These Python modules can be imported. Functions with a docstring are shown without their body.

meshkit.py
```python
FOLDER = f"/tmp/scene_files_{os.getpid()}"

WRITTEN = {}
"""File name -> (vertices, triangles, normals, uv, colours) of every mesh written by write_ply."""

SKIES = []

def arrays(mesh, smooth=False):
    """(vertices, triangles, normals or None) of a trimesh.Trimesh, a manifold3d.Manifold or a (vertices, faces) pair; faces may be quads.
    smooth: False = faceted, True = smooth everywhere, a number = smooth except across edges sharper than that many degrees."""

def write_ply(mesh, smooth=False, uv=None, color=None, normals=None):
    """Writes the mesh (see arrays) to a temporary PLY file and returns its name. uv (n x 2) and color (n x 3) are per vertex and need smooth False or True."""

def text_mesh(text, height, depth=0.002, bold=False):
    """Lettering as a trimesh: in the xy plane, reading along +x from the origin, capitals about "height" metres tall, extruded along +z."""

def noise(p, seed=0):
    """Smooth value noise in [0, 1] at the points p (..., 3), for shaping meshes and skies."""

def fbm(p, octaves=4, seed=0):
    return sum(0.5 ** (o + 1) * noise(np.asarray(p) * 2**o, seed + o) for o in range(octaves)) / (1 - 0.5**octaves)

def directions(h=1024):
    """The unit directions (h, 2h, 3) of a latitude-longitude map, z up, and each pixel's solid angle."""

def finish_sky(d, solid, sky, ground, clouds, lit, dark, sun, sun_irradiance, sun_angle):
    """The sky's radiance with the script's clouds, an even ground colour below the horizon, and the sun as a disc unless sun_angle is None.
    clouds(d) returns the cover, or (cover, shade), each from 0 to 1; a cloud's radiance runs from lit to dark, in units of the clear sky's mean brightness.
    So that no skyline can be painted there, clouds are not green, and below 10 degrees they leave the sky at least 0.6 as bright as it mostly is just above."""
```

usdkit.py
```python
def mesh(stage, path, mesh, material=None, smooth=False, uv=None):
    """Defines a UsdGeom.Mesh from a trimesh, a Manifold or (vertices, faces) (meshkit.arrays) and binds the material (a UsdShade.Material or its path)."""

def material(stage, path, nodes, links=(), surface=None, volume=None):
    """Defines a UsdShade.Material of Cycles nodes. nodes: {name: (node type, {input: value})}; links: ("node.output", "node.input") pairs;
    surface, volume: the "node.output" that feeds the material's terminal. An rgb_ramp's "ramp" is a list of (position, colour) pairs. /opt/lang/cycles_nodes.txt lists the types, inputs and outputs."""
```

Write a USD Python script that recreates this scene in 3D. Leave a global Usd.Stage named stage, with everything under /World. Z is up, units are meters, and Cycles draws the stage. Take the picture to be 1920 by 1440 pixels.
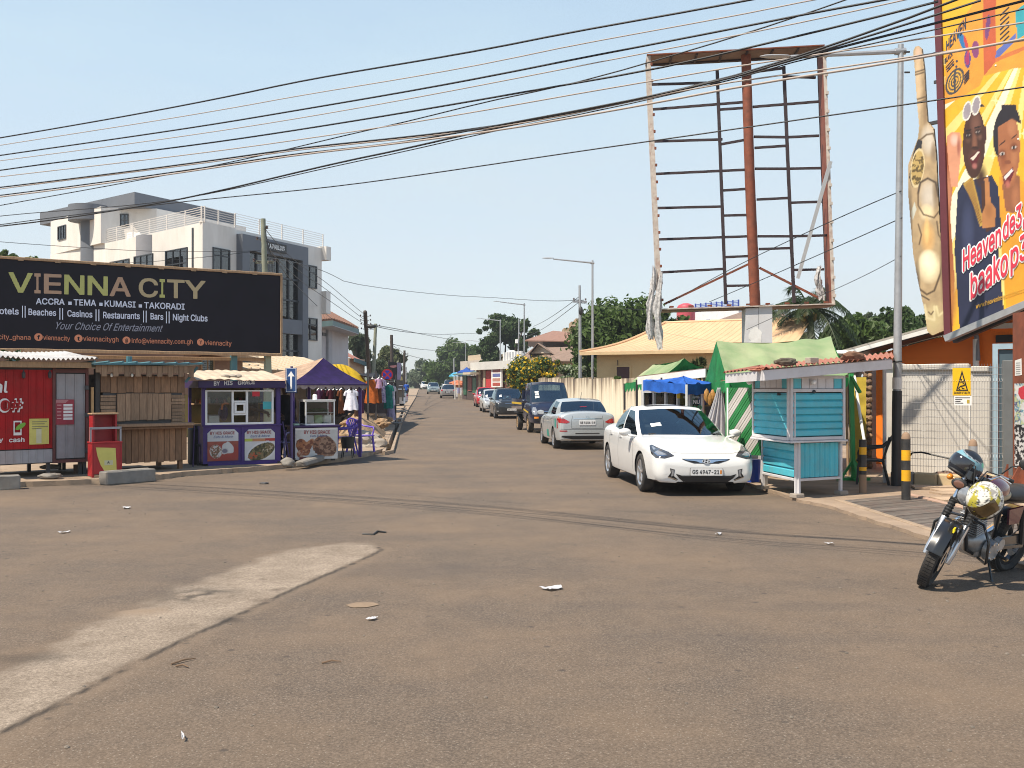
import math, random
import numpy as np, trimesh, usdkit, meshkit, manifold3d
from pxr import Usd, UsdGeom, UsdLux, UsdShade, Gf, Sdf, Vt
from shapely.geometry import Polygon, LineString, box as sbox, Point
from shapely import affinity, contains_xy
from scipy.interpolate import PchipInterpolator
from scipy.spatial import ConvexHull

stage = Usd.Stage.CreateInMemory()
UsdGeom.SetStageUpAxis(stage, 'Z'); UsdGeom.SetStageMetersPerUnit(stage, 1.0)
UsdGeom.Xform.Define(stage, '/World'); UsdGeom.Scope.Define(stage, '/World/Looks')

# ---------------- camera, sky, sun, exposure
F, H0, HC = 1880.0,726.0,1.75          # focal length in photo pixels, horizon row, eye height
cam = UsdGeom.Camera.Define(stage, '/World/camera')
cam.CreateHorizontalApertureAttr(36.0); cam.CreateVerticalApertureAttr(27.0)
cam.CreateFocalLengthAttr(36.0 * F / 1920); cam.CreateClippingRangeAttr(Gf.Vec2f(0.05,6000))
cam.CreateExposureAttr(0.58)
cam.AddTranslateOp().Set(Gf.Vec3d(0,0, HC)); cam.AddRotateXOp().Set(90 + math.degrees(math.atan((H0 - 720) / F)))
SUN = np.array([-0.44,-0.30,0.85]); SUN /= np.linalg.norm(SUN)
ELEV, ROT = math.asin(SUN[2]), math.atan2(SUN[0], SUN[1])
usdkit.material(stage, '/World/Looks/sky_look', {
 'tc': ('texture_coordinate', {}), 'sx': ('separate_xyz', {}),
 'sky': ('sky_texture', {'sky_type': 'single_scattering', 'sun_disc': False, 'sun_elevation': ELEV, 'sun_rotation': ROT, 'altitude': 0.0, 'air_density': 1.0, 'aerosol_density': 1.0, 'ozone_density': 1.0}),
 'hz': ('rgb_ramp', {'ramp': [(0.0, (3.65,3.85,3.95)), (.12, (3.6,3.95,4.15)), (.30, (3.1,3.9,4.4)), (.5, (2.0,2.9,4.0)), (.7, (1.2,2.0,3.2)), (1.0, (.8,1.45,2.6))]}),
 'map': ('mapping', {'scale': (1.0,1.0,3.2)}), 'n': ('noise_texture', {'scale': 2.3, 'detail': 5.0, 'roughness': .55}),
 'r': ('rgb_ramp', {'ramp': [(.42, (.74,.74,.74)), (.72, (.96,.96,.96))]}),
 'mx': ('mix_color', {'use_clamp': False}),
 'bg': ('background_shader', {'strength': 0.14})},
 [('tc.generated', 'sx.vector'), ('sx.z', 'hz.fac'), ('tc.generated', 'map.vector'), ('map.vector', 'n.vector'), ('n.fac', 'r.fac'), ('r.color', 'mx.fac'), ('sky.color', 'mx.a'), ('hz.color', 'mx.b'), ('mx.result', 'bg.color')], surface='bg.background')
dome = UsdLux.DomeLight.Define(stage, '/World/sky')
UsdShade.MaterialBindingAPI.Apply(dome.GetPrim()).Bind(UsdShade.Material.Get(stage, '/World/Looks/sky_look'))
dome.GetPrim().SetCustomDataByKey('kind', 'structure')
dome.GetPrim().SetCustomDataByKey('label', 'pale blue hazy midday sky above the street')
dome.GetPrim().SetCustomDataByKey('category', 'sky')
sun = UsdLux.DistantLight.Define(stage, '/World/sun')
sun.CreateIntensityAttr(1.25); sun.CreateAngleAttr(0.53); sun.CreateColorAttr(Gf.Vec3f(1.0,.90,.755)); sun.CreateNormalizeAttr(True)
zax = Gf.Vec3d(*SUN); xax = Gf.Cross(Gf.Vec3d(0,0,1), zax).GetNormalized(); yax = Gf.Cross(zax, xax)
sun.AddTransformOp().Set(Gf.Matrix4d(xax[0], xax[1], xax[2], 0, yax[0], yax[1], yax[2], 0, zax[0], zax[1], zax[2], 0,0,0,0,1))

# ---------------- terrain and pixel helpers
_g = PchipInterpolator([-60,50,76,107,137,165,200,260,400,900,3000], [0,0,.2,.55,.87,1.18,1.35,1.3,.3,-3,-12])
def gz(y): return np.where(np.asarray(y) < 50,0.0, _g(np.clip(y, -60,3000)))
def PX(px, py, Y): return np.array([(px - 960) * Y / F, Y, HC - (py - H0) * Y / F])
def GP(px, py, z=0.0):
 Y = F * (HC - z) / (py - H0)
 for _ in range(30): Y = .5 * Y + .5 * F * (HC - z - float(gz(Y))) / (py - H0)
 return np.array([(px - 960) * Y / F, Y, z + float(gz(Y))])
def lin(*c):
 c = np.asarray(c if len(c) > 1 else c[0], float) / 255
 return tuple(np.where(c <= .04045, c / 12.92, ((c + .055) / 1.055) ** 2.4))

# ---------------- prims
_used = {}
def nm(parent, name):
 k = f'{parent}/{name}'; n = _used.get(k, 0); _used[k] = n + 1
 return k if n == 0 else f'{k}_{n:03d}'
def tag(prim, label=None, cat=None, group=None, kind=None):
 for k, v in (('label', label), ('category', cat), ('group', group), ('kind', kind)):
  if v: prim.SetCustomDataByKey(k, v)
def _mesh(path, m, mat, smooth, paint=None):
 if paint is None: return usdkit.mesh(stage, path, m, mat, smooth=smooth)
 me = usdkit.mesh(stage, path, m, mat)
 UsdGeom.PrimvarsAPI(me).CreatePrimvar('paint', Sdf.ValueTypeNames.Color3fArray, 'vertex').Set(Vt.Vec3fArray.FromNumpy(np.asarray(paint, np.float32)))
 return me
class T:
 """A thing: an Xform whose children are its parts."""
 def __init__(s, name, label, cat, loc=(0,0,0), rz=0.0, group=None, kind=None, rx=0.0):
  s.path = nm('/World', name); x = UsdGeom.Xform.Define(stage, s.path)
  x.AddTranslateOp().Set(Gf.Vec3d(*map(float, loc)))
  if rz: x.AddRotateZOp().Set(math.degrees(rz))
  if rx: x.AddRotateXOp().Set(math.degrees(rx))
  s.prim = x.GetPrim(); tag(s.prim, label, cat, group, kind)
 def part(s, name, m, mat, smooth=False, label=None, under=None, kind=None, paint=None):
  p = nm(under or s.path, name); me = _mesh(p, m, mat, smooth, paint); tag(me.GetPrim(), label=label, kind=kind); return p
 __call__ = part
 def node(s, name, under=None, label=None):
  p = nm(under or s.path, name); x = UsdGeom.Xform.Define(stage, p); tag(x.GetPrim(), label=label); return p
def solo(name, label, cat, m, mat, smooth=False, group=None, kind=None, paint=None):
 p = nm('/World', name); me = _mesh(p, m, mat, smooth, paint); tag(me.GetPrim(), label, cat, group, kind); return p
# ---------------- mesh helpers: every mesh is (V, F)
def J(*ms):
 V, Fc, o = [], [], 0
 for m in ms:
  if m is None: continue
  if isinstance(m, list): m = J(*m)
  v, f = np.asarray(m[0], float), np.asarray(m[1], int)
  if f.shape[1] == 4: f = np.vstack([f[:, [0,1,2]], f[:, [0,2,3]]])
  V.append(v); Fc.append(f + o); o += len(v)
 return np.vstack(V), np.vstack(Fc)
def tm(m): return np.array(m.vertices), np.array(m.faces)
_BF = np.array([[0,2,3,1], [4,5,7,6], [0,1,5,4], [2,6,7,3], [0,4,6,2], [1,3,7,5]])
_S8 = np.array([[x, y, z] for z in (-1,1) for y in (-1,1) for x in (-1,1)], float)
_c24 = np.array([[sx * (1 if k == 0 else .7), sy * (1 if k == 1 else .7), sz * (1 if k == 2 else .7)] for k in range(3) for sx in (-1,1) for sy in (-1,1) for sz in (-1,1)])
_h = ConvexHull(_c24); _f24 = _h.simplices.copy()
for _i, _s in enumerate(_f24):
 if np.dot(np.cross(_c24[_s[1]] - _c24[_s[0]], _c24[_s[2]] - _c24[_s[0]]), _c24[_s].mean(0)) < 0: _f24[_i] = _s[::-1]
def obox(c, ax, h, ch=0.0):
 ax = np.asarray(ax, float); h = np.asarray(h, float); flip = np.linalg.det(ax) < 0
 if ch <= 0: V, Fq = _S8 * h, np.vstack([_BF[:, [0,1,2]], _BF[:, [0,2,3]]])
 else:
  ch = min(ch, .45 * h.min()); ins = h - ch
  V = np.where(np.abs(_c24) > .9, np.sign(_c24) * h, np.sign(_c24) * ins); Fq = _f24
 return np.asarray(c, float) + V @ ax, (Fq[:, ::-1] if flip else Fq)
def box(x0, y0, z0, x1, y1, z1, ch=0.0):
 a, b = np.minimum([x0, y0, z0], [x1, y1, z1]), np.maximum([x0, y0, z0], [x1, y1, z1])
 return obox((a + b) / 2, np.eye(3), (b - a) / 2, ch)
def nrm(v): v = np.asarray(v, float); return v / (np.linalg.norm(v) + 1e-12)
def bar(p0, p1, w, h=None, up=(0,0,1), ch=0.0):
 p0, p1 = np.asarray(p0, float), np.asarray(p1, float); a = nrm(p1 - p0)
 up = np.asarray(up, float)
 if abs(a @ nrm(up)) > .98: up = np.array([0,1.0,0]) if abs(a[1]) < .9 else np.array([1.0,0,0])
 b = nrm(np.cross(up, a)); c = np.cross(a, b)
 return obox((p0 + p1) / 2, [a, b, c], [np.linalg.norm(p1 - p0) / 2, w / 2, (h or w) / 2], ch)
def tube(pts, r, n=8, cap=True, closed=False):
 p = np.asarray(pts, float); m = len(p); r = np.broadcast_to(np.asarray(r, float), (m,))
 t = np.gradient(p, axis=0) if not closed else np.roll(p, -1,0) - np.roll(p, 1,0)
 t /= np.linalg.norm(t, axis=1, keepdims=True) + 1e-12
 a = np.cross(t[0], [0,0,1.0] if abs(t[0][2]) < .9 else [1.0,0,0]); a = nrm(a); A = []
 for i in range(m):
  a = nrm(a - t[i] * (a @ t[i])); A.append(a)
 A = np.array(A); B = np.cross(t, A); an = np.arange(n) * 2 * np.pi / n
 V = p[:, None] + r[:, None, None] * (np.cos(an)[None, :, None] * A[:, None] + np.sin(an)[None, :, None] * B[:, None])
 k = m if closed else m - 1
 i, j = np.meshgrid(np.arange(k), np.arange(n), indexing='ij'); i2 = (i + 1) % m
 q = np.stack([i * n + j, i * n + (j + 1) % n, i2 * n + (j + 1) % n, i2 * n + j], -1).reshape(-1,4)
 V = V.reshape(-1,3); Fc = np.vstack([q[:, [0,1,2]], q[:, [0,2,3]]])
 if cap and not closed:
  V = np.vstack([V, p[0], p[-1]]); e = np.arange(n); L = len(V)
  Fc = np.vstack([Fc, np.stack([np.full(n, L - 2), (e + 1) % n, e], 1), np.stack([np.full(n, L - 1), (m - 1) * n + e, (m - 1) * n + (e + 1) % n], 1)])
 return V, Fc
def cyl(p0, p1, r0, r1=None, n=12): return tube([p0, p1], [r0, r0 if r1 is None else r1], n)
def lathe(prof, n=24, axis='z', c=(0,0,0), a0=0, a1=2 * np.pi):
 prof = np.asarray(prof, float); full = abs(a1 - a0 - 2 * np.pi) < 1e-6
 an = np.linspace(a0, a1, n + (0 if full else 1), endpoint=not full); k = len(an); m = len(prof)
 V = np.stack([prof[:, 0, None] * np.cos(an), prof[:, 0, None] * np.sin(an), np.broadcast_to(prof[:, 1, None], (m, k))], -1).reshape(-1,3)
 i, j = np.meshgrid(np.arange(m - 1), np.arange(k if full else k - 1), indexing='ij'); j2 = (j + 1) % k
 q = np.stack([i * k + j, i * k + j2, (i + 1) * k + j2, (i + 1) * k + j], -1).reshape(-1,4)
 Fc = np.vstack([q[:, [0,1,2]], q[:, [0,2,3]]])
 if axis == 'y': V = V[:, [0,2,1]]; Fc = Fc[:, ::-1]
 if axis == 'x': V = V[:, [2,0,1]]
 return V + np.asarray(c, float), Fc
def gridm(P):
 P = np.asarray(P, float); m, n = P.shape[:2]
 i, j = np.meshgrid(np.arange(m - 1), np.arange(n - 1), indexing='ij')
 q = np.stack([i * n + j, i * n + j + 1, (i + 1) * n + j + 1, (i + 1) * n + j], -1).reshape(-1,4)
 return P.reshape(-1,3), np.vstack([q[:, [0,1,2]], q[:, [0,2,3]]])
def flip(m): return m[0], m[1][:, ::-1]
def mv(m, d): return m[0] + np.asarray(d, float), m[1]
def rotm(m, R): return m[0] @ np.asarray(R).T, m[1]
def Rz(a): c, s = math.cos(a), math.sin(a); return np.array([[c, -s, 0], [s, c, 0], [0,0,1.0]])
def Rx(a): c, s = math.cos(a), math.sin(a); return np.array([[1.0,0,0], [0, c, -s], [0, s, c]])
def Ry(a): c, s = math.cos(a), math.sin(a); return np.array([[c, 0, s], [0,1.0,0], [-s, 0, c]])
def polys(g): return [p for p in getattr(g, 'geoms', [g]) if p.geom_type == 'Polygon' and p.area > 1e-9]
def prism(poly, z0, z1):
 if not hasattr(poly, 'area'): poly = Polygon(poly)
 out = []
 for p in polys(poly.buffer(0)):
  m = trimesh.creation.extrude_polygon(p, z1 - z0, engine='earcut'); m.apply_translation([0,0, z0]); out.append(tm(m))
 return J(*out)
def slab(pts, t):
 """A planar 3D polygon given thickness t (downwards along its normal)."""
 P = np.asarray(pts, float); n = np.zeros(3)
 for i in range(len(P)): n += np.cross(P[i], P[(i + 1) % len(P)])
 n = nrm(n); k = len(P); c = P.mean(0)
 V = np.vstack([P, P - n * t, c, c - n * t]); Fc = []
 for i in range(k):
  j = (i + 1) % k; Fc += [[2 * k, i, j], [2 * k + 1, k + j, k + i], [i, k + i, k + j], [i, k + j, j]]
 return V, np.array(Fc)
def rock(c, r, seed, sub=2, amp=.35, sq=(1,1,1), freq=1.6):
 m = trimesh.creation.icosphere(sub); v = np.array(m.vertices)
 d = 1 + amp * 2 * (meshkit.fbm(v * freq + seed * 7.3,3, seed) - .5)
 return np.asarray(c) + v * d[:, None] * r * np.asarray(sq), np.array(m.faces)
def bands(poly, step, zf, skirt=0.0, thick=None):
 """A ground polygon cut into bands along y so that it follows zf(y), with a skirt below its edges."""
 out = []; x0, y0, x1, y1 = poly.bounds
 ys = np.array([y for y in step if y0 < y < y1]); ys = np.concatenate([[y0], ys, [y1]])
 for a, b in zip(ys[:-1], ys[1:]):
  for p in polys(poly.intersection(sbox(x0 - 1, a, x1 + 1, b)).buffer(0)):
   v, f = trimesh.creation.triangulate_polygon(p, engine='earcut'); v = np.asarray(v); f = np.asarray(f)
   t = np.cross(np.c_[v[f[:, 1]] - v[f[:, 0]], np.zeros(len(f))], np.c_[v[f[:, 2]] - v[f[:, 0]], np.zeros(len(f))])[:, 2]
   f[t < 0] = f[t < 0][:, ::-1]
   out.append((np.c_[v, zf(v[:, 1])], f))
   if skirt:
    for ring in [p.exterior] + list(p.interiors):
     q = np.asarray(ring.coords); inner = np.array([max(abs(q[i][1] - a), abs(q[i + 1][1] - a)) < 1e-7 and a > y0 or max(abs(q[i][1] - b), abs(q[i + 1][1] - b)) < 1e-7 and b < y1 for i in range(len(q) - 1)])
     z = zf(q[:, 1])
     for i in np.nonzero(~inner)[0]:
      A, B = np.r_[q[i], z[i]], np.r_[q[i + 1], z[i + 1]]; dn = np.array([0,0, skirt])
      quad = np.array([[0,1,2], [0,2,3]]); quad = quad if p.exterior.is_ccw == (ring is p.exterior) else quad
      out.append((np.array([A, A - dn, B - dn, B]), quad))
 return J(*out)
STEPS = np.concatenate([np.arange(-60,60,10), np.arange(50,300,5), np.arange(300,3000,60)])

class Fc:
 """A vertical plane through two ground points (left to right as seen), u along it, z up, d outwards to the viewer."""
 def __init__(s, A, B, gz0=None):
  s.A = np.array([A[0], A[1], 0.0]); b = np.array([B[0], B[1], 0.0]); s.L = np.linalg.norm(b - s.A)
  s.u = (b - s.A) / s.L; s.n = np.array([s.u[1], -s.u[0], 0.0]); s.z0 = (A[2] if len(A) > 2 else 0.0) if gz0 is None else gz0
 def pt(s, u, z, d=0.0):
  u, z, d = np.broadcast_arrays(np.asarray(u, float), z, d)
  return s.A + u[..., None] * s.u + d[..., None] * s.n + z[..., None] * np.array([0,0,1.0])
 def hit(s, px, py, d=0.0):
  r = np.array([(px - 960) / F, 1.0,-(py - H0) / F]); o = np.array([0,0, HC]); A = s.A + s.n * d
  t = ((A - o) @ s.n) / (r @ s.n); p = o + t * r
  return (p - s.A) @ s.u, p[2]
 def box(s, u0, u1, z0, z1, d0, d1, ch=0.0):
  return obox(s.pt((u0 + u1) / 2, (z0 + z1) / 2, (d0 + d1) / 2), [s.u, s.n, [0,0,1.0]], [abs(u1 - u0) / 2, abs(d1 - d0) / 2, abs(z1 - z0) / 2], ch)
 def rect(s, px0, py0, px1, py1, d=0.0):
  pm_ = (py0 + py1) / 2; xm = (px0 + px1) / 2
  return s.hit(px0, pm_, d)[0], s.hit(px1, pm_, d)[0], s.hit(xm, py1, d)[1], s.hit(xm, py0, d)[1]
 def pbox(s, px0, py0, px1, py1, d0, d1, ch=0.0, at=None): return s.box(*s.rect(px0, py0, px1, py1, d1 if at is None else at), d0, d1, ch)
 def uz(s, pts, d=0.0): return [s.hit(x, y, d) for x, y in pts]
 def ext(s, poly, d0, d1):
  m = prism(poly, 0, d1 - d0); V = m[0]
  return s.pt(V[:, 0], V[:, 1], d0 + V[:, 2]), flip(m)[1] if np.linalg.det([s.u, [0,0,1.0], s.n]) < 0 else m[1]
 def ppoly(s, pts, d0, d1): return s.ext(Polygon(s.uz(pts, d1)), d0, d1)
 def bar(s, p, q, w, d, dep=None): return bar(s.pt(*s.hit(*p, d), d), s.pt(*s.hit(*q, d), d), w, dep or w, up=s.n)
 def text(s, txt, a, b, cap, d, bold=False, t=.003):
  """Lettering whose baseline runs from pixel a to pixel b, capitals cap pixels tall."""
  ua, za = s.hit(*a, d); ub, zb = s.hit(*b, d); zt = s.hit(a[0], a[1] - cap, d)[1] - za
  return s.text_uz(txt, (ua, za), (ub, zb), zt, d, bold, t)
 def text_uz(s, txt, a, b, zt, d, bold=False, t=.003, slant=0.0):
  m = meshkit.text_mesh(txt, 1.0,1.0, bold); v = np.array(m.vertices); w0, w1 = v[:, 0].min(), v[:, 0].max()
  x = (v[:, 0] - w0) / (w1 - w0); u = a[0] + x * (b[0] - a[0]) + v[:, 1] * zt * slant; z = a[1] + x * (b[1] - a[1]) + v[:, 1] * zt
  f = np.array(m.faces); return s.pt(u, z, d + v[:, 2] * t), (f[:, ::-1] if np.linalg.det([s.u, [0,0,1.0], s.n]) < 0 else f)

# ---------------- materials
_mats = {}
def pm(name, col, rough=.65, metal=0.0, var=.12, scale=3.0, bump=0.0, bscale=60.0, coat=0.0, dirt=0.0, dirtcol=(.17,.12,.075), dscale=1.3, island=0.0, stretch=(1,1,1), spec=.5, obj=0.0, alpha=None):
 path = f'/World/Looks/{name}'; col = np.asarray(col, float)
 N = {'tc': ('texture_coordinate', {}), 'mp': ('mapping', {'scale': stretch}), 'n1': ('noise_texture', {'scale': scale, 'detail': 6.0, 'roughness': .6}),
   'r1': ('rgb_ramp', {'ramp': [(.25, tuple(np.clip(col * (1 - var), 0,1))), (.75, tuple(np.clip(col * (1 + var), 0,1)))]}),
   'p': ('principled_bsdf', {'roughness': rough, 'metallic': metal, 'coat_weight': coat, 'specular_ior_level': spec})}
 L = [('tc.object', 'mp.vector'), ('mp.vector', 'n1.vector'), ('n1.fac', 'r1.fac')]; out = 'r1.color'
 if dirt > 0:
  N['n2'] = ('noise_texture', {'scale': dscale, 'detail': 8.0, 'roughness': .65}); N['r2'] = ('rgb_ramp', {'ramp': [(.45, (0,0,0)), (.72, (dirt,) * 3)]})
  N['m2'] = ('mix_color', {'b': dirtcol}); L += [('mp.vector', 'n2.vector'), ('n2.fac', 'r2.fac'), ('r2.color', 'm2.fac'), (out, 'm2.a')]; out = 'm2.result'
 if island or obj:
  N['g'] = ('geometry', {}) if island else ('object_info', {}); k = island or obj
  N['ra'] = ('map_range', {'from_min': 0.0, 'from_max': 1.0, 'to_min': 1 - k, 'to_max': 1 + k}); N['h'] = ('hsv', {'hue': .5, 'saturation': 1.0, 'fac': 1.0})
  L += [('g.random_per_island' if island else 'g.random', 'ra.value'), ('ra.result', 'h.value'), (out, 'h.color')]; out = 'h.color'
 L.append((out, 'p.base_color'))
 if bump > 0:
  N['n3'] = ('noise_texture', {'scale': bscale, 'detail': 5.0}); N['b'] = ('bump', {'strength': min(bump, 1.0), 'distance': .01 if bscale > 20 else .05})
  L += [('mp.vector', 'n3.vector'), ('n3.fac', 'b.height'), ('b.normal', 'p.normal')]
 _mats[name] = usdkit.material(stage, path, N, L, surface='p.BSDF'); return _mats[name]
def leafmat(name, c0, c1, trans=.35):
 N = {'g': ('geometry', {}), 'r': ('rgb_ramp', {'ramp': [(0, c0), (1, c1)]}), 'p': ('principled_bsdf', {'roughness': .5, 'specular_ior_level': .35}),
   't': ('translucent_bsdf', {}), 'm': ('mix_closure', {'fac': trans})}
 return usdkit.material(stage, f'/World/Looks/{name}', N, [('g.random_per_island', 'r.fac'), ('r.color', 'p.base_color'), ('r.color', 't.color'), ('p.BSDF', 'm.closure1'), ('t.BSDF', 'm.closure2')], surface='m.closure')
def glassmat(name, tint, ior=1.5, rough=.02, gcol=(1,1,1)):
 N = {'f': ('fresnel', {'IOR': ior}), 't': ('transparent_bsdf', {'color': tint}), 'g': ('glossy_bsdf', {'roughness': rough, 'color': gcol}), 'm': ('mix_closure', {})}
 return usdkit.material(stage, f'/World/Looks/{name}', N, [('f.fac', 'm.fac'), ('t.BSDF', 'm.closure1'), ('g.BSDF', 'm.closure2')], surface='m.closure')
def paintmat(name, rough=.45, spec=.5):
 return usdkit.material(stage, f'/World/Looks/{name}', {'a': ('attribute', {'attribute': 'paint'}), 'tc': ('texture_coordinate', {}), 'n': ('noise_texture', {'scale': 5.0, 'detail': 6.0}),
  'r': ('rgb_ramp', {'ramp': [(.3, (.85,.85,.85)), (.7, (1,1,1))]}), 'm': ('mix_color', {'blend_type': 'multiply', 'fac': 1.0}), 'p': ('principled_bsdf', {'roughness': rough, 'specular_ior_level': spec})},
  [('tc.object', 'n.vector'), ('n.fac', 'r.fac'), ('a.color', 'm.a'), ('r.color', 'm.b'), ('m.result', 'p.base_color')], surface='p.BSDF')
def clothmat(name, col, var=.2, trans=.2, scale=6.0, col2=None, faded=0.0):
 col = np.asarray(col); c2 = np.asarray(col2) if col2 is not None else col * (1 + var)
 N = {'tc': ('texture_coordinate', {}), 'n': ('noise_texture', {'scale': scale, 'detail': 5.0, 'roughness': .6}), 'r': ('rgb_ramp', {'ramp': [(.35, tuple(col * (1 - var))), (.65, tuple(c2))]}),
   'p': ('principled_bsdf', {'roughness': .8, 'specular_ior_level': .25}), 't': ('translucent_bsdf', {}), 'm': ('mix_closure', {'fac': trans})}
 return usdkit.material(stage, f'/World/Looks/{name}', N, [('tc.object', 'n.vector'), ('n.fac', 'r.fac'), ('r.color', 'p.base_color'), ('r.color', 't.color'), ('p.BSDF', 'm.closure1'), ('t.BSDF', 'm.closure2')], surface='m.closure')
def sheet(P, t=.003):
 """A grid of points as a thin double sheet."""
 m = gridm(P); return m

PRINT = paintmat('printed_vinyl')
W = pm('white_paint', (.72,.71,.68), .5, dirt=.25, dscale=2.5)
WCLEAN = pm('white_plastic', (.78,.78,.77), .35, var=.04)
BLACK = pm('black_rubber', (.018,.018,.019), .55, var=.25)
DARK = pm('dark_steel', (.05,.048,.05), .5,.3, var=.3)
GALV = pm('galvanised_steel', (.36,.37,.38), .48,.55, var=.15, scale=8, dirt=.2)
CHROME = pm('chrome', (.75,.75,.76), .12,1.0, var=.05)
ALU = pm('aluminium', (.62,.62,.62), .35,.5, var=.06)
CONC = pm('concrete', (.33,.29,.245), .9, var=.2, scale=4, bump=.5, bscale=45, dirt=.45, dscale=2)
CONCD = pm('grey_concrete', (.2,.185,.165), .9, var=.25, scale=5, bump=.6, bscale=45, dirt=.4, dscale=3)
WOODG = pm('weathered_wood', (.2,.128,.075), .8, var=.35, scale=9, stretch=(6,6,.6), bump=.4, bscale=30, obj=.22)
WOODL = pm('raw_timber', (.36,.23,.13), .8, var=.3, scale=9, stretch=(4,4,.8), dirt=.4, obj=.15)
RUST = pm('rust_steel', (.20,.055,.026), .75,.1, var=.35, scale=5, dirt=.5, dirtcol=(.1,.045,.03), dscale=3)
DKRUST = pm('dark_rusted_steel', (.04,.025,.028), .7,.2, var=.4, scale=8)
TEAL = pm('teal_paint', (.05,.145,.17), .55, var=.15, dirt=.3)
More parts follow.
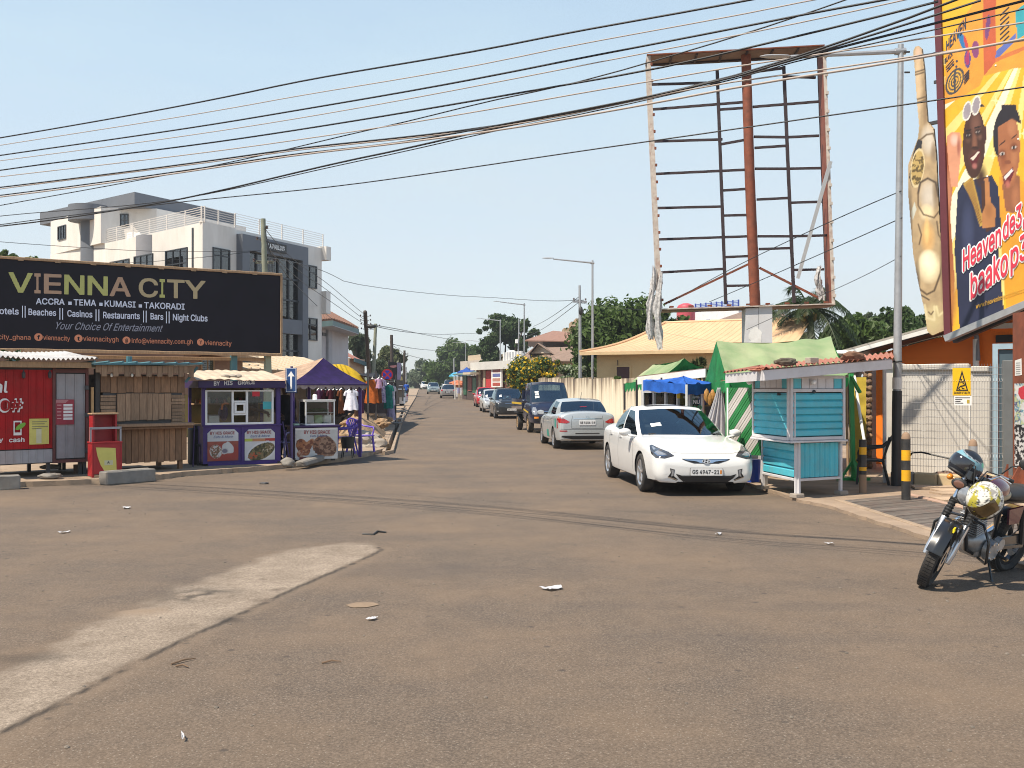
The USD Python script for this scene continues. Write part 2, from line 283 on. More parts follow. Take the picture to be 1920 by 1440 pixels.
# ---------------- ground
def xy(p): return (p[0], p[1])
def asphalt(name, c0, c1, dust, spk, worn=False):
 N = {'tc': ('geometry', {}),
   'a': ('noise_texture', {'scale': 70.0, 'detail': 6.0, 'roughness': .85}), 'ra': ('rgb_ramp', {'ramp': [(.36, c0), (.5, c1), (.64, tuple(np.array(c1) * 2.0))]}),
   'm': ('noise_texture', {'scale': .55, 'detail': 7.0, 'roughness': .62}), 'rm': ('rgb_ramp', {'ramp': [(.37, (.0,.0,.0)), (.72, (1,1,1))]}),
   'mf': ('math', {'math_type': 'multiply', 'value2': dust}), 'md': ('mix_color', {'b': (.225,.155,.098)}),
   'q': ('noise_texture', {'scale': 3.2, 'detail': 6.0, 'roughness': .7}), 'rq': ('rgb_ramp', {'ramp': [(.3, (.90,.90,.90)), (.7, (1.08,1.075,1.07))]}), 'mq': ('mix_color', {'blend_type': 'multiply', 'fac': 1.0, 'use_clamp': False}),
   'v': ('voronoi_texture', {'scale': 38.0}), 'rv': ('rgb_ramp', {'ramp': [(0.0, (spk,) * 3), (.13, (spk,) * 3), (.19, (0,0,0))]}), 'mv': ('mix_color', {'b': (.42,.37,.30)}),
   'v2': ('voronoi_texture', {'scale': 3.1}), 'rv2': ('rgb_ramp', {'ramp': [(0.0, (.75,.75,.75)), (.05, (.6,.6,.6)), (.10, (0,0,0))]}), 'mv2': ('mix_color', {'b': (.045,.038,.034)}),
   'mpk': ('mapping', {'scale': (.16,.9,1), 'rotation': (0,0,.45)}), 'k': ('noise_texture', {'scale': 1.1, 'detail': 5.0}), 'rk': ('rgb_ramp', {'ramp': [(.55, (0,0,0)), (.75, (.38,.38,.38))]}), 'mk': ('mix_color', {'b': (.07,.06,.055)}),
   'p': ('principled_bsdf', {'roughness': .88, 'specular_ior_level': .3}), 'b': ('bump', {'strength': .7, 'distance': .008})}
 L = [('tc.position', 'a.vector'), ('a.fac', 'ra.fac'), ('tc.position', 'm.vector'), ('m.fac', 'rm.fac'), ('rm.color', 'mf.value1'), ('mf.value', 'md.fac'), ('ra.color', 'md.a'),
   ('tc.position', 'q.vector'), ('q.fac', 'rq.fac'), ('md.result', 'mq.a'), ('rq.color', 'mq.b'), ('tc.position', 'v.vector'), ('v.distance', 'rv.fac'), ('rv.color', 'mv.fac'), ('mq.result', 'mv.a'),
   ('tc.position', 'v2.vector'), ('v2.distance', 'rv2.fac'), ('rv2.color', 'mv2.fac'), ('mv.result', 'mv2.a'), ('tc.position', 'mpk.vector'), ('mpk.vector', 'k.vector'), ('k.fac', 'rk.fac'), ('rk.color', 'mk.fac'), ('mv2.result', 'mk.a'),
   ('mk.result', 'p.base_color'), ('a.fac', 'b.height'), ('b.normal', 'p.normal')]
 if worn:                                                        # pale old concrete showing where the attribute says so, with stains and cracks
  N.update({'at': ('attribute', {'attribute': 'paint'}), 'sp': ('separate_color', {}), 'c': ('noise_texture', {'scale': 60.0, 'detail': 6.0, 'roughness': .8}), 'rc': ('rgb_ramp', {'ramp': [(.36, (.145,.113,.085)), (.5, (.245,.196,.15)), (.66, (.40,.33,.26))]}), 'mc': ('mix_color', {}), 'c2': ('noise_texture', {'scale': 2.0, 'detail': 7.0, 'roughness': .65}), 'rc2': ('rgb_ramp', {'ramp': [(.35, (.78,.76,.74)), (.65, (1.1,1.1,1.1))]}), 'mc2': ('mix_color', {'blend_type': 'multiply', 'fac': 1.0, 'use_clamp': False}), 'ms': ('mix_color', {'b': (.03,.025,.021)}), 'mu': ('mix_color', {'b': (.24,.175,.12)})})
  L = [l for l in L if l != ('mk.result', 'p.base_color')] + [('at.color', 'sp.color'), ('tc.position', 'c.vector'), ('c.fac', 'rc.fac'), ('tc.position', 'c2.vector'), ('c2.fac', 'rc2.fac'), ('rc.color', 'mc2.a'), ('rc2.color', 'mc2.b'), ('sp.r', 'mc.fac'), ('mk.result', 'mc.a'), ('mc2.result', 'mc.b'), ('sp.b', 'mu.fac'), ('mc.result', 'mu.a'), ('sp.g', 'ms.fac'), ('mu.result', 'ms.a'), ('ms.result', 'p.base_color')]
 return usdkit.material(stage, f'/World/Looks/{name}', N, L, surface='p.BSDF')
ASPH = asphalt('asphalt', (.050,.040,.032), (.112,.0865,.0665), .5,.4)
ASPO = asphalt('worn_concrete', (.050,.040,.032), (.112,.0865,.0665), .5,.4, True)
EARTH = pm('dry_earth', (.30,.20,.125), .95, var=.3, scale=2.2, bump=.7, bscale=25, dirt=.5, dirtcol=(.16,.115,.08), dscale=.9)
PAVE = pm('pavement_concrete', (.30,.222,.155), .92, var=.22, scale=3, bump=.5, bscale=40, dirt=.5, dscale=1.1)
GREEN_GROUND = pm('scrub_ground', (.07,.085,.035), .95, var=.4, scale=.3)

LEFT_NEAR = [GP(x, y)[:2] for x, y in [(0,918), (38,914), (200,908), (300,900), (340,894), (471,885), (565,876), (640,866), (687,857), (715,849)]]
def crumble(pts, amp, step, seed):
 ls = LineString([tuple(p) for p in pts]); r = np.random.default_rng(seed); n = int(ls.length / step); return [tuple(pts[0])] + [(ls.interpolate(i * step).x + r.normal(0, amp), ls.interpolate(i * step).y + r.normal(0, amp)) for i in range(1, n)] + [tuple(pts[-1])]
LEFT_NEAR = crumble(LEFT_NEAR, .018,.12,2)
LEFT_EDGE = [(-60,-5), (-26,5)] + [tuple(p) for p in LEFT_NEAR] + [(-3.3,28.2), (-5.35,48.4), (-7.4,72), (-10.3,107), (-14,149), (-18.5,200), (-24,262)]
RIGHT_NEAR = [tuple(GP(x, y)[:2]) for x, y in [(1405,912), (1440,922), (1503,944), (1548,952), (1850,1050)]]
RIGHT_NEAR = crumble(RIGHT_NEAR, .016,.11,4)
RIGHT_EDGE = [(60,-12), (14,-2), (5.7,5)] + RIGHT_NEAR[::-1] + [(3.15,30), (1.25,50), (-1.3,76), (-4.2,107), (-7,140), (-12.5,200), (-18,262)]
zr = lambda y: gz(y) + .004
ROAD = Polygon([(-60,-40)] + LEFT_EDGE + RIGHT_EDGE[::-1] + [(60,-40)])
solo('asphalt_road', 'worn brown grey asphalt of the junction and the street running uphill', 'road', bands(ROAD, STEPS, zr), ASPH, kind='structure')
DRAIN = Polygon([GP(719,846,.1)[:2], GP(735,843,.1)[:2], GP(751,794,.1)[:2], GP(762,761,.1)[:2], GP(757,761,.1)[:2], GP(740,794,.1)[:2]])
zl = lambda y: gz(y) + .10
LV = Polygon(LEFT_EDGE + [(-160,262), (-160,-5)]).difference(DRAIN.buffer(.02))
solo('left_pavement', 'dusty concrete and earth strip under the stalls on the left side', 'pavement', bands(LV, STEPS, zl, .5), PAVE, kind='structure')
zrr = lambda y: gz(y) + .05
RV = Polygon(RIGHT_EDGE + [(160,262), (160,-12)])
GRA, GRB = np.array([4.98,15.05]), np.array([5.12,9.6])
GW = 1.32
grate_poly = Polygon([GRA, GRB, GRB + [GW, .5], GRA + [GW * .92,.75]])
solo('right_pavement', 'sandy earth and concrete pavement under the blue kiosk and bollards', 'pavement', bands(RV.difference(grate_poly), STEPS, zrr, .5), pm('right_pavement_look', (.28,.205,.145), .92, var=.25, scale=2.5, bump=.6, bscale=30, dirt=.45, dscale=1.4), kind='structure')
yy = np.array([-60,262,400,900,3000.]); xx = np.array([-2500,-300,300,2500.])
YY = np.concatenate([np.arange(-60,262,20), np.arange(262,900,40), [900,1400,3000]])
G = np.stack(np.meshgrid(xx, YY), -1); G = np.dstack([G, gz(G[..., 1]) - .42])
solo('ground', 'wide scrubby ground around the street', 'ground', gridm(G), GREEN_GROUND, kind='structure')
# far wooded rise beyond the crest
hx = np.linspace(-700,700,60); hy = np.array([300,380,480,620,900.])
HZ = np.array([[gz(a) - .5 + (1.5 + 3 * meshkit.fbm(np.array([b / 60, a / 60,.3]), 3,4)) * (0,1.2,2.2,3.2,3.4)[i] for b in hx] for i, a in enumerate(hy)])
solo('hills', 'low wooded rise closing the view beyond the crest of the street', 'hill', gridm(np.dstack(np.broadcast_arrays(hx[None, :], hy[:, None], HZ))), GREEN_GROUND, kind='structure')

# worn concrete strip in the junction, cracked edge along its lower side
rng = np.random.default_rng(5)
def rough(pts, amp, step, seed):
 ls = LineString(list(pts) + [pts[0]]); n = int(ls.length / step); r = np.random.default_rng(seed); out = []
 for i in range(n):
  p = ls.interpolate(i * step); w_ = 1 + .9 * math.sin(i * step * 2.1 + seed); out.append((p.x + r.normal(0, amp) * w_, p.y + r.normal(0, amp) * w_))
 return Polygon(out).buffer(0).buffer(step * .35).buffer(-step * .35)
cp = [GP(x, y)[:2] for x, y in [(-60,1420), (0,1372), (110,1318), (215,1262), (330,1205), (430,1160), (520,1118), (600,1082), (672,1052), (712,1032), (700,1022), (650,1019), (590,1025), (540,1033), (470,1053), (400,1083), (330,1106), (290,1128), (225,1152), (150,1188), (75,1232), (-60,1300)]]
import shapely
CP = Polygon(cp).buffer(.06).buffer(-.06); gx, gy = np.meshgrid(np.arange(CP.bounds[0] - .3, CP.bounds[2] + .3,.028), np.arange(CP.bounds[1] - .3, CP.bounds[3] + .3,.028)); q_ = np.c_[gx.ravel(), gy.ravel()]
near = shapely.distance(shapely.points(q_), CP) < .3; sd = np.full(len(q_), -9.0); d_ = shapely.distance(shapely.points(q_[near]), CP.exterior); sd[near] = np.where(contains_xy(CP, q_[near, 0], q_[near, 1]), d_, -d_)
low = LineString([tuple(p) for p in cp[:10]]); ld = np.full(len(q_), 9.0); ld[near] = shapely.distance(shapely.points(q_[near]), low)
f1 = meshkit.fbm(np.c_[q_ * 2.2, np.full(len(q_), .5)], 5,3) - .5; f2_ = meshkit.fbm(np.c_[q_ * 9, np.full(len(q_), .7)], 4,8) - .5; sh = np.clip(ld / .3,0,1); sdn = sd + (.46 * f1 + .24 * f2_) * (.3 + .7 * sh)
sst = lambda x, a, b: (lambda k: k * k * (3 - 2 * k))(np.clip((x - a) / (b - a), 0,1))
conc = sst(sdn, -.07 * sh - .015,.16 * sh + .02) * (1 - .75 * sst(f1 + .5 * f2_, .16,.30)); crack = np.exp(-((sd + .05 * f2_ + .02) / .022) ** 2) * (ld < .2) * sst(f1 + f2_, -.16,.04); dustv = np.exp(-((sd + .09) / .07) ** 2) * (ld < .2) * .2
def spot(px, py, rx, ry, col): c_ = GP(px, py); return np.exp(-(((q_[:, 0] - c_[0]) / rx) ** 2 + ((q_[:, 1] - c_[1]) / ry) ** 2)) * sst(f1 + f2_ + .1,-.05,.15)
dark = np.clip(crack * .9 + .75 * spot(385,1113,.26,.2,0) + .5 * spot(345,1125,.2,.18,0) + .55 * spot(445,1163,.16,.1,0) + .5 * spot(60,1235,.3,.15,0), 0,.9); dustv = np.clip(dustv + .8 * spot(262,1148,.25,.16,0), 0,.9)
m = gridm(np.dstack([gx, gy, (.0046 + .005 * conc).reshape(gx.shape)])); keep = near[m[1]].all(1); ui, iv = np.unique(m[1][keep], return_inverse=True)
solo('concrete_patch', 'pale worn strip of old concrete crossing the junction', 'patch', (m[0][ui], iv.reshape(-1,3)), ASPO, kind='structure', paint=np.c_[conc, dark, dustv][ui])
# sunken sandy puddle, litter
sp = rough([GP(x, y)[:2] for x, y in [(648,1136), (668,1131), (700,1131), (712,1135), (690,1140), (660,1141)]], .006,.04,11)
solo('sand_patch', 'small oval sandy hollow in the asphalt right of the pale strip', 'hollow', bands(sp, np.arange(0,20,1.0), lambda y: np.full(np.shape(y), .009)), pm('sand', (.22,.155,.10), .9, var=.15, scale=14), kind='structure')
def scrap(px, py, w, d, seed, lift=.03):
 r = np.random.default_rng(seed); n = 7; u, v = np.meshgrid(np.linspace(-1,1, n), np.linspace(-1,1, n))
 z = .012 + lift * np.abs(meshkit.fbm(np.dstack([u * 1.3, v * 1.3,0 * u + seed]), 3, seed) - .35) * 1.6; c = GP(px, py)
 a = r.uniform(0,3); x, y = u * w / 2 * (1 + .12 * v), v * d / 2 * (1 - .2 * u)
 return gridm(np.dstack([c[0] + x * math.cos(a) - y * math.sin(a), c[1] + x * math.sin(a) + y * math.cos(a), z + .004]))
PAPER = clothmat('litter_paper', (.55,.55,.57), .1,.2)
for px, py, w, d, lab in [(1036,1106,.17,.12, 'crumpled white paper scrap in the middle of the junction'), (699,1163,.09,.05, 'small white wrapper below the sandy hollow in the asphalt'),
        (237,954,.14,.09, 'white paper scrap on the asphalt near the left kerb'), (122,1000,.14,.06, 'flattened white scrap at the far left of the road'),
        (1348,1003,.16,.05, 'pale folded scrap on the road in front of the white sedan'), (343,1387,.09,.012, 'thin bluish white plastic strip low in the left foreground'),
        (1555,1022,.09,.06, 'small pale scrap on the road beside the drain grating')]:
 solo('paper_scrap', lab, 'litter', scrap(px, py, w, d, px % 50,.03), PAPER, True)
def twig(px0, py0, px1, py1, r=.006): a, b = GP(px0, py0) + [0,0,.012], GP(px1, py1) + [0,0,.012]; return tube([a, a * .6 + b * .4 + [.01,.015,.008], b], [r, r, r * .5], 6)
STICK = pm('dry_stick', (.16,.10,.06), .9)
solo('twig', 'dry stick lying on the asphalt in the lower middle', 'twig', twig(604,1246,640,1243), STICK)
solo('twig', 'two part dry twig beside the cracked edge of the pale strip', 'twig', J(twig(322,1248,368,1237), twig(330,1252,354,1254)), STICK)
solo('cable_offcut', 'bent black strip lying on the road beyond the pale strip', 'litter', tube([GP(680,1003) + [0,0,.012], GP(700,1004) + [0,0,.012], GP(708,999) + [0,0,.02], GP(724,1000) + [0,0,.012]], .012,6), BLACK)
solo('squashed_can', 'flattened dark can on the road in front of the purple kiosk', 'litter', rock(GP(496,908) + [0,0,.02], .09,4,1,.4, (1,.5,.25)), DARK)
solo('bottle_cap', 'tiny red plastic lid lying on the drain grating', 'lid', cyl(np.array([5.62,12.35,.055]), np.array([5.62,12.35,.085]), .04, n=12), pm('lid_red', (.55,.02,.02), .4))
rs = np.random.default_rng(77); peb = []
for _ in range(260):
 x, y = rs.uniform(-7,6), rs.uniform(4.2,19)
 if ROAD.contains(Point(x, y)): peb.append(rock((x, y, .006), rs.uniform(.005,.017), int(rs.integers(99)), 0,.3, (1,1,.6)))
solo('gravel', 'loose grit and pebbles scattered over the asphalt', 'gravel', J(*peb), pm('grit', (.24,.2,.16), .9, var=.5, island=.4), kind='stuff')

# drain channel on the left
dp = np.array(DRAIN.exterior.coords)[:-1]
dz = lambda p: float(gz(p[1]))
t = T('drain_channel', 'open concrete roadside drain beside the rubble heap', 'drain', kind='structure')
w = []
for a, b in [(0,5), (5,4), (1,2), (2,3), (0,1), (3,4)]:
 A, B = dp[a], dp[b]
 w.append(bar([*A, dz(A) - .21], [*B, dz(B) - .21], .08,.60))
t('channel_wall', J(*w), PAVE)
t('channel_bed', bands(DRAIN, STEPS, lambda y: gz(y) - .37), pm('drain_mud', (.035,.03,.025), .7))
for k in range(5):
 f = .42 + .12 * k; A = dp[5] * (1 - f) + dp[4] * f if f > .5 else dp[0] * (1 - 2 * f) + dp[5] * 2 * f
 q = dp[5] * (1 - (f - .42) * 1.6) + dp[4] * (f - .42) * 1.6; q2 = dp[2] * (1 - (f - .42) * 1.6) + dp[3] * (f - .42) * 1.6
 t('cover_slab', bar([*q, dz(q) + .13], [*q2, dz(q2) + .13], 1.6,.06, ch=.01), CONCD)

# right: drain grating with bars, kerbs, pavers
t = T('drain_grating', 'long rusty steel drain grating in the pavement before the bollards', 'drain grating')
e = lambda a, b, w_, z=.03: bar([*a, z], [*b, z], w_, .09, ch=.008)
p0, p1, p2, p3 = GRA, GRB, GRB + [GW, .5], GRA + [GW * .92,.75]
t('kerb_edge', e(p0 + [-.07,.1], p1 + [-.07,0], .09,.018), PAVE); t('kerb_edge', e(p3 + [.06,.1], p2 + [.06,0], .1,.03), pm('rusty_concrete', (.36,.24,.18), .9, var=.2))
t('pit', (np.array([[*p0,-.3], [*p1,-.3], [*p2,-.3], [*p3,-.3]]), np.array([[0,1,2], [0,2,3]])), pm('pit_dark', (.02,.018,.016), .9))
GB = pm('grating_bar', (.135,.115,.098), .7,.25, var=.3, scale=7, dirt=.25, dirtcol=(.2,.08,.05), dscale=5, obj=.2)
for k in range(38):
 f = (k + .5) / 38
 if k in (27,): continue
 a, b = p0 * (1 - f) + p1 * f, p3 * (1 - f) + p2 * f
 t('bar', bar([*a, .04 + .005 * math.sin(k * 2.3)], [*b, .042 + .004 * math.cos(k * 1.7)], .122,.03, ch=.005), GB)
# crazy paving right of the grating
pv = T('paving', 'uneven sandy paving blocks between the drain grating and the mesh fence', 'paving', kind='structure')
PM_ = pm('sandy_block', (.40,.295,.205), .92, var=.25, scale=3, bump=.6, bscale=35, dirt=.4, dscale=2.5, obj=.14)
r = np.random.default_rng(12)
for i in range(15):
 for j in range(9):
  y = 10.2 + i * .46; x = 6.42 + j * .42 + (i % 2) * .2 + (y - 10) * -.02
  if y > 15.2 and x < 6.6: continue
  q = [(x + r.normal(0,.025) + a, y + r.normal(0,.03) + b) for a, b in [(0,0), (.40,0), (.40,.44), (0,.44)]]
  pv.part('block', mv(prism(Polygon(q).buffer(-.012), 0,.035), [0,0,.046 + r.uniform(-.004,.014)]), PM_)
# ================= LEFT SIDE
# ---- white apartment building
CW = pm('cream_render', (.62,.585,.54), .85, var=.08, scale=1.2, dirt=.28, dirtcol=(.30,.25,.20), dscale=.9, stretch=(1,1,.25))
GW_ = pm('slate_grey_paint', (.115,.125,.145), .7, var=.08, scale=1.0)
GLS = glassmat('window_glass', (.36,.40,.44), 2.0,.03)
WIN_IN = pm('dim_room', (.05,.052,.055), .9)
MULL = pm('dark_frame', (.03,.034,.04), .45)
RAIL = pm('rail_paint', (.62,.57,.52), .5)
FL = Fc((-30.4,66), (-16.3,52.8)); FR = Fc((-16.3,52.8), (-11.9,62.7))
B = T('apartment_building', 'white and slate grey apartment building with railed roof terrace behind the black billboard', 'building')
ZT = 10.45
B('wall', prism([(-30.4,66), (-16.3,52.8), (-11.9,62.7), (-26,76)], -.3, ZT), CW)
B('wall', prism([(-30.39,66.02), (-24.8,60.45), (-23.9,61.3), (-21.7,61.2), (-18.1,68.2), (-26.3,75.5)], ZT, 12.66), CW, label='upper penthouse storey set back behind the terrace')
B('roof_fascia', prism([(-31.7,67.3), (-22.6,60.0), (-18.7,67.6), (-26.6,76.6)], 12.65,13.45), GW_)
c = FL.pt(*FL.hit(163,400))
def half_round(cx, cy, r, z0, z1, n=24): return prism(Point(cx, cy).buffer(r, n), z0, z1)
q = FL.hit(165,480); c = FL.pt(q[0], 0,-.55)
B('curved_bay', half_round(c[0], c[1], .95,-.3,12.0), GW_)
B('roof_fascia', half_round(c[0] - .3, c[1] - .45,1.2,12.0,12.95), GW_, label='curved raised part of the roof fascia over the grey bay')
q = FL.hit(272,480); c = FL.pt(q[0], 0,-.5)
B('curved_bay', half_round(c[0], c[1], .95,-.3,10.36), pm('bay_grey', (.22,.22,.235), .8, var=.06))
def window(par, F_, px, depth=.07, cols=2, trans=.3, proud=.012, split=None, fr=.06):
 u0, u1, z0, z1 = F_.rect(*px); w = par.node('window')
 fm = [F_.box(u0, u1, z0, z0 + fr, -.02, depth), F_.box(u0, u1, z1 - fr, z1,-.02, depth), F_.box(u0, u0 + fr, z0 + fr, z1 - fr, -.02, depth), F_.box(u1 - fr, u1, z0 + fr, z1 - fr, -.02, depth)]
 for k in range(1, cols): u = u0 + (u1 - u0) * k / cols; fm.append(F_.box(u - fr / 2, u + fr / 2, z0 + fr, z1 - fr, -.02, depth - .01))
 if trans: z = z1 - (z1 - z0) * trans; fm.append(F_.box(u0 + fr, u1 - fr, z - fr / 2, z + fr / 2,-.02, depth - .015))
 par('frame', J(*fm), MULL, under=w)
 par('pane', F_.box(u0 + fr, u1 - fr, z0 + fr, z1 - fr, .004,.016), GLS, under=w)
 par('curtain', F_.box(u0 + fr, u0 + (u1 - u0) * .42, z0 + fr, z1 - fr, .0015,.003), pm('curtain_grey', (.22,.22,.23), .9) if 'curtain_grey' not in _mats else _mats['curtain_grey'], under=w)
 return w
for px in [(311,467,352,560), (207,488,243,560), (252,478,287,560)]:
 window(B, FL if px[0] != 252 else Fc(FL.pt(0,0,.86)[:2], FL.pt(FL.L, 0,.86)[:2]), px, cols=3)
for px in [(398,466,430,512), (398,560,430,606), (567,497,593,540), (567,596,594,638), (567,690,594,730)]: window(B, FR, px)
FP = Fc((-24.8,60.45), (-21.7,61.2)); FPL = Fc((-30.39,66.02), (-24.8,60.45))
window(B, FPL, (109,423,124,449), cols=3, trans=.0)
FQ = Fc((-23.9,61.3), (-21.7,61.2)); window(B, FQ, (218,401,241,424), cols=3, trans=.5)
B('door', FQ.pbox(195,408,205,434,0,.03), MULL)
B('downpipe', FL.pbox(359,427,361,520,.0,.06), MULL)
# curtain wall frame and glazing bars on the street side
u0, u1, z0, z1 = FR.rect(443,440,567,700); zt = FR.hit(505,440)[1]; zt = 10.2; zb = 1.2
B('glazing_surround', J(FR.box(u0, u0 + .62, zb, zt, 0,.42), FR.box(u1 - .55, u1, zb, zt, 0,.42), FR.box(u0 + .62, u1 - .55, zt - .85, zt, 0,.42), FR.box(u0 + .62, u1 - .55,4.9,5.75,0,.40)), GW_)
gl = B.node('glazing')
B('pane', FR.box(u0 + .62, u1 - .55, zb, zt - .85,.05,.07), glassmat('curtain_glass', (.62,.62,.60), 1.9,.02), under=gl)
bars = [FR.box(u0 + .62 + (u1 - u0 - 1.17) * k / 5 - .045, u0 + .62 + (u1 - u0 - 1.17) * k / 5 + .045, zb, zt - .86,.07,.16) for k in range(1,5)]
bars += [FR.box(u0 + .62, u1 - .55, z - .05, z + .05,.07,.15) for z in (2.6,3.9,6.9,8.15)]
B('glazing_bar', J(*bars), MULL, under=gl)
B('recess_wall', J(FR.box(u0 + .6, u1 - .5, zb, zt - .8,.004,.02)), pm('stair_lobby', (.72,.67,.60), .9, var=.3, scale=.6))
B('balcony_slab', FR.box(FR.L - .02, FR.L + .5,9.7,10.55,-4,.35), CW)
B('balcony_slab', FR.box(FR.L - .02, FR.L + .45,6.35,7.75,-4,.35), CW)
u0, u1, z0, z1 = FR.rect(496,441,536,455,.45)
B('sign_panel', FR.box(u0, u1,9.55,10.05,.425,.5), BLACK)
B('lettering', FR.text_uz('LA PAULING', (u0 + .25,9.68), (u1 - .2,9.68), .25,.503, True), WCLEAN)
def railing(F_, u0, u1, z, d, posts, h=.80, n=7, curve=None):
 ms = []
 for k in range(n): zz = z + h * (k + 1) / n; ms.append(F_.box(u0, u1, zz - .011, zz + .011, d - .011, d + .011))
 for p in np.linspace(u0, u1, posts): ms.append(F_.box(p - .028, p + .028, z, z + h + .02, d - .028, d + .028))
 return J(*ms)
uA = FL.hit(187,450)[0]
B('railing', railing(FL, uA, FL.L, ZT, -.12,7,.85), RAIL); B('railing', railing(FR, .05, FR.hit(443,420)[0], ZT, -.12,3,.85), RAIL)
B('railing', railing(FR, FR.hit(443,420)[0] + .05, FR.L + .3, ZT, -.12,5,.9), RAIL)
B('balustrade_wall', FR.box(0.0, FR.hit(440,420)[0], ZT, ZT + .06,-.25,.0), CW)
ac = B('air_conditioner', box(-23.3,60.6, ZT, -22.5,60.95, ZT + .65,.03), WCLEAN)

# ---- house with tiled roof and teal fascia
TILE = pm('roof_tile', (.19,.095,.06), .8, var=.35, scale=3, stretch=(1,6,6), bump=.5, bscale=12)
LIL = pm('lilac_render', (.40,.385,.40), .85, var=.08, scale=1)
H = T('tiled_house', 'house with clay tiled hip roof and teal eaves right of the apartment building', 'house')
FH = Fc(PX(600,700,74)[:2], PX(653,700,82)[:2])
a, b = FH.A[:2], (FH.A + FH.u * FH.L)[:2]; nb = -FH.n[:2] * 9
H('wall', prism([a, b, b + nb, a + nb], 0,6.1), LIL)
H('pilaster', FH.pbox(616,610,623,700,0,.2), pm('pilaster_grey', (.3,.3,.32), .8))
H('window', FH.pbox(605,624,612,630,0,.05), MULL)
Yc = 72.5
e0, e1, e2, e3 = PX(590,603,73), PX(624,600,73), PX(673,617,80), PX(655,606,92)
top0, top1 = PX(592,572,80), PX(607,579,79)
top1 = PX(606,578,80)
H('roof', J(slab([e0, e1, top1, top0], .12), slab([e1, e2, top1], .12), slab([e2, e3, top1], .12)), TILE)
dn = np.array([0,0,-.42])
H('fascia', J(slab([e0 + dn * .05, e0 + dn, e1 + dn, e1 + dn * .05], .06), slab([e1 + dn * .05, e1 + dn, e2 + dn, e2 + dn * .05], .06)), pm('dull_teal_fascia', (.10,.16,.16), .6))
H('soffit', slab([e0 + dn, e0 + dn + [0,4,0], e2 + dn + [-1,3,0], e2 + dn, e1 + dn], .04), LIL)
nt = 11
for k in range(nt):
 f0 = (k + .5) / nt
 p, q = e1 * (1 - f0) + e2 * f0, top1
 q = p * .12 + (top1 * (1 - f0) + (top1 * .35 + e2 * .65) * f0) * .88
 H('tile_course', tube([p + [0,0,.05], q + [0,0,.05]], .11,6), TILE)
for k in range(7):
 f0 = (k + .5) / 7; p = e0 * (1 - f0) + e1 * f0; q = top0 * (1 - f0) + top1 * f0
 H('tile_course', tube([p + [0,0,.05], q + [0,0,.05]], .11,6), TILE)
# small red roofed outhouse with a dish
O = T('red_roofed_outhouse', 'small outhouse with faded red sheet roof and satellite dish beyond the tiled house', 'outhouse')
FO = Fc(PX(655,700,88)[:2], PX(684,700,92)[:2]); a, b = FO.A[:2], (FO.A + FO.u * FO.L)[:2]; nb = -FO.n[:2] * 5
O('wall', prism([a, b, b + nb, a + nb], 0,4.3), pm('tan_wall', (.38,.28,.2), .9))
O('roof', slab([FO.pt(0,4.3,.4), FO.pt(FO.L, 3.9,.4), FO.pt(FO.L, 5.6,-3), FO.pt(0,5.9,-3)], .1), pm('faded_red_sheet', (.42,.17,.12), .7, var=.25))
O('fascia', bar(FO.pt(0,4.15,.45), FO.pt(FO.L, 3.75,.45), .08,.35), pm('dark_teal', (.04,.09,.1), .6))
O('dish', rock(FO.pt(.6,6.1,-1), .55,3,2,.02, (1,.35,1)), WCLEAN, True)

# ---- low brown building behind the kiosks
BRN = pm('brown_render', (.245,.155,.115), .9, var=.12, scale=1.4, dirt=.3)
YEL = pm('mustard_dado', (.22,.175,.055), .85, var=.15, scale=2, dirt=.4)
t = T('low_brown_house', 'low brown rendered house with mustard base behind the left kiosks', 'house')
F1 = Fc((-24.0,29.6), PX(345,700,33.0)[:2])
t('wall', F1.box(0, F1.L, 1.38,4.2,-4,0), BRN); t('dado', F1.box(0, F1.L, 0,1.38,-4,.02), YEL)
F1b = Fc(PX(346,700,33.05)[:2], PX(455,700,35)[:2])
t('wall', F1b.box(0, F1b.L, 1.5,2.95,-3,0), BRN); t('dado', F1b.box(0, F1b.L, 0,1.5,-3,.015), YEL)
def louvre(par, F_, px, n=9):
 u0, u1, z0, z1 = F_.rect(*px); w = par.node('window'); f = .05
 par('frame', J(F_.box(u0, u1, z0, z0 + f, 0,.07), F_.box(u0, u1, z1 - f, z1,0,.07), F_.box(u0, u0 + f, z0, z1,0,.065), F_.box(u1 - f, u1, z0, z1,0,.065), F_.box((u0 + u1) / 2 - .02, (u0 + u1) / 2 + .02, z0, z1,0,.06)), WOODL, under=w)
 par('pane', F_.box(u0 + f, u1 - f, z0 + f, z1 - f, .004,.012), WIN_IN, under=w)
 for k in range(n): z = z0 + f + (z1 - z0 - 2 * f) * (k + .5) / n; par('louvre', F_.box(u0 + f, u1 - f, z - .03, z + .02,.02,.05), GLS, under=w)
louvre(t, F1b, (375,668,400,706)); 
u0, u1, z0, z1 = F1.rect(165,752,182,770)
for k in range(6):
 u = u0 + (k % 3) * .16; z = 1.42 + (k // 3) * .2
 t('vent_block', F1.box(u - .03, u + .11, z, z + .15,.0,.03,.01), CONC if k % 2 else WCLEAN)
t('roof', slab([F1.pt(-.5,4.22,.6), F1.pt(F1.L + .3,4.2,.6), F1.pt(F1.L + .3,4.8,-4), F1.pt(-.5,4.8,-4)], .08), pm('dull_sheet', (.2,.16,.13), .7, var=.3))
t('roof', slab([F1b.pt(.1,3.1,.5), F1b.pt(F1b.L + .5,2.75,.5), F1b.pt(F1b.L + .3,3.3,-2.4), F1b.pt(.1,3.5,-2.4)], .07), pm('sun_bleached_sheet', (.42,.32,.215), .8, var=.2, scale=3, stretch=(8,1,1)))
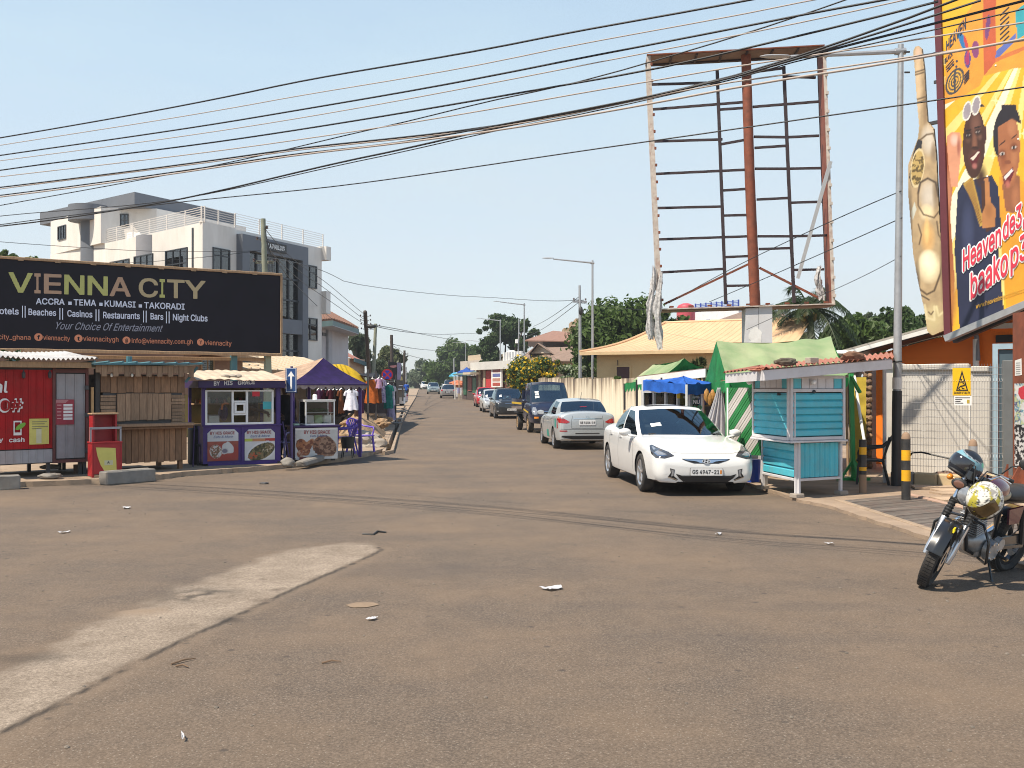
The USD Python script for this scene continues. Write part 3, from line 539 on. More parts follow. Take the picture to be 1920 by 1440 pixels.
t('fascia', bar(F1b.pt(.1,2.98,.52), F1b.pt(F1b.L + .5,2.65,.52), .04,.16), WOODL)
# lean-to roof with weights in front of the apartment block
F1c = Fc(PX(430,700,36.2)[:2], PX(640,700,40)[:2])
t = T('shed_with_sheet_roof', 'shed with sun bleached sheet roof between the brown house and purple gazebo', 'shed')
t('wall', F1c.box(0, F1c.L, 0,2.3,-3,0), pm('shed_boards', (.17,.14,.12), .9, var=.3)); 
t('roof', slab([F1c.pt(-.4,2.45,.7), F1c.pt(F1c.L, 2.3,.7), F1c.pt(F1c.L, 3.0,-2.5), F1c.pt(-.4,3.1,-2.5)], .06), pm('bleached_sheet', (.50,.40,.28), .8, var=.18, scale=3, stretch=(9,1,1)))
for k in range(14): u = -.3 + k * F1c.L / 13.5; t('roof_rib', bar(F1c.pt(u, 2.47 - .012 * k, .7), F1c.pt(u, 3.12 - .008 * k, -2.5), .05,.04), _mats['bleached_sheet'])
t('fascia', bar(F1c.pt(-.4,2.36,.72), F1c.pt(F1c.L, 2.2,.72), .04,.14), WOODL)
t('window', F1c.pbox(455,668,485,680,-.01,.04), MULL)

# ---- black hoarding VIENNA CITY
A, Bp = PX(-150,700,25.9), PX(525,700,31)
FV = Fc(A[:2], Bp[:2]); zb, zt = 2.80,5.20
t = T('billboard', 'large black billboard lettered VIENNA CITY on posts above the left kiosks', 'billboard')
NAVY = pm('black_vinyl', (.0085,.0065,.012), .55, var=.25, scale=1.2, spec=.2)
t('panel', FV.box(0, FV.L, zb, zt, -.06,0), NAVY)
fr = [('frame_rail', FV.box(-.05, FV.L + .06, zt, zt + .07,-.1,.05,.01)), ('frame_rail', FV.box(-.05, FV.L + .06, zb - .09, zb, -.1,.05,.01)), ('frame_stile', FV.box(FV.L, FV.L + .07, zb, zt, -.1,.045,.01)), ('frame_stile', FV.box(-.06,-.002, zb, zt, -.1,.045,.01)),
   ('frame_rail', FV.box(-.05, FV.L - .3, zb - .24, zb - .15,-.3,-.18,.01))]
for n_, m_ in fr: t(n_, m_, WOODL)
for k in range(10): u = .5 + k * .92; t('clip', FV.box(u - .07, u + .07, zt - .03, zt + .03,.05,.065), WOODL); t('clip', FV.box(u - .07, u + .07, zb - .07, zb - .03,.05,.065), WOODL)
for px in (-90,28,442,506): u = FV.hit(px, 690)[0]; t('post', FV.box(u - .09, u + .09,0, zt - .1,-.32,-.12,.015), TEAL if px != 506 else pm('pale_green_post', (.24,.27,.2), .8))
LG = [pm('gold_letter', (.42,.33,.18), .5, var=.05), pm('lime_letter', (.42,.42,.13), .5, var=.05), pm('brown_letter', (.40,.25,.16), .5, var=.05), pm('light_letter', (.62,.66,.78), .5, var=.03), pm('thin_letter', (.28,.29,.36), .5, var=.05), pm('orange_letter', (.62,.23,.12), .5, var=.05)]
for ch, x0, x1, dx, m_ in [('V', 16,61,0,1), ('I', 64,76,0,2), ('E', 82,115,0,2), ('N', 120,158,0,1), ('N', 164,202,0,1), ('A', 205,245,0,2), ('C', 260,296,0,0), ('I', 299,309,0,1), ('T', 313,346,0,0), ('Y', 346,385,0,0)]:
 yb = 547 + (x0 - 16) * (560 - 547) / (385 - 16); yb2 = 547 + (x1 - 16) * (560 - 547) / (385 - 16)
 t('letter', FV.text(ch, (x0, yb), (x1, yb2), 36 - (x0 - 16) * .010,.003, True, .006), LG[m_])
def vt(txt, a, b, cap, m_, bold=True): t('lettering', FV.text(txt, a, b, cap, .003, bold), LG[m_])
vt('ACCRA', (67,570), (121,571.5), 11,3); vt('TEMA', (138,572), (180,573.5), 11,3); vt('KUMASI', (196,574.5), (254,576.5), 11,3); vt('TAKORADI', (270,577.5), (346,580.5), 11,3)
for x, y in ((131,569), (189,571), (263,574)): u, z = FV.hit(x, y); t('bullet', FV.box(u - .045, u + .045, z - .04, z + .05,.001,.005), LG[3])
vt('Hotels', (-13,588), (35,589.5), 11.5,3); vt('||', (41,591), (48,591.2), 13,3); vt('Beaches', (53,590.3), (105,592), 11.5,3); vt('||', (111,595), (118,595.2), 13,3); vt('Casinos', (126,593), (173,595.2), 11.5,3); vt('||', (179,597.5), (186,597.8), 13,3)
vt('Restaurants', (193,596.3), (262,598), 11.5,3); vt('||', (268,600), (275,600.2), 13,3); vt('Bars', (282,598.5), (306,599.5), 11.5,3); vt('||', (311,601.5), (318,601.8), 13,3); vt('Night Clubs', (324,600.2), (389,602.5), 11.5,3)
ua, za = FV.hit(101,617); ub, zb_ = FV.hit(302,622); t('lettering', FV.text_uz('Your Choice Of Entertainment', (ua, za), (ub, zb_), .20,.003, slant=.35), LG[4])
for txt, x0, x1, y in [('viennacity_ghana', -42,57,635), ('viennacity', 81,131,637), ('viennacitygh', 156,222,639), ('info@viennacity.com.gh', 247,361,643), ('viennacity', 384,434,646.5)]: vt(txt, (x0, y), (x1, y + 2.0), 9,5, False)
for x, y in ((72,632), (147,634.5), (237,638), (376,641.5)):
 u, z = FV.hit(x, y); t('round_icon', FV.ext(Point(u, z).buffer(.105), .001,.005), LG[5]); t('icon_mark', FV.text_uz({72: 'f', 147: 't', 237: '@', 376: 'Y'}[x], (u - .035, z - .06), (u + .04, z - .06), .11,.0055, True), NAVY)

# ---- red kiosk
RED = pm('red_paint', (.33,.004,.006), .55, bump=.2, bscale=4, spec=.25, var=.2, dirt=.45, dirtcol=(.17,.03,.02), dscale=2.0)
GRM = pm('grey_sheet', (.30,.29,.30), .5,.25, var=.12, scale=5, bump=.25, bscale=5, dirt=.35, dirtcol=(.3,.18,.15), obj=.12)
FK = Fc(GP(-95,903,.1)[:2], GP(165,889,.1)[:2], .1)
t = T('red_kiosk', 'red sheet metal phone credit kiosk with grey door at the far left', 'kiosk')
def corr(F_, u0, u1, z0, z1, d, pitch=.13, depth=.025, horiz=False):
 """A ribbed sheet: flat pans with raised ribs."""
 ms = [F_.box(u0, u1, z0, z1, d - .012, d)]
 if not horiz:
  n = max(1, int((u1 - u0) / pitch))
  for k in range(n + 1):
   u = u0 + .012 + (u1 - u0 - .024) * k / n; ms.append(F_.box(u - .011, u + .011, z0, z1, d, d + depth * .6,.003))
 else:
  n = max(1, int((z1 - z0) / pitch))
  for k in range(n + 1):
   z = z0 + .012 + (z1 - z0 - .024) * k / n; ms.append(F_.box(u0, u1, z - .011, z + .011, d, d + depth * .6,.003))
 return J(*ms)
ud = FK.hit(98,760)[0]; ur = FK.L; zf, ztop = .34,2.12
t('body', J(FK.box(-.02, ur, zf, ztop, -1.5,-.03)), DARK)
t('wall_panel', corr(FK, 0, ud, .62, ztop - .05,0), RED); t('wall_panel', corr(FK, 0, ud, zf + .02,.60,0), GRM, label='bare grey bottom strip of the red wall')
t('door', corr(FK, ud + .07, ur - .06, zf + .08, ztop - .12,.0), GRM)
t('door_frame', J(FK.box(ud, ud + .05, zf, ztop, -.02,.035), FK.box(ur - .05, ur, zf, ztop, -.02,.035), FK.box(ud + .05, ur - .05, ztop - .1, ztop - .03,-.02,.033), FK.box(ud + .05, ur - .05, zf, zf + .06,-.02,.033)), pm('rusty_frame', (.10,.03,.025), .7, var=.3))
t('fascia', FK.box(-.1, ur + .02, ztop - .01, ztop + .10,-.1,.16,.008), WOODL)
uu = np.linspace(-.2, ur + .1,160); dd = np.array([.30,-.6,-1.75])
P = np.stack([FK.pt(uu, ztop + .16 + .022 * np.sin(uu * 2 * np.pi / .085) + .02 * np.sin(uu * 3) + (0.0 if d > 0 else .10 * (-d)), np.full(160, d)) for d in dd])
t('roof', gridm(P), pm('zinc_sheet', (.5,.48,.46), .45,.3, var=.2, dirt=.4), True)
for u in (.15, ud - .9, ud - .05, ur - .12, ur - .04): t('leg', FK.box(u - .03, u + .03,.1, zf, -.12,-.06), DARK); t('leg', FK.box(u - .03, u + .03,.1, zf, -1.4,-1.34), DARK)
WP = pm('white_print', (.66,.63,.6), .5, var=.05)
def ftext(txt, a, b, cap, m_, d=.022, slant=0., bold=True): 
 ua, za = FK.hit(*a, d); ub, zb = FK.hit(*b, d); zc = FK.hit(a[0], a[1] - cap, d)[1] - za
 t('lettering', FK.text_uz(txt, (ua, za), (ub, zb), zc, d, bold, .004, slant), m_)
ftext('al', (-12,735), (14,736), 21, WP, slant=.1); ftext('0#', (-2,773), (44,772), 25, WP, .020); ftext('0#', (1,770), (41,769), 19, RED, .026); ftext('*17', (-66,774), (-4,773), 25, WP, .022)
ftext('cash', (17,829), (46,828), 8, WP); ftext('money', (-40,828), (6,828), 8, WP)
u0, u1, z0, z1 = FK.rect(25,789,40,816)
t('phone_sign', J(FK.box(u0, u1, z1 - .025, z1,.017,.022), FK.box(u0, u1, z0, z0 + .05,.017,.022), FK.box(u0, u0 + .02, z0, z1,.017,.021), FK.box(u1 - .02, u1, z0, z1,.017,.021)), WP)
t('leaf_sign', FK.ext(affinity.rotate(affinity.scale(Point((u0 + u1) / 2 + .05, (z0 + z1) / 2 + .03).buffer(.09), 1.1,.45), 35), .018,.026), pm('leaf_green', (.15,.35,.03), .5))
YP = pm('yellow_poster', (.52,.45,.11), .6, var=.12, scale=4)
t('poster', FK.pbox(55,785,92,833,.017,.022), YP, label='torn yellow paper poster')
for k, y in enumerate((790,794,799,803)): t('poster_print', FK.pbox(60, y, 60 + (28,24,30,18)[k], y + 1.4,.0225,.0235), pm('ink_grey', (.16,.15,.08), .6) if k == 0 else _mats['ink_grey'])
t('poster_print', FK.pbox(68,803,78,831,.0225,.0235), pm('poster_pale', (.5,.47,.3), .6))
t('poster', FK.pbox(104,749,139,796,.019,.024), pm('maroon_poster', (.25,.02,.035), .5), label='maroon price list poster on the door')
for k in range(5):
 t('price_box', FK.pbox(119,757.5 + k * 6.3,136,762 + k * 6.3,.0245,.026), WP); t('poster_print', FK.pbox(107,758.8 + k * 6.3,115,760.4 + k * 6.3,.0245,.026), pm('pinkish_ink', (.5,.25,.25), .5) if k == 0 else _mats['pinkish_ink'])
for k in range(3): t('poster_print', FK.pbox(105,750.7 + 2 * k, 128 - 2 * k, 751.7 + 2 * k, .0245,.026), _mats['pinkish_ink'])
for y in (727,778,845): u, z = FK.hit(160, y); t('hinge', FK.box(u - .02, u + .05, z - .04, z + .04,.03,.06,.01), DARK)
for px in (42,91): u, z = FK.hit(px, 700); t('lamp_holder', lathe([(0,-.1), (.03,-.08), (.035,0), (.012,.04), (0,.1)], 8, c=FK.pt(u, z, .08)), DARK)

# ---- wooden kiosk, plank by plank
FW = Fc(GP(189,888,.1)[:2], GP(347,879,.1)[:2], .1)
t = T('wooden_kiosk', 'brown plank kiosk with shuttered hatch and toothed eaves board', 'kiosk')
PLK = pm('plank', (.20,.107,.055), .8, var=.35, scale=7, stretch=(5,5,.7), bump=.5, bscale=40, obj=.25)
PLK2 = pm('plank_bleached', (.25,.155,.092), .82, var=.3, scale=7, stretch=(5,5,.7), bump=.5, bscale=40, obj=.22)
r = np.random.default_rng(31)
t('core', FW.box(.05, FW.L - .05,.28,2.0,-1.25,-.03), DARK)
def planks(u0, u1, z0, z1, n, d, mat, horiz=False):
 e = np.sort(np.concatenate([[0], np.cumsum(r.uniform(.75,1.25, n))])); e = e / e[-1]
 for k in range(n):
  if horiz: t('plank', FW.box(u0 + r.uniform(-.01,.01), u1 + r.uniform(-.01,.01), z0 + e[k] * (z1 - z0) + .004, z0 + e[k + 1] * (z1 - z0) - .004, d - .03, d + r.uniform(-.004,.006), .004), mat)
  else: t('plank', FW.box(u0 + e[k] * (u1 - u0) + .003, u0 + e[k + 1] * (u1 - u0) - .003, z0 + r.uniform(-.012,.012), z1 + r.uniform(-.008,.008), d - .03, d + r.uniform(-.004,.006), .004), mat)
uh0, uh1 = FW.hit(219,760)[0], FW.hit(321,760)[0]; L_ = FW.L
planks(.0, L_, 1.64,1.98,11,0, PLK); planks(uh0, uh1,1.10,1.625,8,.015, PLK2); planks(.0, uh0 - .01,1.0,1.6,9,.0, PLK2, True); planks(uh1 + .01, L_, 1.0,1.6,9,.0, PLK2, True)
planks(uh0 - .1, L_ + .03,.27,.95,12,.02, PLK); planks(0, uh0 - .1,.3,.98,3,0, PLK)
t('counter_shelf', FW.box(uh0 - .05, L_ + .1,.98,1.04,-.02,.22,.01), PLK2)
t('counter_shelf', FW.box(uh0 - .05, L_ + .1,.93,.975,-.02,.18,.01), PLK)
for k in range(18):
 u = -.1 + k * (L_ + .16) / 17; t('eaves_board', FW.box(u - .052, u + .052,1.955 if k % 2 else 2.03,2.17,.14,.165,.003), PLK2)
t('post', FW.box(-.09,-.01,.1,2.1,-.12,-.02), pm('dark_post', (.04,.035,.03), .8)); t('post', FW.box(-.16,-.11,.75,1.75,-.1,-.05), pm('new_timber', (.5,.3,.13), .7))
for u in (.05, L_ - .06): t('leg', FW.box(u - .04, u + .04,.1,.3,-.15,-.06), PLK); t('leg', FW.box(u - .04, u + .04,.1,.3,-1.2,-1.1), PLK)
t('roof', slab([FW.pt(-.22,2.20,.24), FW.pt(L_ + .28,2.24,.24), FW.pt(L_ + .28,2.2,-1.5), FW.pt(-.22,2.16,-1.5)], .03), TEAL)
uu = np.linspace(-.2, L_ + .25,9)
for u in uu: t('roof_rib', tube([FW.pt(u, 2.225 + .01,.25), FW.pt(u, 2.19,-1.5)], .022,6), TEAL)
t('vent_pipe', cyl(FW.pt(.62,2.22,-.2), FW.pt(.62,2.36,-.2), .055, n=10), TEAL)
t('brace', bar(FW.pt(L_, 1.85,.02), FW.pt(L_ + .22,2.16,.1), .05), TEAL)
BULB = pm('bulb_glass', (.8,.78,.7), .2)
for px in (206,244,277,315,665 - 340):
 u, z = FW.hit(px, 702 if px != 325 else 682); b = lathe([(0,-.055), (.022,-.045), (.028,-.02), (.018,.015), (.013,.02)], 10, c=FW.pt(u, z, .09))
 w = t.node('light_bulb'); t('glass', b, BULB, True, under=w); t('holder', J(cyl(FW.pt(u, z + .02,.09), FW.pt(u, z + .06,.09), .014, n=8), tube([FW.pt(u, z + .06,.09), FW.pt(u, 2.02,.1)], .004,4)), BLACK, under=w)

# ---- red stand with poster, kerb blocks, rocks
FS = Fc(GP(173,896,.1)[:2], GP(229,893,.1)[:2], .1)
t = T('red_stand', 'red wooden vendor stand with torn yellow poster beside the plank kiosk', 'stand')
RD2 = pm('stand_red', (.30,.010,.013), .5, var=.2)
t('front_board', FS.box(.02, FS.L - .02,.16,.72,-.03,0,.005), RD2); t('side_board', FS.box(.0,.02,.12,.72,-.28,0), RD2); t('side_board', FS.box(FS.L - .02, FS.L, .12,.72,-.28,0), RD2)
t('top_board', FS.box(-.01, FS.L + .01,.72,.75,-.3,.01,.005), RD2)
t('cabinet', J(FS.box(.02,.45,.752,1.25,-.28,-.25), FS.box(.02,.05,.752,1.25,-.25,-.04), FS.box(.42,.45,.752,1.25,-.25,-.04)), RD2); t('cabinet_top', FS.box(0,.48,1.25,1.275,-.3,-.02,.005), WOODL)
t('rail', J(FS.box(-.03, FS.L, .98,1.02,-.06,-.03), FS.box(-.03,.0,.75,1.0,-.06,-.03), FS.box(FS.L - .03, FS.L, .75,1.0,-.06,-.03)), GRM)
t('leg', J(FS.box(0,.04,.1,.16,-.06,-.01), FS.box(FS.L - .04, FS.L, .1,.16,-.06,-.01)), RD2)
t('poster', FS.ppoly([(180,839), (217,840), (219,885), (198,886), (189,872), (183,855)], .001,.005), YP); t('poster_print', FS.pbox(196,863,212,872,.0055,.007), _mats['poster_pale'])
t('lettering', FS.text('A', (201,869), (206,869), 4,.0075, True), BLACK)
def cblock(px0, py0, px1, py1, h, d, lab, seed):
 a, b = GP(px0, py0,.0), GP(px1, py1,.0); F_ = Fc(a[:2], b[:2]); m = F_.box(0, F_.L, 0, h, -d, 0,.02)
 m = trimesh.Trimesh(*m); m = m.subdivide().subdivide(); v = np.array(m.vertices); v += (meshkit.fbm(v * 6,3, seed)[:, None] - .5) * .03
 solo('kerb_block', lab, 'kerb block', (v, np.array(m.faces)), CONCD, 25)
cblock(-30,921,38,918,.25,.22, 'short grey concrete block at the left frame edge before the red kiosk', 1)
cblock(200,911,293,903,.25,.25, 'long grey concrete block before the red stand', 2)
for px, py, r_, sq, lab, s_ in [(95,888,.17, (1.15,.8,.3), 'upper flat grey stone of the pair under the red kiosk door', 3), (95,898,.18, (1.15,.8,.3), 'lower flat grey stone of the pair under the red kiosk door', 4), (540,873,.15, (.95,.8,.7), 'pale rough rock on the kerb between the purple kiosk and counter', 5)]:
 c = GP(px, py, .1); solo('stone', lab, 'stone', rock(c + [0,0,.06 if s_ != 3 else .13], r_, s_, 2,.35, sq), CONCD, 30)
a, b = GP(562,876,.05), GP(618,862,.08)
m = trimesh.Trimesh(*bar(a + [0,0,.06], b + [0,0,.12], .2,.14, ch=.03)).subdivide().subdivide(); v = np.array(m.vertices); v += (meshkit.fbm(v * 5,3,9)[:, None] - .5) * .08
solo('stone_slab', 'tilted broken concrete slab on the kerb before the food counter', 'slab', (v, np.array(m.faces)), CONCD, 25)
solo('paint_pot', 'rusty tin pot standing under the corner of the red kiosk', 'tin', lathe([(0,0), (.07,0), (.075,.17), (.06,.17), (.06,.02)], 14, c=FK.pt(ur - .1,.1,-.3)), pm('old_tin', (.10,.055,.035), .7, var=.4))

# ---- purple kiosk BY HIS GRACE
PUR = pm('purple_paint', (.042,.014,.155), .5, var=.18, scale=3, dirt=.3, dirtcol=(.09,.065,.09), dscale=2.2, bump=.15, bscale=8)
PURD = pm('dark_purple_paint', (.028,.010,.075), .5, var=.15)
FP_ = Fc(GP(379,874,.1)[:2], GP(528,868,.1)[:2], .1); L_ = FP_.L; DP = 1.25
t = T('purple_kiosk', 'purple glazed food kiosk lettered BY HIS GRACE with white window frame', 'kiosk')
t('lower_wall', J(FP_.box(.02, L_ - .02,.14,.92,-.04,0), FP_.box(.02,.06,.14,.92,-DP, -.04), FP_.box(L_ - .06, L_ - .02,.14,.92,-DP, -.04)), PUR)
t('skirting', FP_.box(.12, L_ - .1,.1,.15,-.06,.02), PUR)
t('counter_edge', FP_.box(0, L_, .92,.955,-.1,.03,.006), PUR); t('centre_batten', FP_.box(L_ / 2 - .03, L_ / 2 + .02,.15,.9,0,.018), PUR)
t('floor', FP_.box(.02, L_ - .02,.14,.18,-DP, -.04), DARK)
for u in (.03, L_ - .08):
 t('corner_post', FP_.box(u - .04, u + .05,.95,1.76,-.06,.02), PUR); t('corner_post', FP_.box(u - .02, u + .04,.14,1.76,-DP, -DP + .06), PUR)
t('eaves_board', FP_.box(-.12, L_ + .03,1.735,1.885,-.02,.16,.008), PURD)
t('eaves_board', FP_.box(-.12,-.09,1.735,1.885,-DP - .1,-.02), PURD)
t('lettering', FP_.text('BY', (401,723), (412,722.5), 7.6,.163, True), WP); t('lettering', FP_.text('HIS', (420,722), (436,721.7), 7.6,.163, True), WP); t('lettering', FP_.text('GRACE', (446,721.5), (478,720), 7.6,.163, True), WP)
uu = np.linspace(-.16, L_ + .08,90); P = np.stack([FP_.pt(uu, 1.897 + k * .055 + .018 * np.abs(np.sin(uu * np.pi / .2)) + .012 * np.sin(uu * 5 + k), np.full(90, d)) for k, d in enumerate([.22,-.1,-.5,-.9,-1.45])])
t('roof', gridm(P), pm('sandy_roof_sheet', (.5,.40,.29), .7, var=.2, dirt=.3), True)
for px, s_ in ((422,1), (436,2), (446,3)): u, z = FP_.hit(px, 712,-.2); t('roof_weight', rock(FP_.pt(u, 1.99,-.2), .07, s_, 1,.4, (1.3,1,.6)), CONC)
# window frame with panes
ws = [FP_.hit(x, 770)[0] for x in (384,433.5,465,512.5)]; z0, z1 = .956,1.69
ww = t.node('window'); fr = .045
ms = [FP_.box(ws[0], ws[3], z0, z0 + fr, -.02,.03,.004), FP_.box(ws[0], ws[3], z1 - fr * .7, z1,-.02,.03,.004)]
for u in (ws[0] + fr / 2, ws[1] + fr * .6, ws[2] - fr * .6, ws[3] - fr / 2): ms.append(FP_.box(u - fr / 2, u + fr / 2, z0 + fr, z1 - fr * .7,-.02,.028,.004))
for z in (1.445,1.175): ms.append(FP_.box(ws[1] + fr, ws[2] - fr, z - .02, z + .02,-.018,.026))
t('frame', J(*ms), WCLEAN, under=ww)
t('hatch', J(FP_.box(ws[1] + fr + .015, ws[2] - fr - .015,1.20,1.245,.0,.04), FP_.box(ws[1] + fr + .015, ws[2] - fr - .015,1.375,1.42,.0,.04), FP_.box(ws[1] + fr + .015, ws[1] + fr + .06,1.245,1.375,.0,.04), FP_.box(ws[2] - fr - .06, ws[2] - fr - .015,1.245,1.375,.0,.04)), WCLEAN, under=ww)
KG = glassmat('kiosk_glass', (.82,.84,.84), 1.45,.02)
for a, b in ((ws[0] + fr, ws[1] + fr * .1), (ws[2] - fr * .1, ws[3] - fr)): t('pane', FP_.box(a, b, z0 + fr, z1 - fr * .7,0,.006), KG, under=ww)
t('back_wall', FP_.box(.06, L_ - .06,.18,1.76,-DP, -DP + .03), pm('kiosk_inside', (.26,.20,.075), .8, var=.2)); t('ceiling', FP_.box(.0, L_, 1.77,1.80,-DP, 0), pm('kiosk_ceiling', (.2,.17,.1), .8))
t('shelf', FP_.box(.06, L_ - .06,1.37,1.395,-DP + .03,-DP + .3), WOODL); t('worktop', FP_.box(.06, L_ - .06,.92,.95,-DP + .1,-.1), WOODL)
t('sticker', FP_.pbox(473,734,487,743,.007,.009), pm('red_sticker', (.55,.02,.04), .5)); t('sticker', FP_.pbox(493,753,509,767,.007,.009), pm('teal_sticker', (.05,.38,.42), .5))
rb = np.random.default_rng(3); cols = [(.12,.05,.02), (.45,.12,.03), (.5,.4,.1), (.55,.52,.48), (.08,.12,.05), (.3,.05,.05)]
cm = [pm(f'jar_{k}', c_, .25, var=.1) for k, c_ in enumerate(cols)]
for k in range(17):
 u = .16 + k * (L_ - .3) / 16; h = rb.uniform(.08,.17)
 solo('jar', f'{["small dark", "orange lidded", "yellow", "white", "green", "red"][k % 6]} jar, {["first", "second", "third", "fourth", "fifth", "sixth", "seventh", "eighth", "ninth", "tenth", "eleventh", "twelfth", "thirteenth", "fourteenth", "fifteenth", "sixteenth", "last"][k]} from the left on the kiosk shelf', 'jar', lathe([(0,0), (.033,0), (.036, h * .7), (.02, h * .85), (.022, h), (0, h)], 8, c=FP_.pt(u, 1.396,-DP + .14)), cm[k % 6], group='jars on the purple kiosk shelf')
solo('cooking_box', 'grey steel food warmer behind the left pane of the purple kiosk', 'food warmer', FP_.box(.17,.42,.951,1.16,-.5,-.2,.02), ALU)
solo('hanging_bag', 'dark purple bag with orange strap hanging inside the purple kiosk', 'bag', J(rock(FP_.pt(.55,1.2,-.4), .13,4,2,.3, (.8,.6,1.4))), PURD, True)
solo('orange_cloth', 'bright orange cloth draped over the bag inside the purple kiosk', 'cloth', tube([FP_.pt(.47,1.27,-.24), FP_.pt(.49,1.38,-.24), FP_.pt(.56,1.41,-.24), FP_.pt(.63,1.39,-.24)], [.02,.025,.025,.015], 6), pm('orange_cloth_look', (.75,.22,.06), .7), True)
# food posters
def painted(t_, name, F_, px, nx, ny, d, fn, cut=None, label=None):
 u0, u1, z0, z1 = F_.rect(*px, d); U, Z = np.meshgrid(np.linspace(u0, u1, nx), np.linspace(z0, z1, ny)); a, b = (U - u0) / (u1 - u0), (Z - z0) / (z1 - z0)
 m = gridm(F_.pt(U, Z, np.full(U.shape, d))); col = fn(a.ravel(), b.ravel())
 if cut is not None: keep = cut(a.ravel(), b.ravel()); f = m[1]; f = f[keep[f].all(1)]; uq_, iv = np.unique(f, return_inverse=True); m = (m[0][uq_], iv.reshape(-1,3)); col = col[uq_]
 return t_(name, m, PRINT, paint=col, label=label)
def fill(c, mask, col): c[mask] = col
def ell(a, b, cx, cy, rx, ry, rot=0.): x, y = a - cx, b - cy; co, si = math.cos(rot), math.sin(rot); return ((x * co + y * si) / rx) ** 2 + ((-x * si + y * co) / ry) ** 2
def nz(a, b, s, seed): return meshkit.fbm(np.stack([a * s, b * s, np.full_like(a, seed)], -1), 4, seed)
WHT = np.array([.62,.62,.63])
def food1(a, b):
 c = np.tile(WHT, (len(a), 1)); n = nz(a, b, 9,3)
 m = b < .62; c[m] = np.array([.30,.07,.045]) * (.6 + .9 * n[m])[:, None]
 fill(c, ell(a, b, .55,.25,.52,.30) < 1, np.array([.36,.05,.035]))
 for cx, cy, rx, ry, rot, col in [(.66,.40,.2,.16,-.5, (.62,.6,.58)), (.72,.42,.1,.2,.5, (.66,.64,.62)), (.55,.31,.13,.1,.1, (.55,.52,.5)), (.27,.30,.2,.22,.3, (.5,.44,.38))]: fill(c, ell(a, b, cx, cy, rx, ry, rot) < 1, np.array(col))
 n2 = nz(a, b, 26,8); m = ell(a, b, .27,.30,.19,.21,.3) < 1; c[m] = np.where((n2[m] > .55)[:, None], [.6,.58,.55], np.where((n2[m] > .47)[:, None], [.45,.12,.05], [.16,.12,.07])); fill(c, ell(a, b, .56,.31,.09,.065) < 1, np.array([.2,.17,.22]))
 return c
def food2(a, b):
 c = np.tile(WHT * .95, (len(a), 1)); n = nz(a, b, 14,5); m = (b > .60) & (b < .7); c[m & (a < .45)] = [.45,.5,.08]; c[m & (a > .25) & (a < .7)] = [.5,.22,.1]; c[m & (a >= .68)] = [.4,.04,.03]
 m = ell(a, b, .55,.27,.47,.24,.42) < 1; fill(c, ell(a, b, .55,.27,.52,.3,.42) < 1, np.array([.66,.66,.67])); c[m] = np.where((n[m] > .56)[:, None], [.20,.15,.07], np.where((n[m] > .46)[:, None], [.10,.095,.035], [.045,.04,.02]))
 m2 = (ell(a, b, .3,.16,.22,.09,.3) < 1) & (nz(a, b, 20,9) > .52); c[m2] = [.45,.08,.03]; m3 = (ell(a, b, .75,.34,.2,.1,.5) < 1) & (nz(a, b, 24,2) > .55); c[m3] = [.5,.42,.3]
 return c
def cutc(k): return lambda a, b: ~((np.minimum(a, 1 - a) + (1 - b) * 1.05) < k)
for px, fn, (x0, x1, yb) in (((389,805,447,864), food1, (394,440,815)), ((459,804.5,515.5,862.5), food2, (463,508.5,813.5))):
 painted(t, 'food_poster', FP_, px, 70,76,.014, fn, cutc(.12)); t('lettering', FP_.text('BY HIS GRACE', (x0, yb), (x1, yb - 1.0), 5.3,.0165, True), pm('maroon_ink', (.27,.03,.035), .5) if 'maroon_ink' not in _mats else _mats['maroon_ink'])
 ua, za = FP_.hit(x0 + 6, yb + 6.5); ub, zb_ = FP_.hit(x1 - 4, yb + 5.5); t('lettering', FP_.text_uz('Eats & More', (ua, za), (ub, zb_), .05,.0165, slant=.4), pm('blue_ink', (.1,.14,.3), .5) if 'blue_ink' not in _mats else _mats['blue_ink'])
t('prop', tube([FP_.pt(L_ + .02,1.0,0), FP_.pt(L_ + .16,.1,.1)], .018,6), PURD); t('prop', tube([FP_.pt(-.16,.95,0), FP_.pt(-.2,.1,.05)], .015,6), PURD)
# black bin beside the kiosk
c = GP(364,872,.1) + [0,.3,0]
solo('black_bin', 'black plastic water drum between the plank kiosk and purple kiosk', 'drum', lathe([(0,0), (.2,0), (.22,.05), (.22,.75), (.18,.8), (.18,.83), (0,.83)], 18, c=c), BLACK, 30)
solo('teal_bucket', 'small teal bucket beside the black drum', 'bucket', lathe([(0,0), (.07,0), (.09,.16), (.085,.16), (.065,.02)], 12, c=c + [.2,-.28,.45]), TEAL)
solo('bucket_stool', 'dark wooden stool under the teal bucket', 'stool', J(box(c[0] + .08, c[1] - .4,.5, c[0] + .32, c[1] - .16,.549), *[box(c[0] + x, c[1] + y, .1, c[0] + x + .03, c[1] + y + .03,.5) for x in (.09,.28) for y in (-.39,-.2)]), DARK)

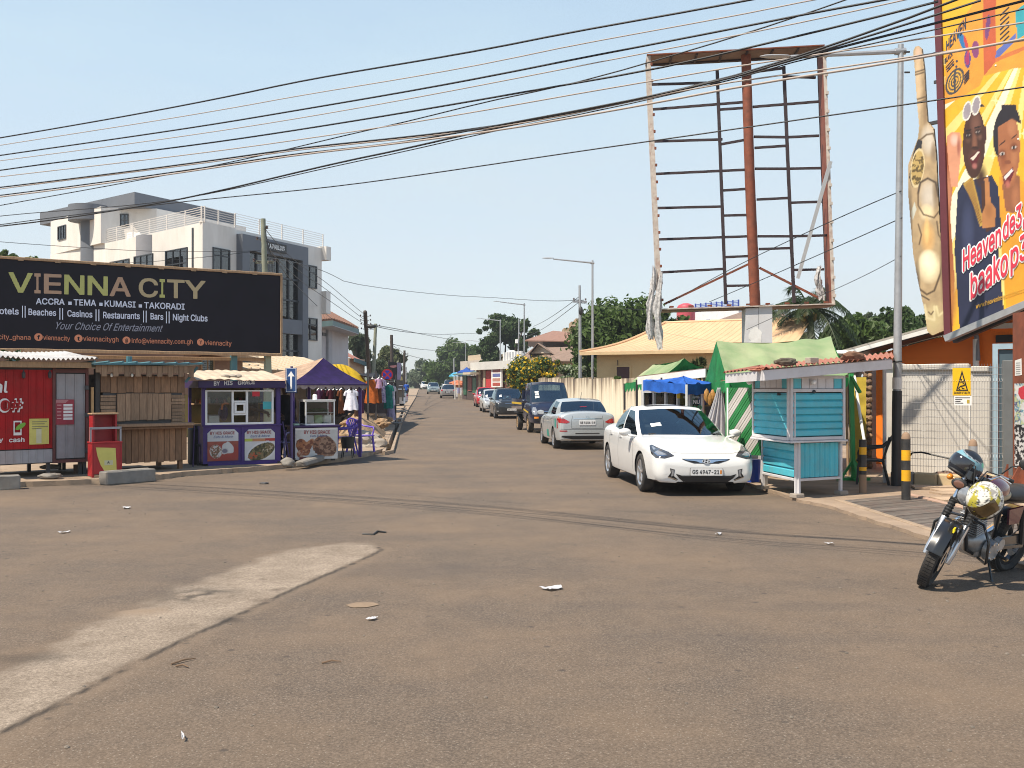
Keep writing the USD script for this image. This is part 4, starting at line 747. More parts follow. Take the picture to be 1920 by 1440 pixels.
# ---- purple gazebo
def canopy(c4, apex, sag, n=14):
 """Four curved faces between an apex and four eave corners."""
 ms = []
 for i in range(len(c4)):
  a, b = c4[i], c4[(i + 1) % len(c4)]; S = np.linspace(0,1, n); R = np.linspace(0,1, n)
  P = np.array([[apex * (1 - r_) + (a * (1 - s_) + b * s_) * r_ + [0,0,-sag * math.sin(math.pi * r_) - .03 * math.sin(math.pi * s_) * math.sin(math.pi * r_)] for s_ in S] for r_ in R]); ms.append(gridm(P))
 return ms
def valance(a, b, h, n, scal=.5, out=(0,0)):
 S = np.linspace(0,1, n * 6 + 1); top = np.array([a * (1 - s) + b * s for s in S]); low = top - np.array([0,0,1.0]) * (h * (1 - scal) + h * scal * np.abs(np.sin(S * np.pi * n)))[:, None]
 low[:, 0] += out[0]; low[:, 1] += out[1]
 return gridm(np.stack([top, low]))
PCL = clothmat('purple_canvas', (.018,.008,.058), .25,.05); TCL = clothmat('sunbleached_canvas', (.36,.25,.175), .2,.1)
zE = 1.83
g0, g1 = GP(549,864,.1), GP(675,857,.1); uq = nrm(g1 - g0); nq = np.array([-uq[1], uq[0], 0]); g2, g3 = g1 + nq * 2.3, g0 + nq * 2.3 + uq * -.25
cs = [np.array([p[0], p[1], zE]) + off for p, off in ((g0,-uq * .12 - nq * .12), (g1, uq * .12 - nq * .12), (g2, uq * .12 + nq * .12), (g3,-uq * .12 + nq * .12))]
ap = PX(606,671, (g0[1] + g2[1]) / 2)
t = T('purple_gazebo', 'purple fabric gazebo with scalloped edge beside the purple kiosk', 'gazebo')
fs = canopy(cs, ap, .05)
t('canopy', J(fs[0], fs[1], fs[2]), PCL, True); t('canopy', fs[3], TCL, True, label='sun bleached tan left slope of the canopy')
t('valance', J(valance(cs[0], cs[1], .13,9), valance(cs[1], cs[2], .13,9), valance(cs[3], cs[0], .13,9), valance(cs[2], cs[3], .13,9)), clothmat('grey_purple_trim', (.30,.25,.25), .2,.2))
for p in (g0, g1, g2, g3): t('post', bar([p[0], p[1], .1], [p[0], p[1], zE], .075, ch=.01), PUR)
for i in range(4): t('eave_rail', bar(cs[i] - [0,0,.02], cs[(i + 1) % 4] - [0,0,.02], .03), PURD)
for k in range(7): f = .12 + k * .12; p = cs[0] * (1 - f) + cs[1] * f + nq * .15; t('hook_strap', bar(p, p - [0,0,.22 + .08 * (k % 3)], .022), BLACK)
# direction sign
t = T('one_way_sign', 'blue road sign with white upward arrow in front of the gazebo post', 'road sign')
FA = Fc(GP(534,866,.1)[:2] + np.array([0,-.25]), GP(558,866,.1)[:2] + np.array([0,-.25])); u0, u1, z0, z1 = FA.rect(535.5,690,556.5,736)
t('plate', FA.box(u0, u1, z0, z1,0,.012,.003), pm('sign_blue', (.012,.055,.19), .35)); t('border', J(FA.box(u0 + .012, u0 + .02, z0 + .012, z1 - .012,.012,.015), FA.box(u1 - .02, u1 - .012, z0 + .012, z1 - .012,.012,.015), FA.box(u0 + .02, u1 - .02, z1 - .02, z1 - .012,.012,.015), FA.box(u0 + .02, u1 - .02, z0 + .012, z0 + .02,.012,.015)), WCLEAN)
um = (u0 + u1) / 2; zz = lambda f: z0 + (z1 - z0) * f
t('arrow', FA.ext(Polygon([(um - .022, zz(.14)), (um + .022, zz(.14)), (um + .022, zz(.66)), (um + .075, zz(.66)), (um, zz(.87)), (um - .075, zz(.66)), (um - .022, zz(.66))]), .0125,.0155), WCLEAN)
t('pole', cyl(FA.pt(um, 0,-.04), FA.pt(um, z1 + .04,-.04), .03), pm('sign_pole', (.09,.06,.16), .5))
# food counter with glass case
FN = Fc(GP(553,866,.1)[:2], GP(634,863,.1)[:2], .1); L_ = FN.L
t = T('food_counter', 'white fronted food counter with BY HIS GRACE meat poster under the gazebo', 'counter')
t('body', FN.box(0, L_, .17,.86,-.6,-.02), PURD); t('top', FN.box(-.05, L_ + .04,.86,.9,-.62,.04,.006), PURD); t('front_panel', FN.box(.01, L_ - .01,.18,.84,-.02,0), WCLEAN)
t('foot', J(FN.box(.05,.12,.1,.17,-.1,-.03), FN.box(L_ - .14, L_ - .06,.1,.17,-.1,-.03)), BLACK)
def food3(a, b):
 c = np.tile(np.array([.58,.57,.55]), (len(a), 1)); n = nz(a, b, 16,4)
 for cx, cy, rx, ry, rot, c0, c1 in [(.17,.42,.15,.30,.3, (.36,.13,.05), (.16,.045,.02)), (.29,.44,.09,.28,-.4, (.42,.19,.09), (.2,.06,.03)), (.12,.2,.09,.13,0, (.3,.09,.04), (.5,.3,.2)), (.66,.45,.26,.36,.0, (.30,.14,.08), (.10,.04,.025)), (.77,.42,.2,.34,.2, (.34,.2,.13), (.12,.055,.035))]:
  m = ell(a, b, cx, cy, rx, ry, rot) < 1 + .4 * (n - .5); c[m] = np.where((n[m] > .5)[:, None], c0, c1)
 m = (b < .09) & (a > .08) & (a < .5); c[m] = [.16,.03,.03]; return c
painted(t, 'meat_poster', FN, (554.5,806,633,861), 90,64,.003, food3); ua = FN.L
t('lettering', FN.text('BY HIS GRACE', (570,813.5), (619,813), 6.2,.005, True), _mats['maroon_ink']); x0, z_ = FN.hit(581,819.5); x1, _ = FN.hit(612,819); t('lettering', FN.text_uz('Eats & More', (x0, z_), (x1, z_), .05,.005, slant=.4), _mats['blue_ink'])
t = T('glass_case', 'white framed glass display case holding food boxes on the counter', 'display case')
u0, u1, z0, z1 = FN.rect(571.5,757,627,806,-.1); z0 = .902; z1 = 1.45; dp = -.5; b_ = .03
ms = [FN.box(u, u + b_, z0, z1, d, d - b_) for u in (u0, u1 - b_) for d in (-.06, dp)] + [FN.box(u0, u1, z, z + b_, d, d - b_) for z in (z0, z1 - b_) for d in (-.055, dp)] + [FN.box(u, u + b_, z, z + b_, dp, -.06) for u in (u0, u1 - b_) for z in (z0 + .001, z1 - b_ - .001)]
t('frame', J(*ms), WCLEAN); t('pane', J(FN.box(u0 + b_, u1 - b_, z0 + b_, z1 - b_, -.066,-.062), FN.box(u0 + .004, u0 + .008, z0 + b_, z1 - b_, dp, -.06)), KG); t('back', FN.box(u0, u1, z0, z1, dp - .035, dp - .031), pm('case_back', (.12,.10,.08), .8)); t('lid', FN.box(u0 - .01, u1 + .01, z1, z1 + .02, dp - .04,-.03), WCLEAN)
t('shelf', FN.box(u0 + b_, u1 - b_, 1.17,1.185, dp, -.1), WCLEAN)
for k, (m_, lab) in enumerate([(WCLEAN, 'left white foam box in the display case'), (pm('mint_foam', (.28,.5,.22), .6), 'pale green foam box in the display case'), (WCLEAN, 'right white foam box in the display case')]):
 a = u0 + .05 + k * .2; solo('foam_box', lab, 'food box', FN.box(a, a + .18, z0 + b_ + .001, z0 + .22,-.36,-.13,.025), m_)
solo('greens', 'heap of dark green leaves on the case shelf', 'greens', rock(FN.pt((u0 + u1) / 2,1.225,-.28), .13,6,3,.6, (1.7,1,.4), 3), pm('greens_look', (.02,.07,.015), .6, var=.5, scale=20))
solo('small_jar', 'small white jar standing on top of the display case', 'jar', lathe([(0,0), (.05,0), (.05,.1), (.03,.12), (0,.12)], 12, c=FN.pt(u0 + .28, z1 + .02,-.25)), WCLEAN)
solo('green_tub', 'flat pale green tub beside the display case', 'tub', FN.box(.02,.14,.9,.94,-.35,-.1,.01), pm('tub', (.4,.55,.42), .5))
# ---- people
SKIN = pm('dark_skin', (.075,.038,.022), .5, var=.08)
def chain(M, pts, rs):
 for (p, r0), (q, r1) in zip(zip(pts[:-1], rs[:-1]), zip(pts[1:], rs[1:])):
  a = manifold3d.Manifold.sphere(r0,16).translate(list(map(float, p))); b = manifold3d.Manifold.sphere(r1,16).translate(list(map(float, q)))
  M.append(manifold3d.Manifold.batch_hull([a, b]))
def finish(M, edge=.02):
 m = manifold3d.Manifold.batch_boolean(M, manifold3d.OpType.Add).refine_to_length(edge).to_mesh()
 t_ = trimesh.Trimesh(m.vert_properties[:, :3], m.tri_verts); trimesh.smoothing.filter_taubin(t_, iterations=8); return np.array(t_.vertices), np.array(t_.faces)
def person(label, loc, rz, top, trousers, pose='walk', hair=True):
 t = T('person', label, 'person', loc, rz)
 s = .16 if pose == 'walk' else .03
 M = []
 chain(M, [(0,0,.92), (0,0,1.12), (0,0,1.34), (0,0,1.44)], [.125,.115,.125,.06]); chain(M, [(0,-.15,1.38), (0,0,1.36), (0,.15,1.38)], [.065,.11,.065])
 chain(M, [(0,0,1.42), (.01,0,1.52)], [.055,.05]); chain(M, [(.015,0,1.56), (.02,0,1.64)], [.082,.092]); chain(M, [(.09,0,1.585), (.085,0,1.56)], [.022,.03]); chain(M, [(.112,0,1.59), (.1,0,1.62)], [.012,.01])
 for sd in (-1,1):
  f = sd * s
  chain(M, [(0, sd * .09,.92), (f * .5, sd * .095,.5), (f * .9 - .03, sd * .095,.09)], [.098,.062,.042]); chain(M, [(f * .9 - .04, sd * .095,.05), (f * .9 + .13, sd * .11,.035)], [.042,.03])
  hx_, hz = -f * 1.3,.80
  if pose == 'serve': hx_, hz = .28,1.0
  e_ = (-f * .5, sd * .235,1.1); h = (hx_ + .06, sd * (.23 if pose == 'walk' else .14), hz); chain(M, [(0, sd * .185,1.38), e_, h], [.052,.04,.028])
  for k in range(4): chain(M, [h, (h[0] + .02, h[1] + (k - 1.5) * .018, h[2] - .06), (h[0] + .035, h[1] + (k - 1.5) * .016, h[2] - .098 + .006 * abs(k - 1.5))], [.016,.0095,.008])
  chain(M, [h, (h[0] + .045, h[1] - sd * .02, h[2] - .045)], [.014,.009])
 t('body', finish(M), SKIN, True)
 S_ = []; chain(S_, [(0,0,.95), (0,0,1.12), (0,0,1.34), (0,0,1.42)], [.15,.135,.143,.075]); chain(S_, [(0,-.16,1.38), (0,0,1.36), (0,.16,1.38)], [.078,.125,.078])
 for sd in (-1,1): chain(S_, [(0, sd * .185,1.38), (-sd * s * .3, sd * .222,1.19)], [.068,.058])
 t('shirt', finish(S_), top, True)
 R = []
 for sd in (-1,1): f = sd * s; chain(R, [(0, sd * .07,.95), (f * .5, sd * .095,.5), (f * .9 - .03, sd * .095,.13)], [.115,.078,.06])
 t('trousers', finish(R), trousers, True)
 if hair: Hm = []; chain(Hm, [(-.01,0,1.61), (.0,0,1.665)], [.088,.088]); t('hair', finish(Hm), BLACK, True)
 return t
BLUE_SH = clothmat('royal_blue_shirt', (.02,.09,.42), .15,0); DKCL = clothmat('dark_cloth', (.015,.015,.02), .3,0)
pp = GP(762,749,.1); person('person in a royal blue shirt walking away along the left pavement', pp, math.radians(100), BLUE_SH, DKCL)
pc = FN.pt(.05,.1,-.95); person('person in dark clothes standing behind the food counter glass case', pc, math.atan2(FN.n[1], FN.n[0]), DKCL, DKCL, 'serve')
pc = FP_.pt(L_ * 0 + FP_.L - .42,.18,-.8); t = person('person in dark clothes inside the purple kiosk behind the right pane', pc, math.atan2(FP_.n[1], FP_.n[0]) + 1.2, DKCL, DKCL, 'serve')
# ---- plastic chairs
def chair(name, label, loc, rz, mat):
 t = T(name, label, 'chair', loc, rz, group='plastic chairs at the stalls')
 n = 9; U, V = np.meshgrid(np.linspace(-1,1, n), np.linspace(-1,1, n)); 
 zt = .43 - .02 * (1 - U ** 2) * (1 - V ** 2) - .03 * np.clip(V - .6,0,1)
 top = np.dstack([U * .22 * (1 - .05 * V), -V * .22, zt])
 t('seat', J(gridm(top), flip(gridm(top - [0,0,.025])), tube(np.array([[x, y, z - .012] for x, y, z in np.concatenate([top[0], top[1:, -1], top[-1,-2::-1], top[-2:0:-1,0]])]), .018,6, closed=True)), mat, True)
 bk = []
 for k in range(6): x = -.16 + .064 * k; bk.append(bar([x, -.215 - .0,.46], [x * 1.12,-.31 - .05 * (abs(x) < .1), .82], .04,.014))
 A_ = np.linspace(-1,1,15); t('backrest', J(*bk, tube(np.stack([.21 * A_, -.31 - .06 * (1 - A_ ** 2), .76 + .09 * (1 - A_ ** 2)], 1), .022,6), tube(np.stack([.2 * A_, -.215 - .03 * (1 - A_ ** 2), .46 + 0 * A_], 1), .02,6)), mat, True)
 for sx in (-1,1):
  t('arm', tube([[sx * .215,-.315,.76], [sx * .265,-.2,.66], [sx * .27,0,.64], [sx * .26,.17,.63], [sx * .245,.2,.56]], [.018,.022,.026,.024,.018], 6), mat, True)
  t('leg', tube([[sx * .205,.19,.425], [sx * .245,.2,.56]], [.022,.02], 6), mat); 
  t('leg', bar([sx * .205,.19,.425], [sx * .235,.225,0], .042,.036), mat); t('leg', bar([sx * .2,-.2,.43], [sx * .23,-.30,0], .042,.036), mat)
  t('back_post', bar([sx * .2,-.21,.43], [sx * .213,-.315,.77], .035,.03), mat)
 return t
PCH = pm('purple_plastic', (.13,.07,.42), .4, var=.05)
chair('plastic_chair', 'purple plastic chair beside the food counter under the gazebo', GP(646,852,.1), 1.9, PCH)
chair('plastic_chair', 'purple plastic chair behind the right post of the gazebo', GP(672,850,.1) + [0,.5,0], -2.2, PCH)
chair('plastic_chair', 'purple and white plastic chair between the purple kiosk and gazebo', FP_.pt(FP_.L + .3,.1,-.75), 2.6, pm('pale_lilac_plastic', (.36,.33,.55), .4))
bk = GP(652,858,.1)
t = T('black_basket', 'black slatted plastic basket on legs in front of the purple chairs', 'basket', bk)
t('basket', lathe([(.0,.22), (.14,.22), (.17,.48), (.155,.48), (.13,.24)], 16), BLACK); [t('leg', bar([.1 * a_, .1 * b_, .22], [.13 * a_, .13 * b_, 0], .02), BLACK) for a_ in (-1,1) for b_ in (-1,1)]

# ---- rubble heap and retaining stones
def heap(pts, h, name, label, mat, seed, n=60):
 P = Polygon(pts); x0, y0, x1, y1 = P.bounds; U, V = np.meshgrid(np.linspace(x0, x1, n), np.linspace(y0, y1, n)); Z = np.zeros(U.shape)
 ring = P.exterior
 for i in range(n):
  for j in range(n):
   p = Point(U[i, j], V[i, j]); dd_ = ring.distance(p) if P.contains(p) else -ring.distance(p); Z[i, j] = dd_
 H_ = np.clip(Z / 1.6,-.1,1) ** 1 if False else np.tanh(np.clip(Z, -.3,9) / .9)
 nz_ = meshkit.fbm(np.dstack([U * .9, V * .6, np.full(U.shape, seed)]), 5, seed); z = H_ * h * (.3 + 1.25 * nz_) - .12 + gz(V)
 return solo(name, label, 'rubble heap', gridm(np.dstack([U, V, z + .1])), mat, 30, kind=None)
SOIL = pm('rubble_soil', (.30,.195,.11), .95, var=.4, scale=5, bump=.8, bscale=14, dirt=.4, dscale=3)
hp = [GP(x, y, .1)[:2] for x, y in [(632,838), (718,838), (728,812), (722,790), (655,784), (628,800)]]
heap(hp, 1.05, 'rubble_heap', 'heap of pale sandy rubble and soil beside the open drain', SOIL, 5)
r = np.random.default_rng(21)
for k, (px, py, rr, sq) in enumerate([(628,838,.34, (1.3,.8,.8)), (653,838,.42, (1.5,.8,.85)), (682,838,.48, (1.4,.8,.9)), (707,837,.36, (1,.9,.9)), (660,815,.3, (1.3,.9,.5)), (690,806,.28, (1.5,.9,.5)), (716,815,.25, (1.2,.9,.7)), (705,800,.22, (1.4,1,.5)), (640,800,.3, (1.5,1,.6)), (668,796,.25, (1.6,1,.5)), (727,806,.2, (1,1,.7))]):
 c = GP(px, py, .1); solo('boulder', f'{"grey" if k < 4 else "pale sandy"} rock, {["leftmost of the row along the foot", "second of the row along the foot", "largest of the row along the foot", "rightmost of the row along the foot", "low on the left flank", "flat one on the middle", "on the right flank", "near the sign pole side", "high on the left", "high in the middle", "last one next to the drain"][k]} of the rubble heap', 'rock',
        rock(c + [0,0,.05 if k < 4 else .38], rr * (.8 if k < 4 else .9), 40 + k, 3,.6, sq, 2.2), SOIL if k != 2 else CONC, 25)
# ---- clothes stall
def dress(w, h, seed, sleeves=True, flare=1.0, n=28, m=14):
 a = np.linspace(0,2 * np.pi, n, endpoint=False); rows = []
 for k in range(m):
  f = k / (m - 1); ww = w * (.36 + (.04 if f < .12 else 0) + flare * .22 * max(0, f - .25)) * (0.55 if f < .03 else 1); dep = .06 + .1 * f * flare
  fold = 1 + .14 * f * np.sin(a * 7 + seed) + .06 * f * np.sin(a * 13 + seed * 2)
  rows.append(np.stack([ww * np.cos(a) * fold, dep * np.sin(a) * fold, np.full(n, -h * f) + .012 * np.sin(a * 5 + seed) * f], 1))
 P = np.array(rows); P = np.concatenate([P, P[:, :1]], 1); ms = [gridm(P)]
 if sleeves:
  for sx in (-1,1): ms.append(tube([[sx * w * .30,0,-.03], [sx * w * .40,0,-h * .13], [sx * w * .44,.02,-h * .26]], [.045,.05,.055], 10, cap=False))
 return J(*ms)
CL = {k: clothmat('garment_' + k, c, .22,.15,9) for k, c in dict(white=(.72,.71,.78), orange=(.46,.115,.02), rust=(.14,.045,.015), teal=(.02,.20,.17), lilac=(.38,.34,.50), plum=(.08,.02,.06), black=(.015,.014,.018), maroon=(.06,.008,.015), brown=(.05,.024,.014), blue=(.02,.08,.35)).items()}
CL['print'] = clothmat('garment_print', (.30,.22,.42), .1,.1,22, (.55,.30,.35)); CL['floral'] = clothmat('garment_floral', (.16,.10,.30), .1,.1,18, (.55,.52,.62))
def hang(px, ytop, ybot, Y, wpx, kind, label, seed, rz=.2, flare=1.0, sl=True):
 top = PX(px, ytop, Y); s = F / Y; h = (ybot - ytop) / s; w = wpx / s
 t = T('garment', label, 'garment', top, rz, group='garments on the clothes stall'); t('cloth', dress(w, h, seed, sl, flare), CL[kind], True)
 t('hanger', J(tube([[-w * .3,0,-.02], [0,0,.06], [w * .3,0,-.02]], .012,5), tube([[0,0,.06], [.01,0,.12], [.03,0,.14]], .008,5)), ALU)
hang(658.5,732,769,27.5,25, 'white', 'white cotton dress hanging under the gazebo edge', 1)
row = [(598, 'plum'), (606, 'maroon'), (613, 'black'), (620, 'maroon'), (627, 'brown'), (634, 'black'), (640, 'rust'), (646, 'black'), (670, 'brown'), (677, 'plum')]
for k, (px, kd) in enumerate(row): hang(px, 731,775 + (k % 3) * 3,32.5 + .1 * (k % 3), 13, kd, f'dark {kd} garment, {["first", "second", "third", "fourth", "fifth", "sixth", "seventh", "eighth", "ninth", "tenth"][k]} from the left on the rail behind the gazebo', 10 + k, .5,.35)
hang(698,712,756,37,25, 'orange', 'long orange gathered dress on the stall corner right of the gazebo', 30); hang(710,713,756,38.2,14, 'rust', 'rust brown tunic half hidden behind the orange dress', 31,.3,.4)
hang(711,710,728,36.5,13, 'print', 'red and lilac printed top beside the orange dress', 32,.2,.5); hang(716,712,755,39,16, 'floral', 'lilac patterned long shirt beside the orange dress', 33,.2,.5)
hang(728,722,766,42,20, 'teal', 'dark teal dress behind the round no stopping sign', 34,.2,.4); hang(733,746,788,44,16, 'lilac', 'pale lilac long skirt hanging low behind the sign pole', 35,.2,1.1, False); hang(737,724,760,46,9, 'white', 'white top at the right end of the clothes stall', 36,.2,.5)
hang(724,722,752,43,10, 'blue', 'blue top between the teal dress and the patterned shirt', 37,.2,.3)
t = T('clothes_stall', 'dark clothes stall with rails and sagging black awning beyond the gazebo', 'stall')
def st(px, py, Y): return PX(px, py, Y)
for px, Y in ((598,33), (690,33.5), (690,40), (742,47), (705,37)): t('post', bar([*st(px, 0, Y)[:2], .1], [*st(px, 0, Y)[:2], 2.35], .06), DARK)
t('rail', J(tube([st(594,728,33), st(684,728,33.2)], .02,6), tube([st(690,709,36.6), st(742,717,47)], .02,6)), DARK)
AWN = clothmat('black_awning', (.02,.02,.025), .3,.05)
t('awning', J(canopy([st(690,706,36), st(742,714,47), st(700,700,52), st(655,700,40)], st(705,697,43), .12)), AWN, True)
t('back_sheet', slab([st(600,726,35), st(742,716,50), st(742,775,50), st(600,775,35)], .03), clothmat('back_sheet', (.035,.025,.03), .4,.05))
t('table', box(*(GP(690,786,.1) + [-.6,0,.0]), *(GP(690,786,.1) + [.6,3.5,.5])), DARK)
# yellow parasol
c = PX(634,708,38)
t = T('parasol', 'tilted yellow parasol rising behind the purple gazebo', 'parasol')
a = np.linspace(0,2 * np.pi, 33); R = np.linspace(0,1,8); hub = PX(646,684,38); ax = nrm([.24,.12,.96]); e1 = nrm(np.cross(ax, [0,1,0])); e2 = np.cross(ax, e1)
P = np.array([[hub - ax * .52 * r_ ** 1.7 + (e1 * math.cos(k) + e2 * math.sin(k)) * 1.12 * r_ * (1 - .05 * abs(math.sin(4 * k))) for k in a] for r_ in R]); t('canopy', gridm(P), clothmat('yellow_canvas', (.66,.43,.02), .12,.3), True)
Pv = np.array([[P[-1, i] - ax * .16 * j for i in range(33)] for j in (0,1)]); t('valance', gridm(Pv), _mats.get('yv') or clothmat('yellow_valance', (.60,.38,.02), .1,.3))
t('pole', cyl(hub, hub - ax * 2.2,.02), ALU)
# ---- no stopping sign
c = GP(725.5,796,.1); t = T('no_stopping_sign', 'round red and blue no stopping sign on a galvanised pole', 'road sign')
s_ = F / c[1]; zc = HC - (702.5 - H0) / s_; R_ = 10.7 / s_; f = Fc(c[:2] + [-1,-.28], c[:2] + [1,.28]); u0 = f.hit(726,702)[0]
D = Point(u0, zc).buffer(R_, 24); I_ = Point(u0, zc).buffer(R_ * .76,24)
cr = affinity.rotate(sbox(u0 - R_, zc - R_ * .13, u0 + R_, zc + R_ * .13), 45, (u0, zc)).union(affinity.rotate(sbox(u0 - R_, zc - R_ * .13, u0 + R_, zc + R_ * .13), -45, (u0, zc)))
t('plate', f.ext(D, 0,.015), pm('sign_red', (.42,.012,.02), .4)); t('blue_field', f.ext(I_.difference(cr), .0155,.019), pm('sign_blue2', (.012,.03,.33), .4)); t('pole', cyl(c, f.pt(u0, zc + R_ * .5,-.035), .032), GALV)
# black and purple banner, black signboard, brown plinth wall, silver car comes later
Fb = Fc(PX(729,0,53)[:2], PX(752,0,56)[:2]); t = T('hanging_banner', 'dark banner with purple strip hung above the clothes stall', 'banner')
t('sheet', Fb.pbox(729,679,747,712,-.03,0), AWN); t('strip', Fb.pbox(745,680,752,712,0,.02), CL['floral']); t('print', Fb.ppoly([(731,686), (743,684), (744,688), (737,690), (731,688)], .001,.01), pm('pink_print', (.4,.12,.12), .5)); t('pole', bar(Fb.pt(.3,.1,-.08), Fb.pt(.3,3.2,-.08), .06), DARK)
Fb = Fc(PX(744,0,60)[:2], PX(758,0,62)[:2]); t = T('black_signboard', 'black standing signboard with small yellow print beyond the stall', 'signboard')
t('board', Fb.pbox(744,703,757,728,-.06,0), BLACK); t('print', Fb.ppoly([(751,706), (754,706), (755,713), (750,713)], .001,.01), pm('yellow_print', (.6,.42,.08), .5)); t('print', Fb.pbox(748,722,755,723.5,.001,.01), WCLEAN); t('leg', J(Fb.pbox(745,728,746.5,752,-.06,-.01), Fb.pbox(755,728,756.5,752,-.06,-.01)), DARK)
Fb = Fc(PX(742,0,62)[:2], PX(758.5,0,63.5)[:2]); t = T('plinth_wall', 'short brown wall with white coping at the pavement edge', 'wall')
t('wall', Fb.pbox(742,731,758.5,757,-1.2,0), pm('plinth_brown', (.16,.115,.08), .9)); t('coping', Fb.pbox(741,729,759,731,-1.3,.1), W)
t('kerb_foot', Fb.pbox(757,745,760,757,0,.3), WCLEAN)
# ---- utility poles left
PW = pm('pole_wood', (.055,.042,.036), .85, var=.3, scale=8, stretch=(5,5,.6)); PGR = pm('pole_greenish', (.22,.23,.17), .85, var=.25, scale=6, dirt=.4, dirtcol=(.1,.08,.06), dscale=3)
INS = pm('insulator', (.05,.03,.025), .3)
def upole(label, base, top, r0, r1, mat, arms=(), ins=(), cat='utility pole', name='utility_pole'):
 t = T(name, label, cat, group='utility poles'); base, top = np.asarray(base, float), np.asarray(top, float)
 t('pole', tube([base + (top - base) * k for k in np.linspace(0,1,6)], np.linspace(r0, r1,6), 12), mat, True)
 for f, l, dx in arms: p = base + (top - base) * f; t('crossarm', bar(p + [-l * dx[0], -l * dx[1], 0], p + [l * dx[0], l * dx[1], 0], .09), mat)
 for f, dx, dy in ins: p = base + (top - base) * f; t('insulator', J(tube([p, p + [dx * .7, dy * .7,.02]], .02,5), lathe([(0,0), (.055,.02), (.03,.05), (.055,.08), (.0,.13)], 8, c=p + [dx, dy, 0])), INS)
 return t
P1 = PX(493,410,34); b1 = np.array([PX(507,0,34)[0], 34,.1])
t = upole('pale flaking utility pole rising behind the VIENNA CITY billboard', b1, P1,.135,.085, PGR, [(.80,.3, (1,0))], [(.95,.14,-.1), (.9,-.2,-.1), (.8,.35,-.1), (.8,-.33,-.1), (.70,.2,-.12)])
t('meter_box', rock(b1 + (P1 - b1) * .62 + [.2,-.12,0], .09,3,1,.3), BLACK); 
for k in range(4): t('drop_cable', tube([b1 + (P1 - b1) * (.96 - .02 * k) + [.1,-.14,0], b1 + (P1 - b1) * .8 + [.22 + .05 * k, -.2,0], b1 + (P1 - b1) * .5 + [.12 + .06 * k, -.2,0]], .011,5), BLACK)
upole('dark leaning wooden utility pole right of the tiled house', GP(696,757,.1) * [1,1,0] + [0,0,.1], PX(684.5,585,61), .17,.12, PW, [], [(f, sx * .3,0) for f in (.965,.93,.90,.86) for sx in (-1,1)])
t = T('street_lamp', 'leaf shaped dark street lamp head on the leaning wooden pole', 'street lamp'); c = PX(692,612,60.8); t('head', rock(c + [.15,0,0], .3,2,2,.05, (1,.5,.45)), BLACK, True); t('arm', tube([PX(687,609,61), c], .03,6), DARK)
upole('pale concrete utility pole beside the leaning wooden pole', [PX(697,0,66)[0], 66,.2], PX(704.5,607,66), .15,.1, PGR, [], [(.97,.25,0), (.93,-.3,0)])
upole('thin brown utility pole above the dark banner', [PX(735.5,0,82)[0], 82,.3], PX(734,628,82), .16,.12, PW)
t = upole('far brown utility pole with short brackets beyond the banner', [PX(757,0,105)[0], 105,.5], PX(758.5,657,105), .16,.12, PW, [], [(f, .35,0) for f in (.93,.86,.80)]); 
t('lamp_bracket', bar(PX(758.5,670,105), PX(765.5,667,105), .12), DARK)
upole('thin grey pole standing behind the far brown utility pole', [PX(761,0,120)[0], 120,.6], PX(761.5,688,120), .09,.07, GALV)
# ================= TREES
def leaves(cl, n, size, seed, asp=.5, up=.3):
 """Leaf-sized folded diamonds spread through clumps (x, y, z, r)."""
 r = np.random.default_rng(seed); cl = np.asarray(cl, float); w = cl[:, 3] ** 2; k = r.choice(len(cl), n, p=w / w.sum())
 d = r.normal(size=(n, 3)); d /= np.linalg.norm(d, axis=1, keepdims=True); rad = r.uniform(0,1, n) ** .42
 p = cl[k, :3] + d * (rad * cl[k, 3])[:, None] * [1,1,.85]
 p += .18 * cl[k, 3][:, None] * r.normal(size=(n, 3))
 ax = r.normal(size=(n, 3)); ax -= .85 * (ax * d).sum(1, keepdims=True) * d; ax += [0,0,-.35]; ax /= np.linalg.norm(ax, axis=1, keepdims=True)
 nn = d + [0,0, up] + r.normal(size=(n, 3)) * .55; b = np.cross(nn, ax); b /= np.linalg.norm(b, axis=1, keepdims=True) + 1e-9; nn = np.cross(ax, b)
 s = size * r.uniform(.6,1.4, n)[:, None]
 V = np.stack([p - ax * s * .5, p + b * s * asp * .5 + nn * s * .08, p + ax * s * .5 - nn * s * .12, p - b * s * asp * .5 + nn * s * .08], 1).reshape(-1,3)
 i = np.arange(n)[:, None] * 4; return V, np.vstack([i + [0,1,2], i + [0,2,3]])
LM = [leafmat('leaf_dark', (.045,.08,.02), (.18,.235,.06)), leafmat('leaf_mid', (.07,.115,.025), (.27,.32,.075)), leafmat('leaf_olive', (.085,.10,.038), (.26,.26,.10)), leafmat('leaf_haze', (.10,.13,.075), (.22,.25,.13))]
BARK = pm('bark', (.09,.07,.055), .9, var=.3, scale=5, bump=.6, bscale=20)
def clumps(px, py, rx, ry, Y, n, seed, rmin=.16, rmax=.34, dy=None):
 """Clump centres filling an ellipse (photo pixels) at depth Y, with real depth."""
 r = np.random.default_rng(seed); s = F / Y; out = []
 for _ in range(n):
  a = r.uniform(0,2 * np.pi); q = math.sqrt(r.uniform(0,1)) * .82; dep = r.uniform(-1,1) * math.sqrt(max(0,1 - q * q)); p = PX(px + rx * q * math.cos(a), py + ry * q * math.sin(a), Y)
  out.append([*p, r.uniform(rmin, rmax) * min(rx, ry * 1.4) / s]); out[-1][1] += dep * (dy or rx / s)
 return out
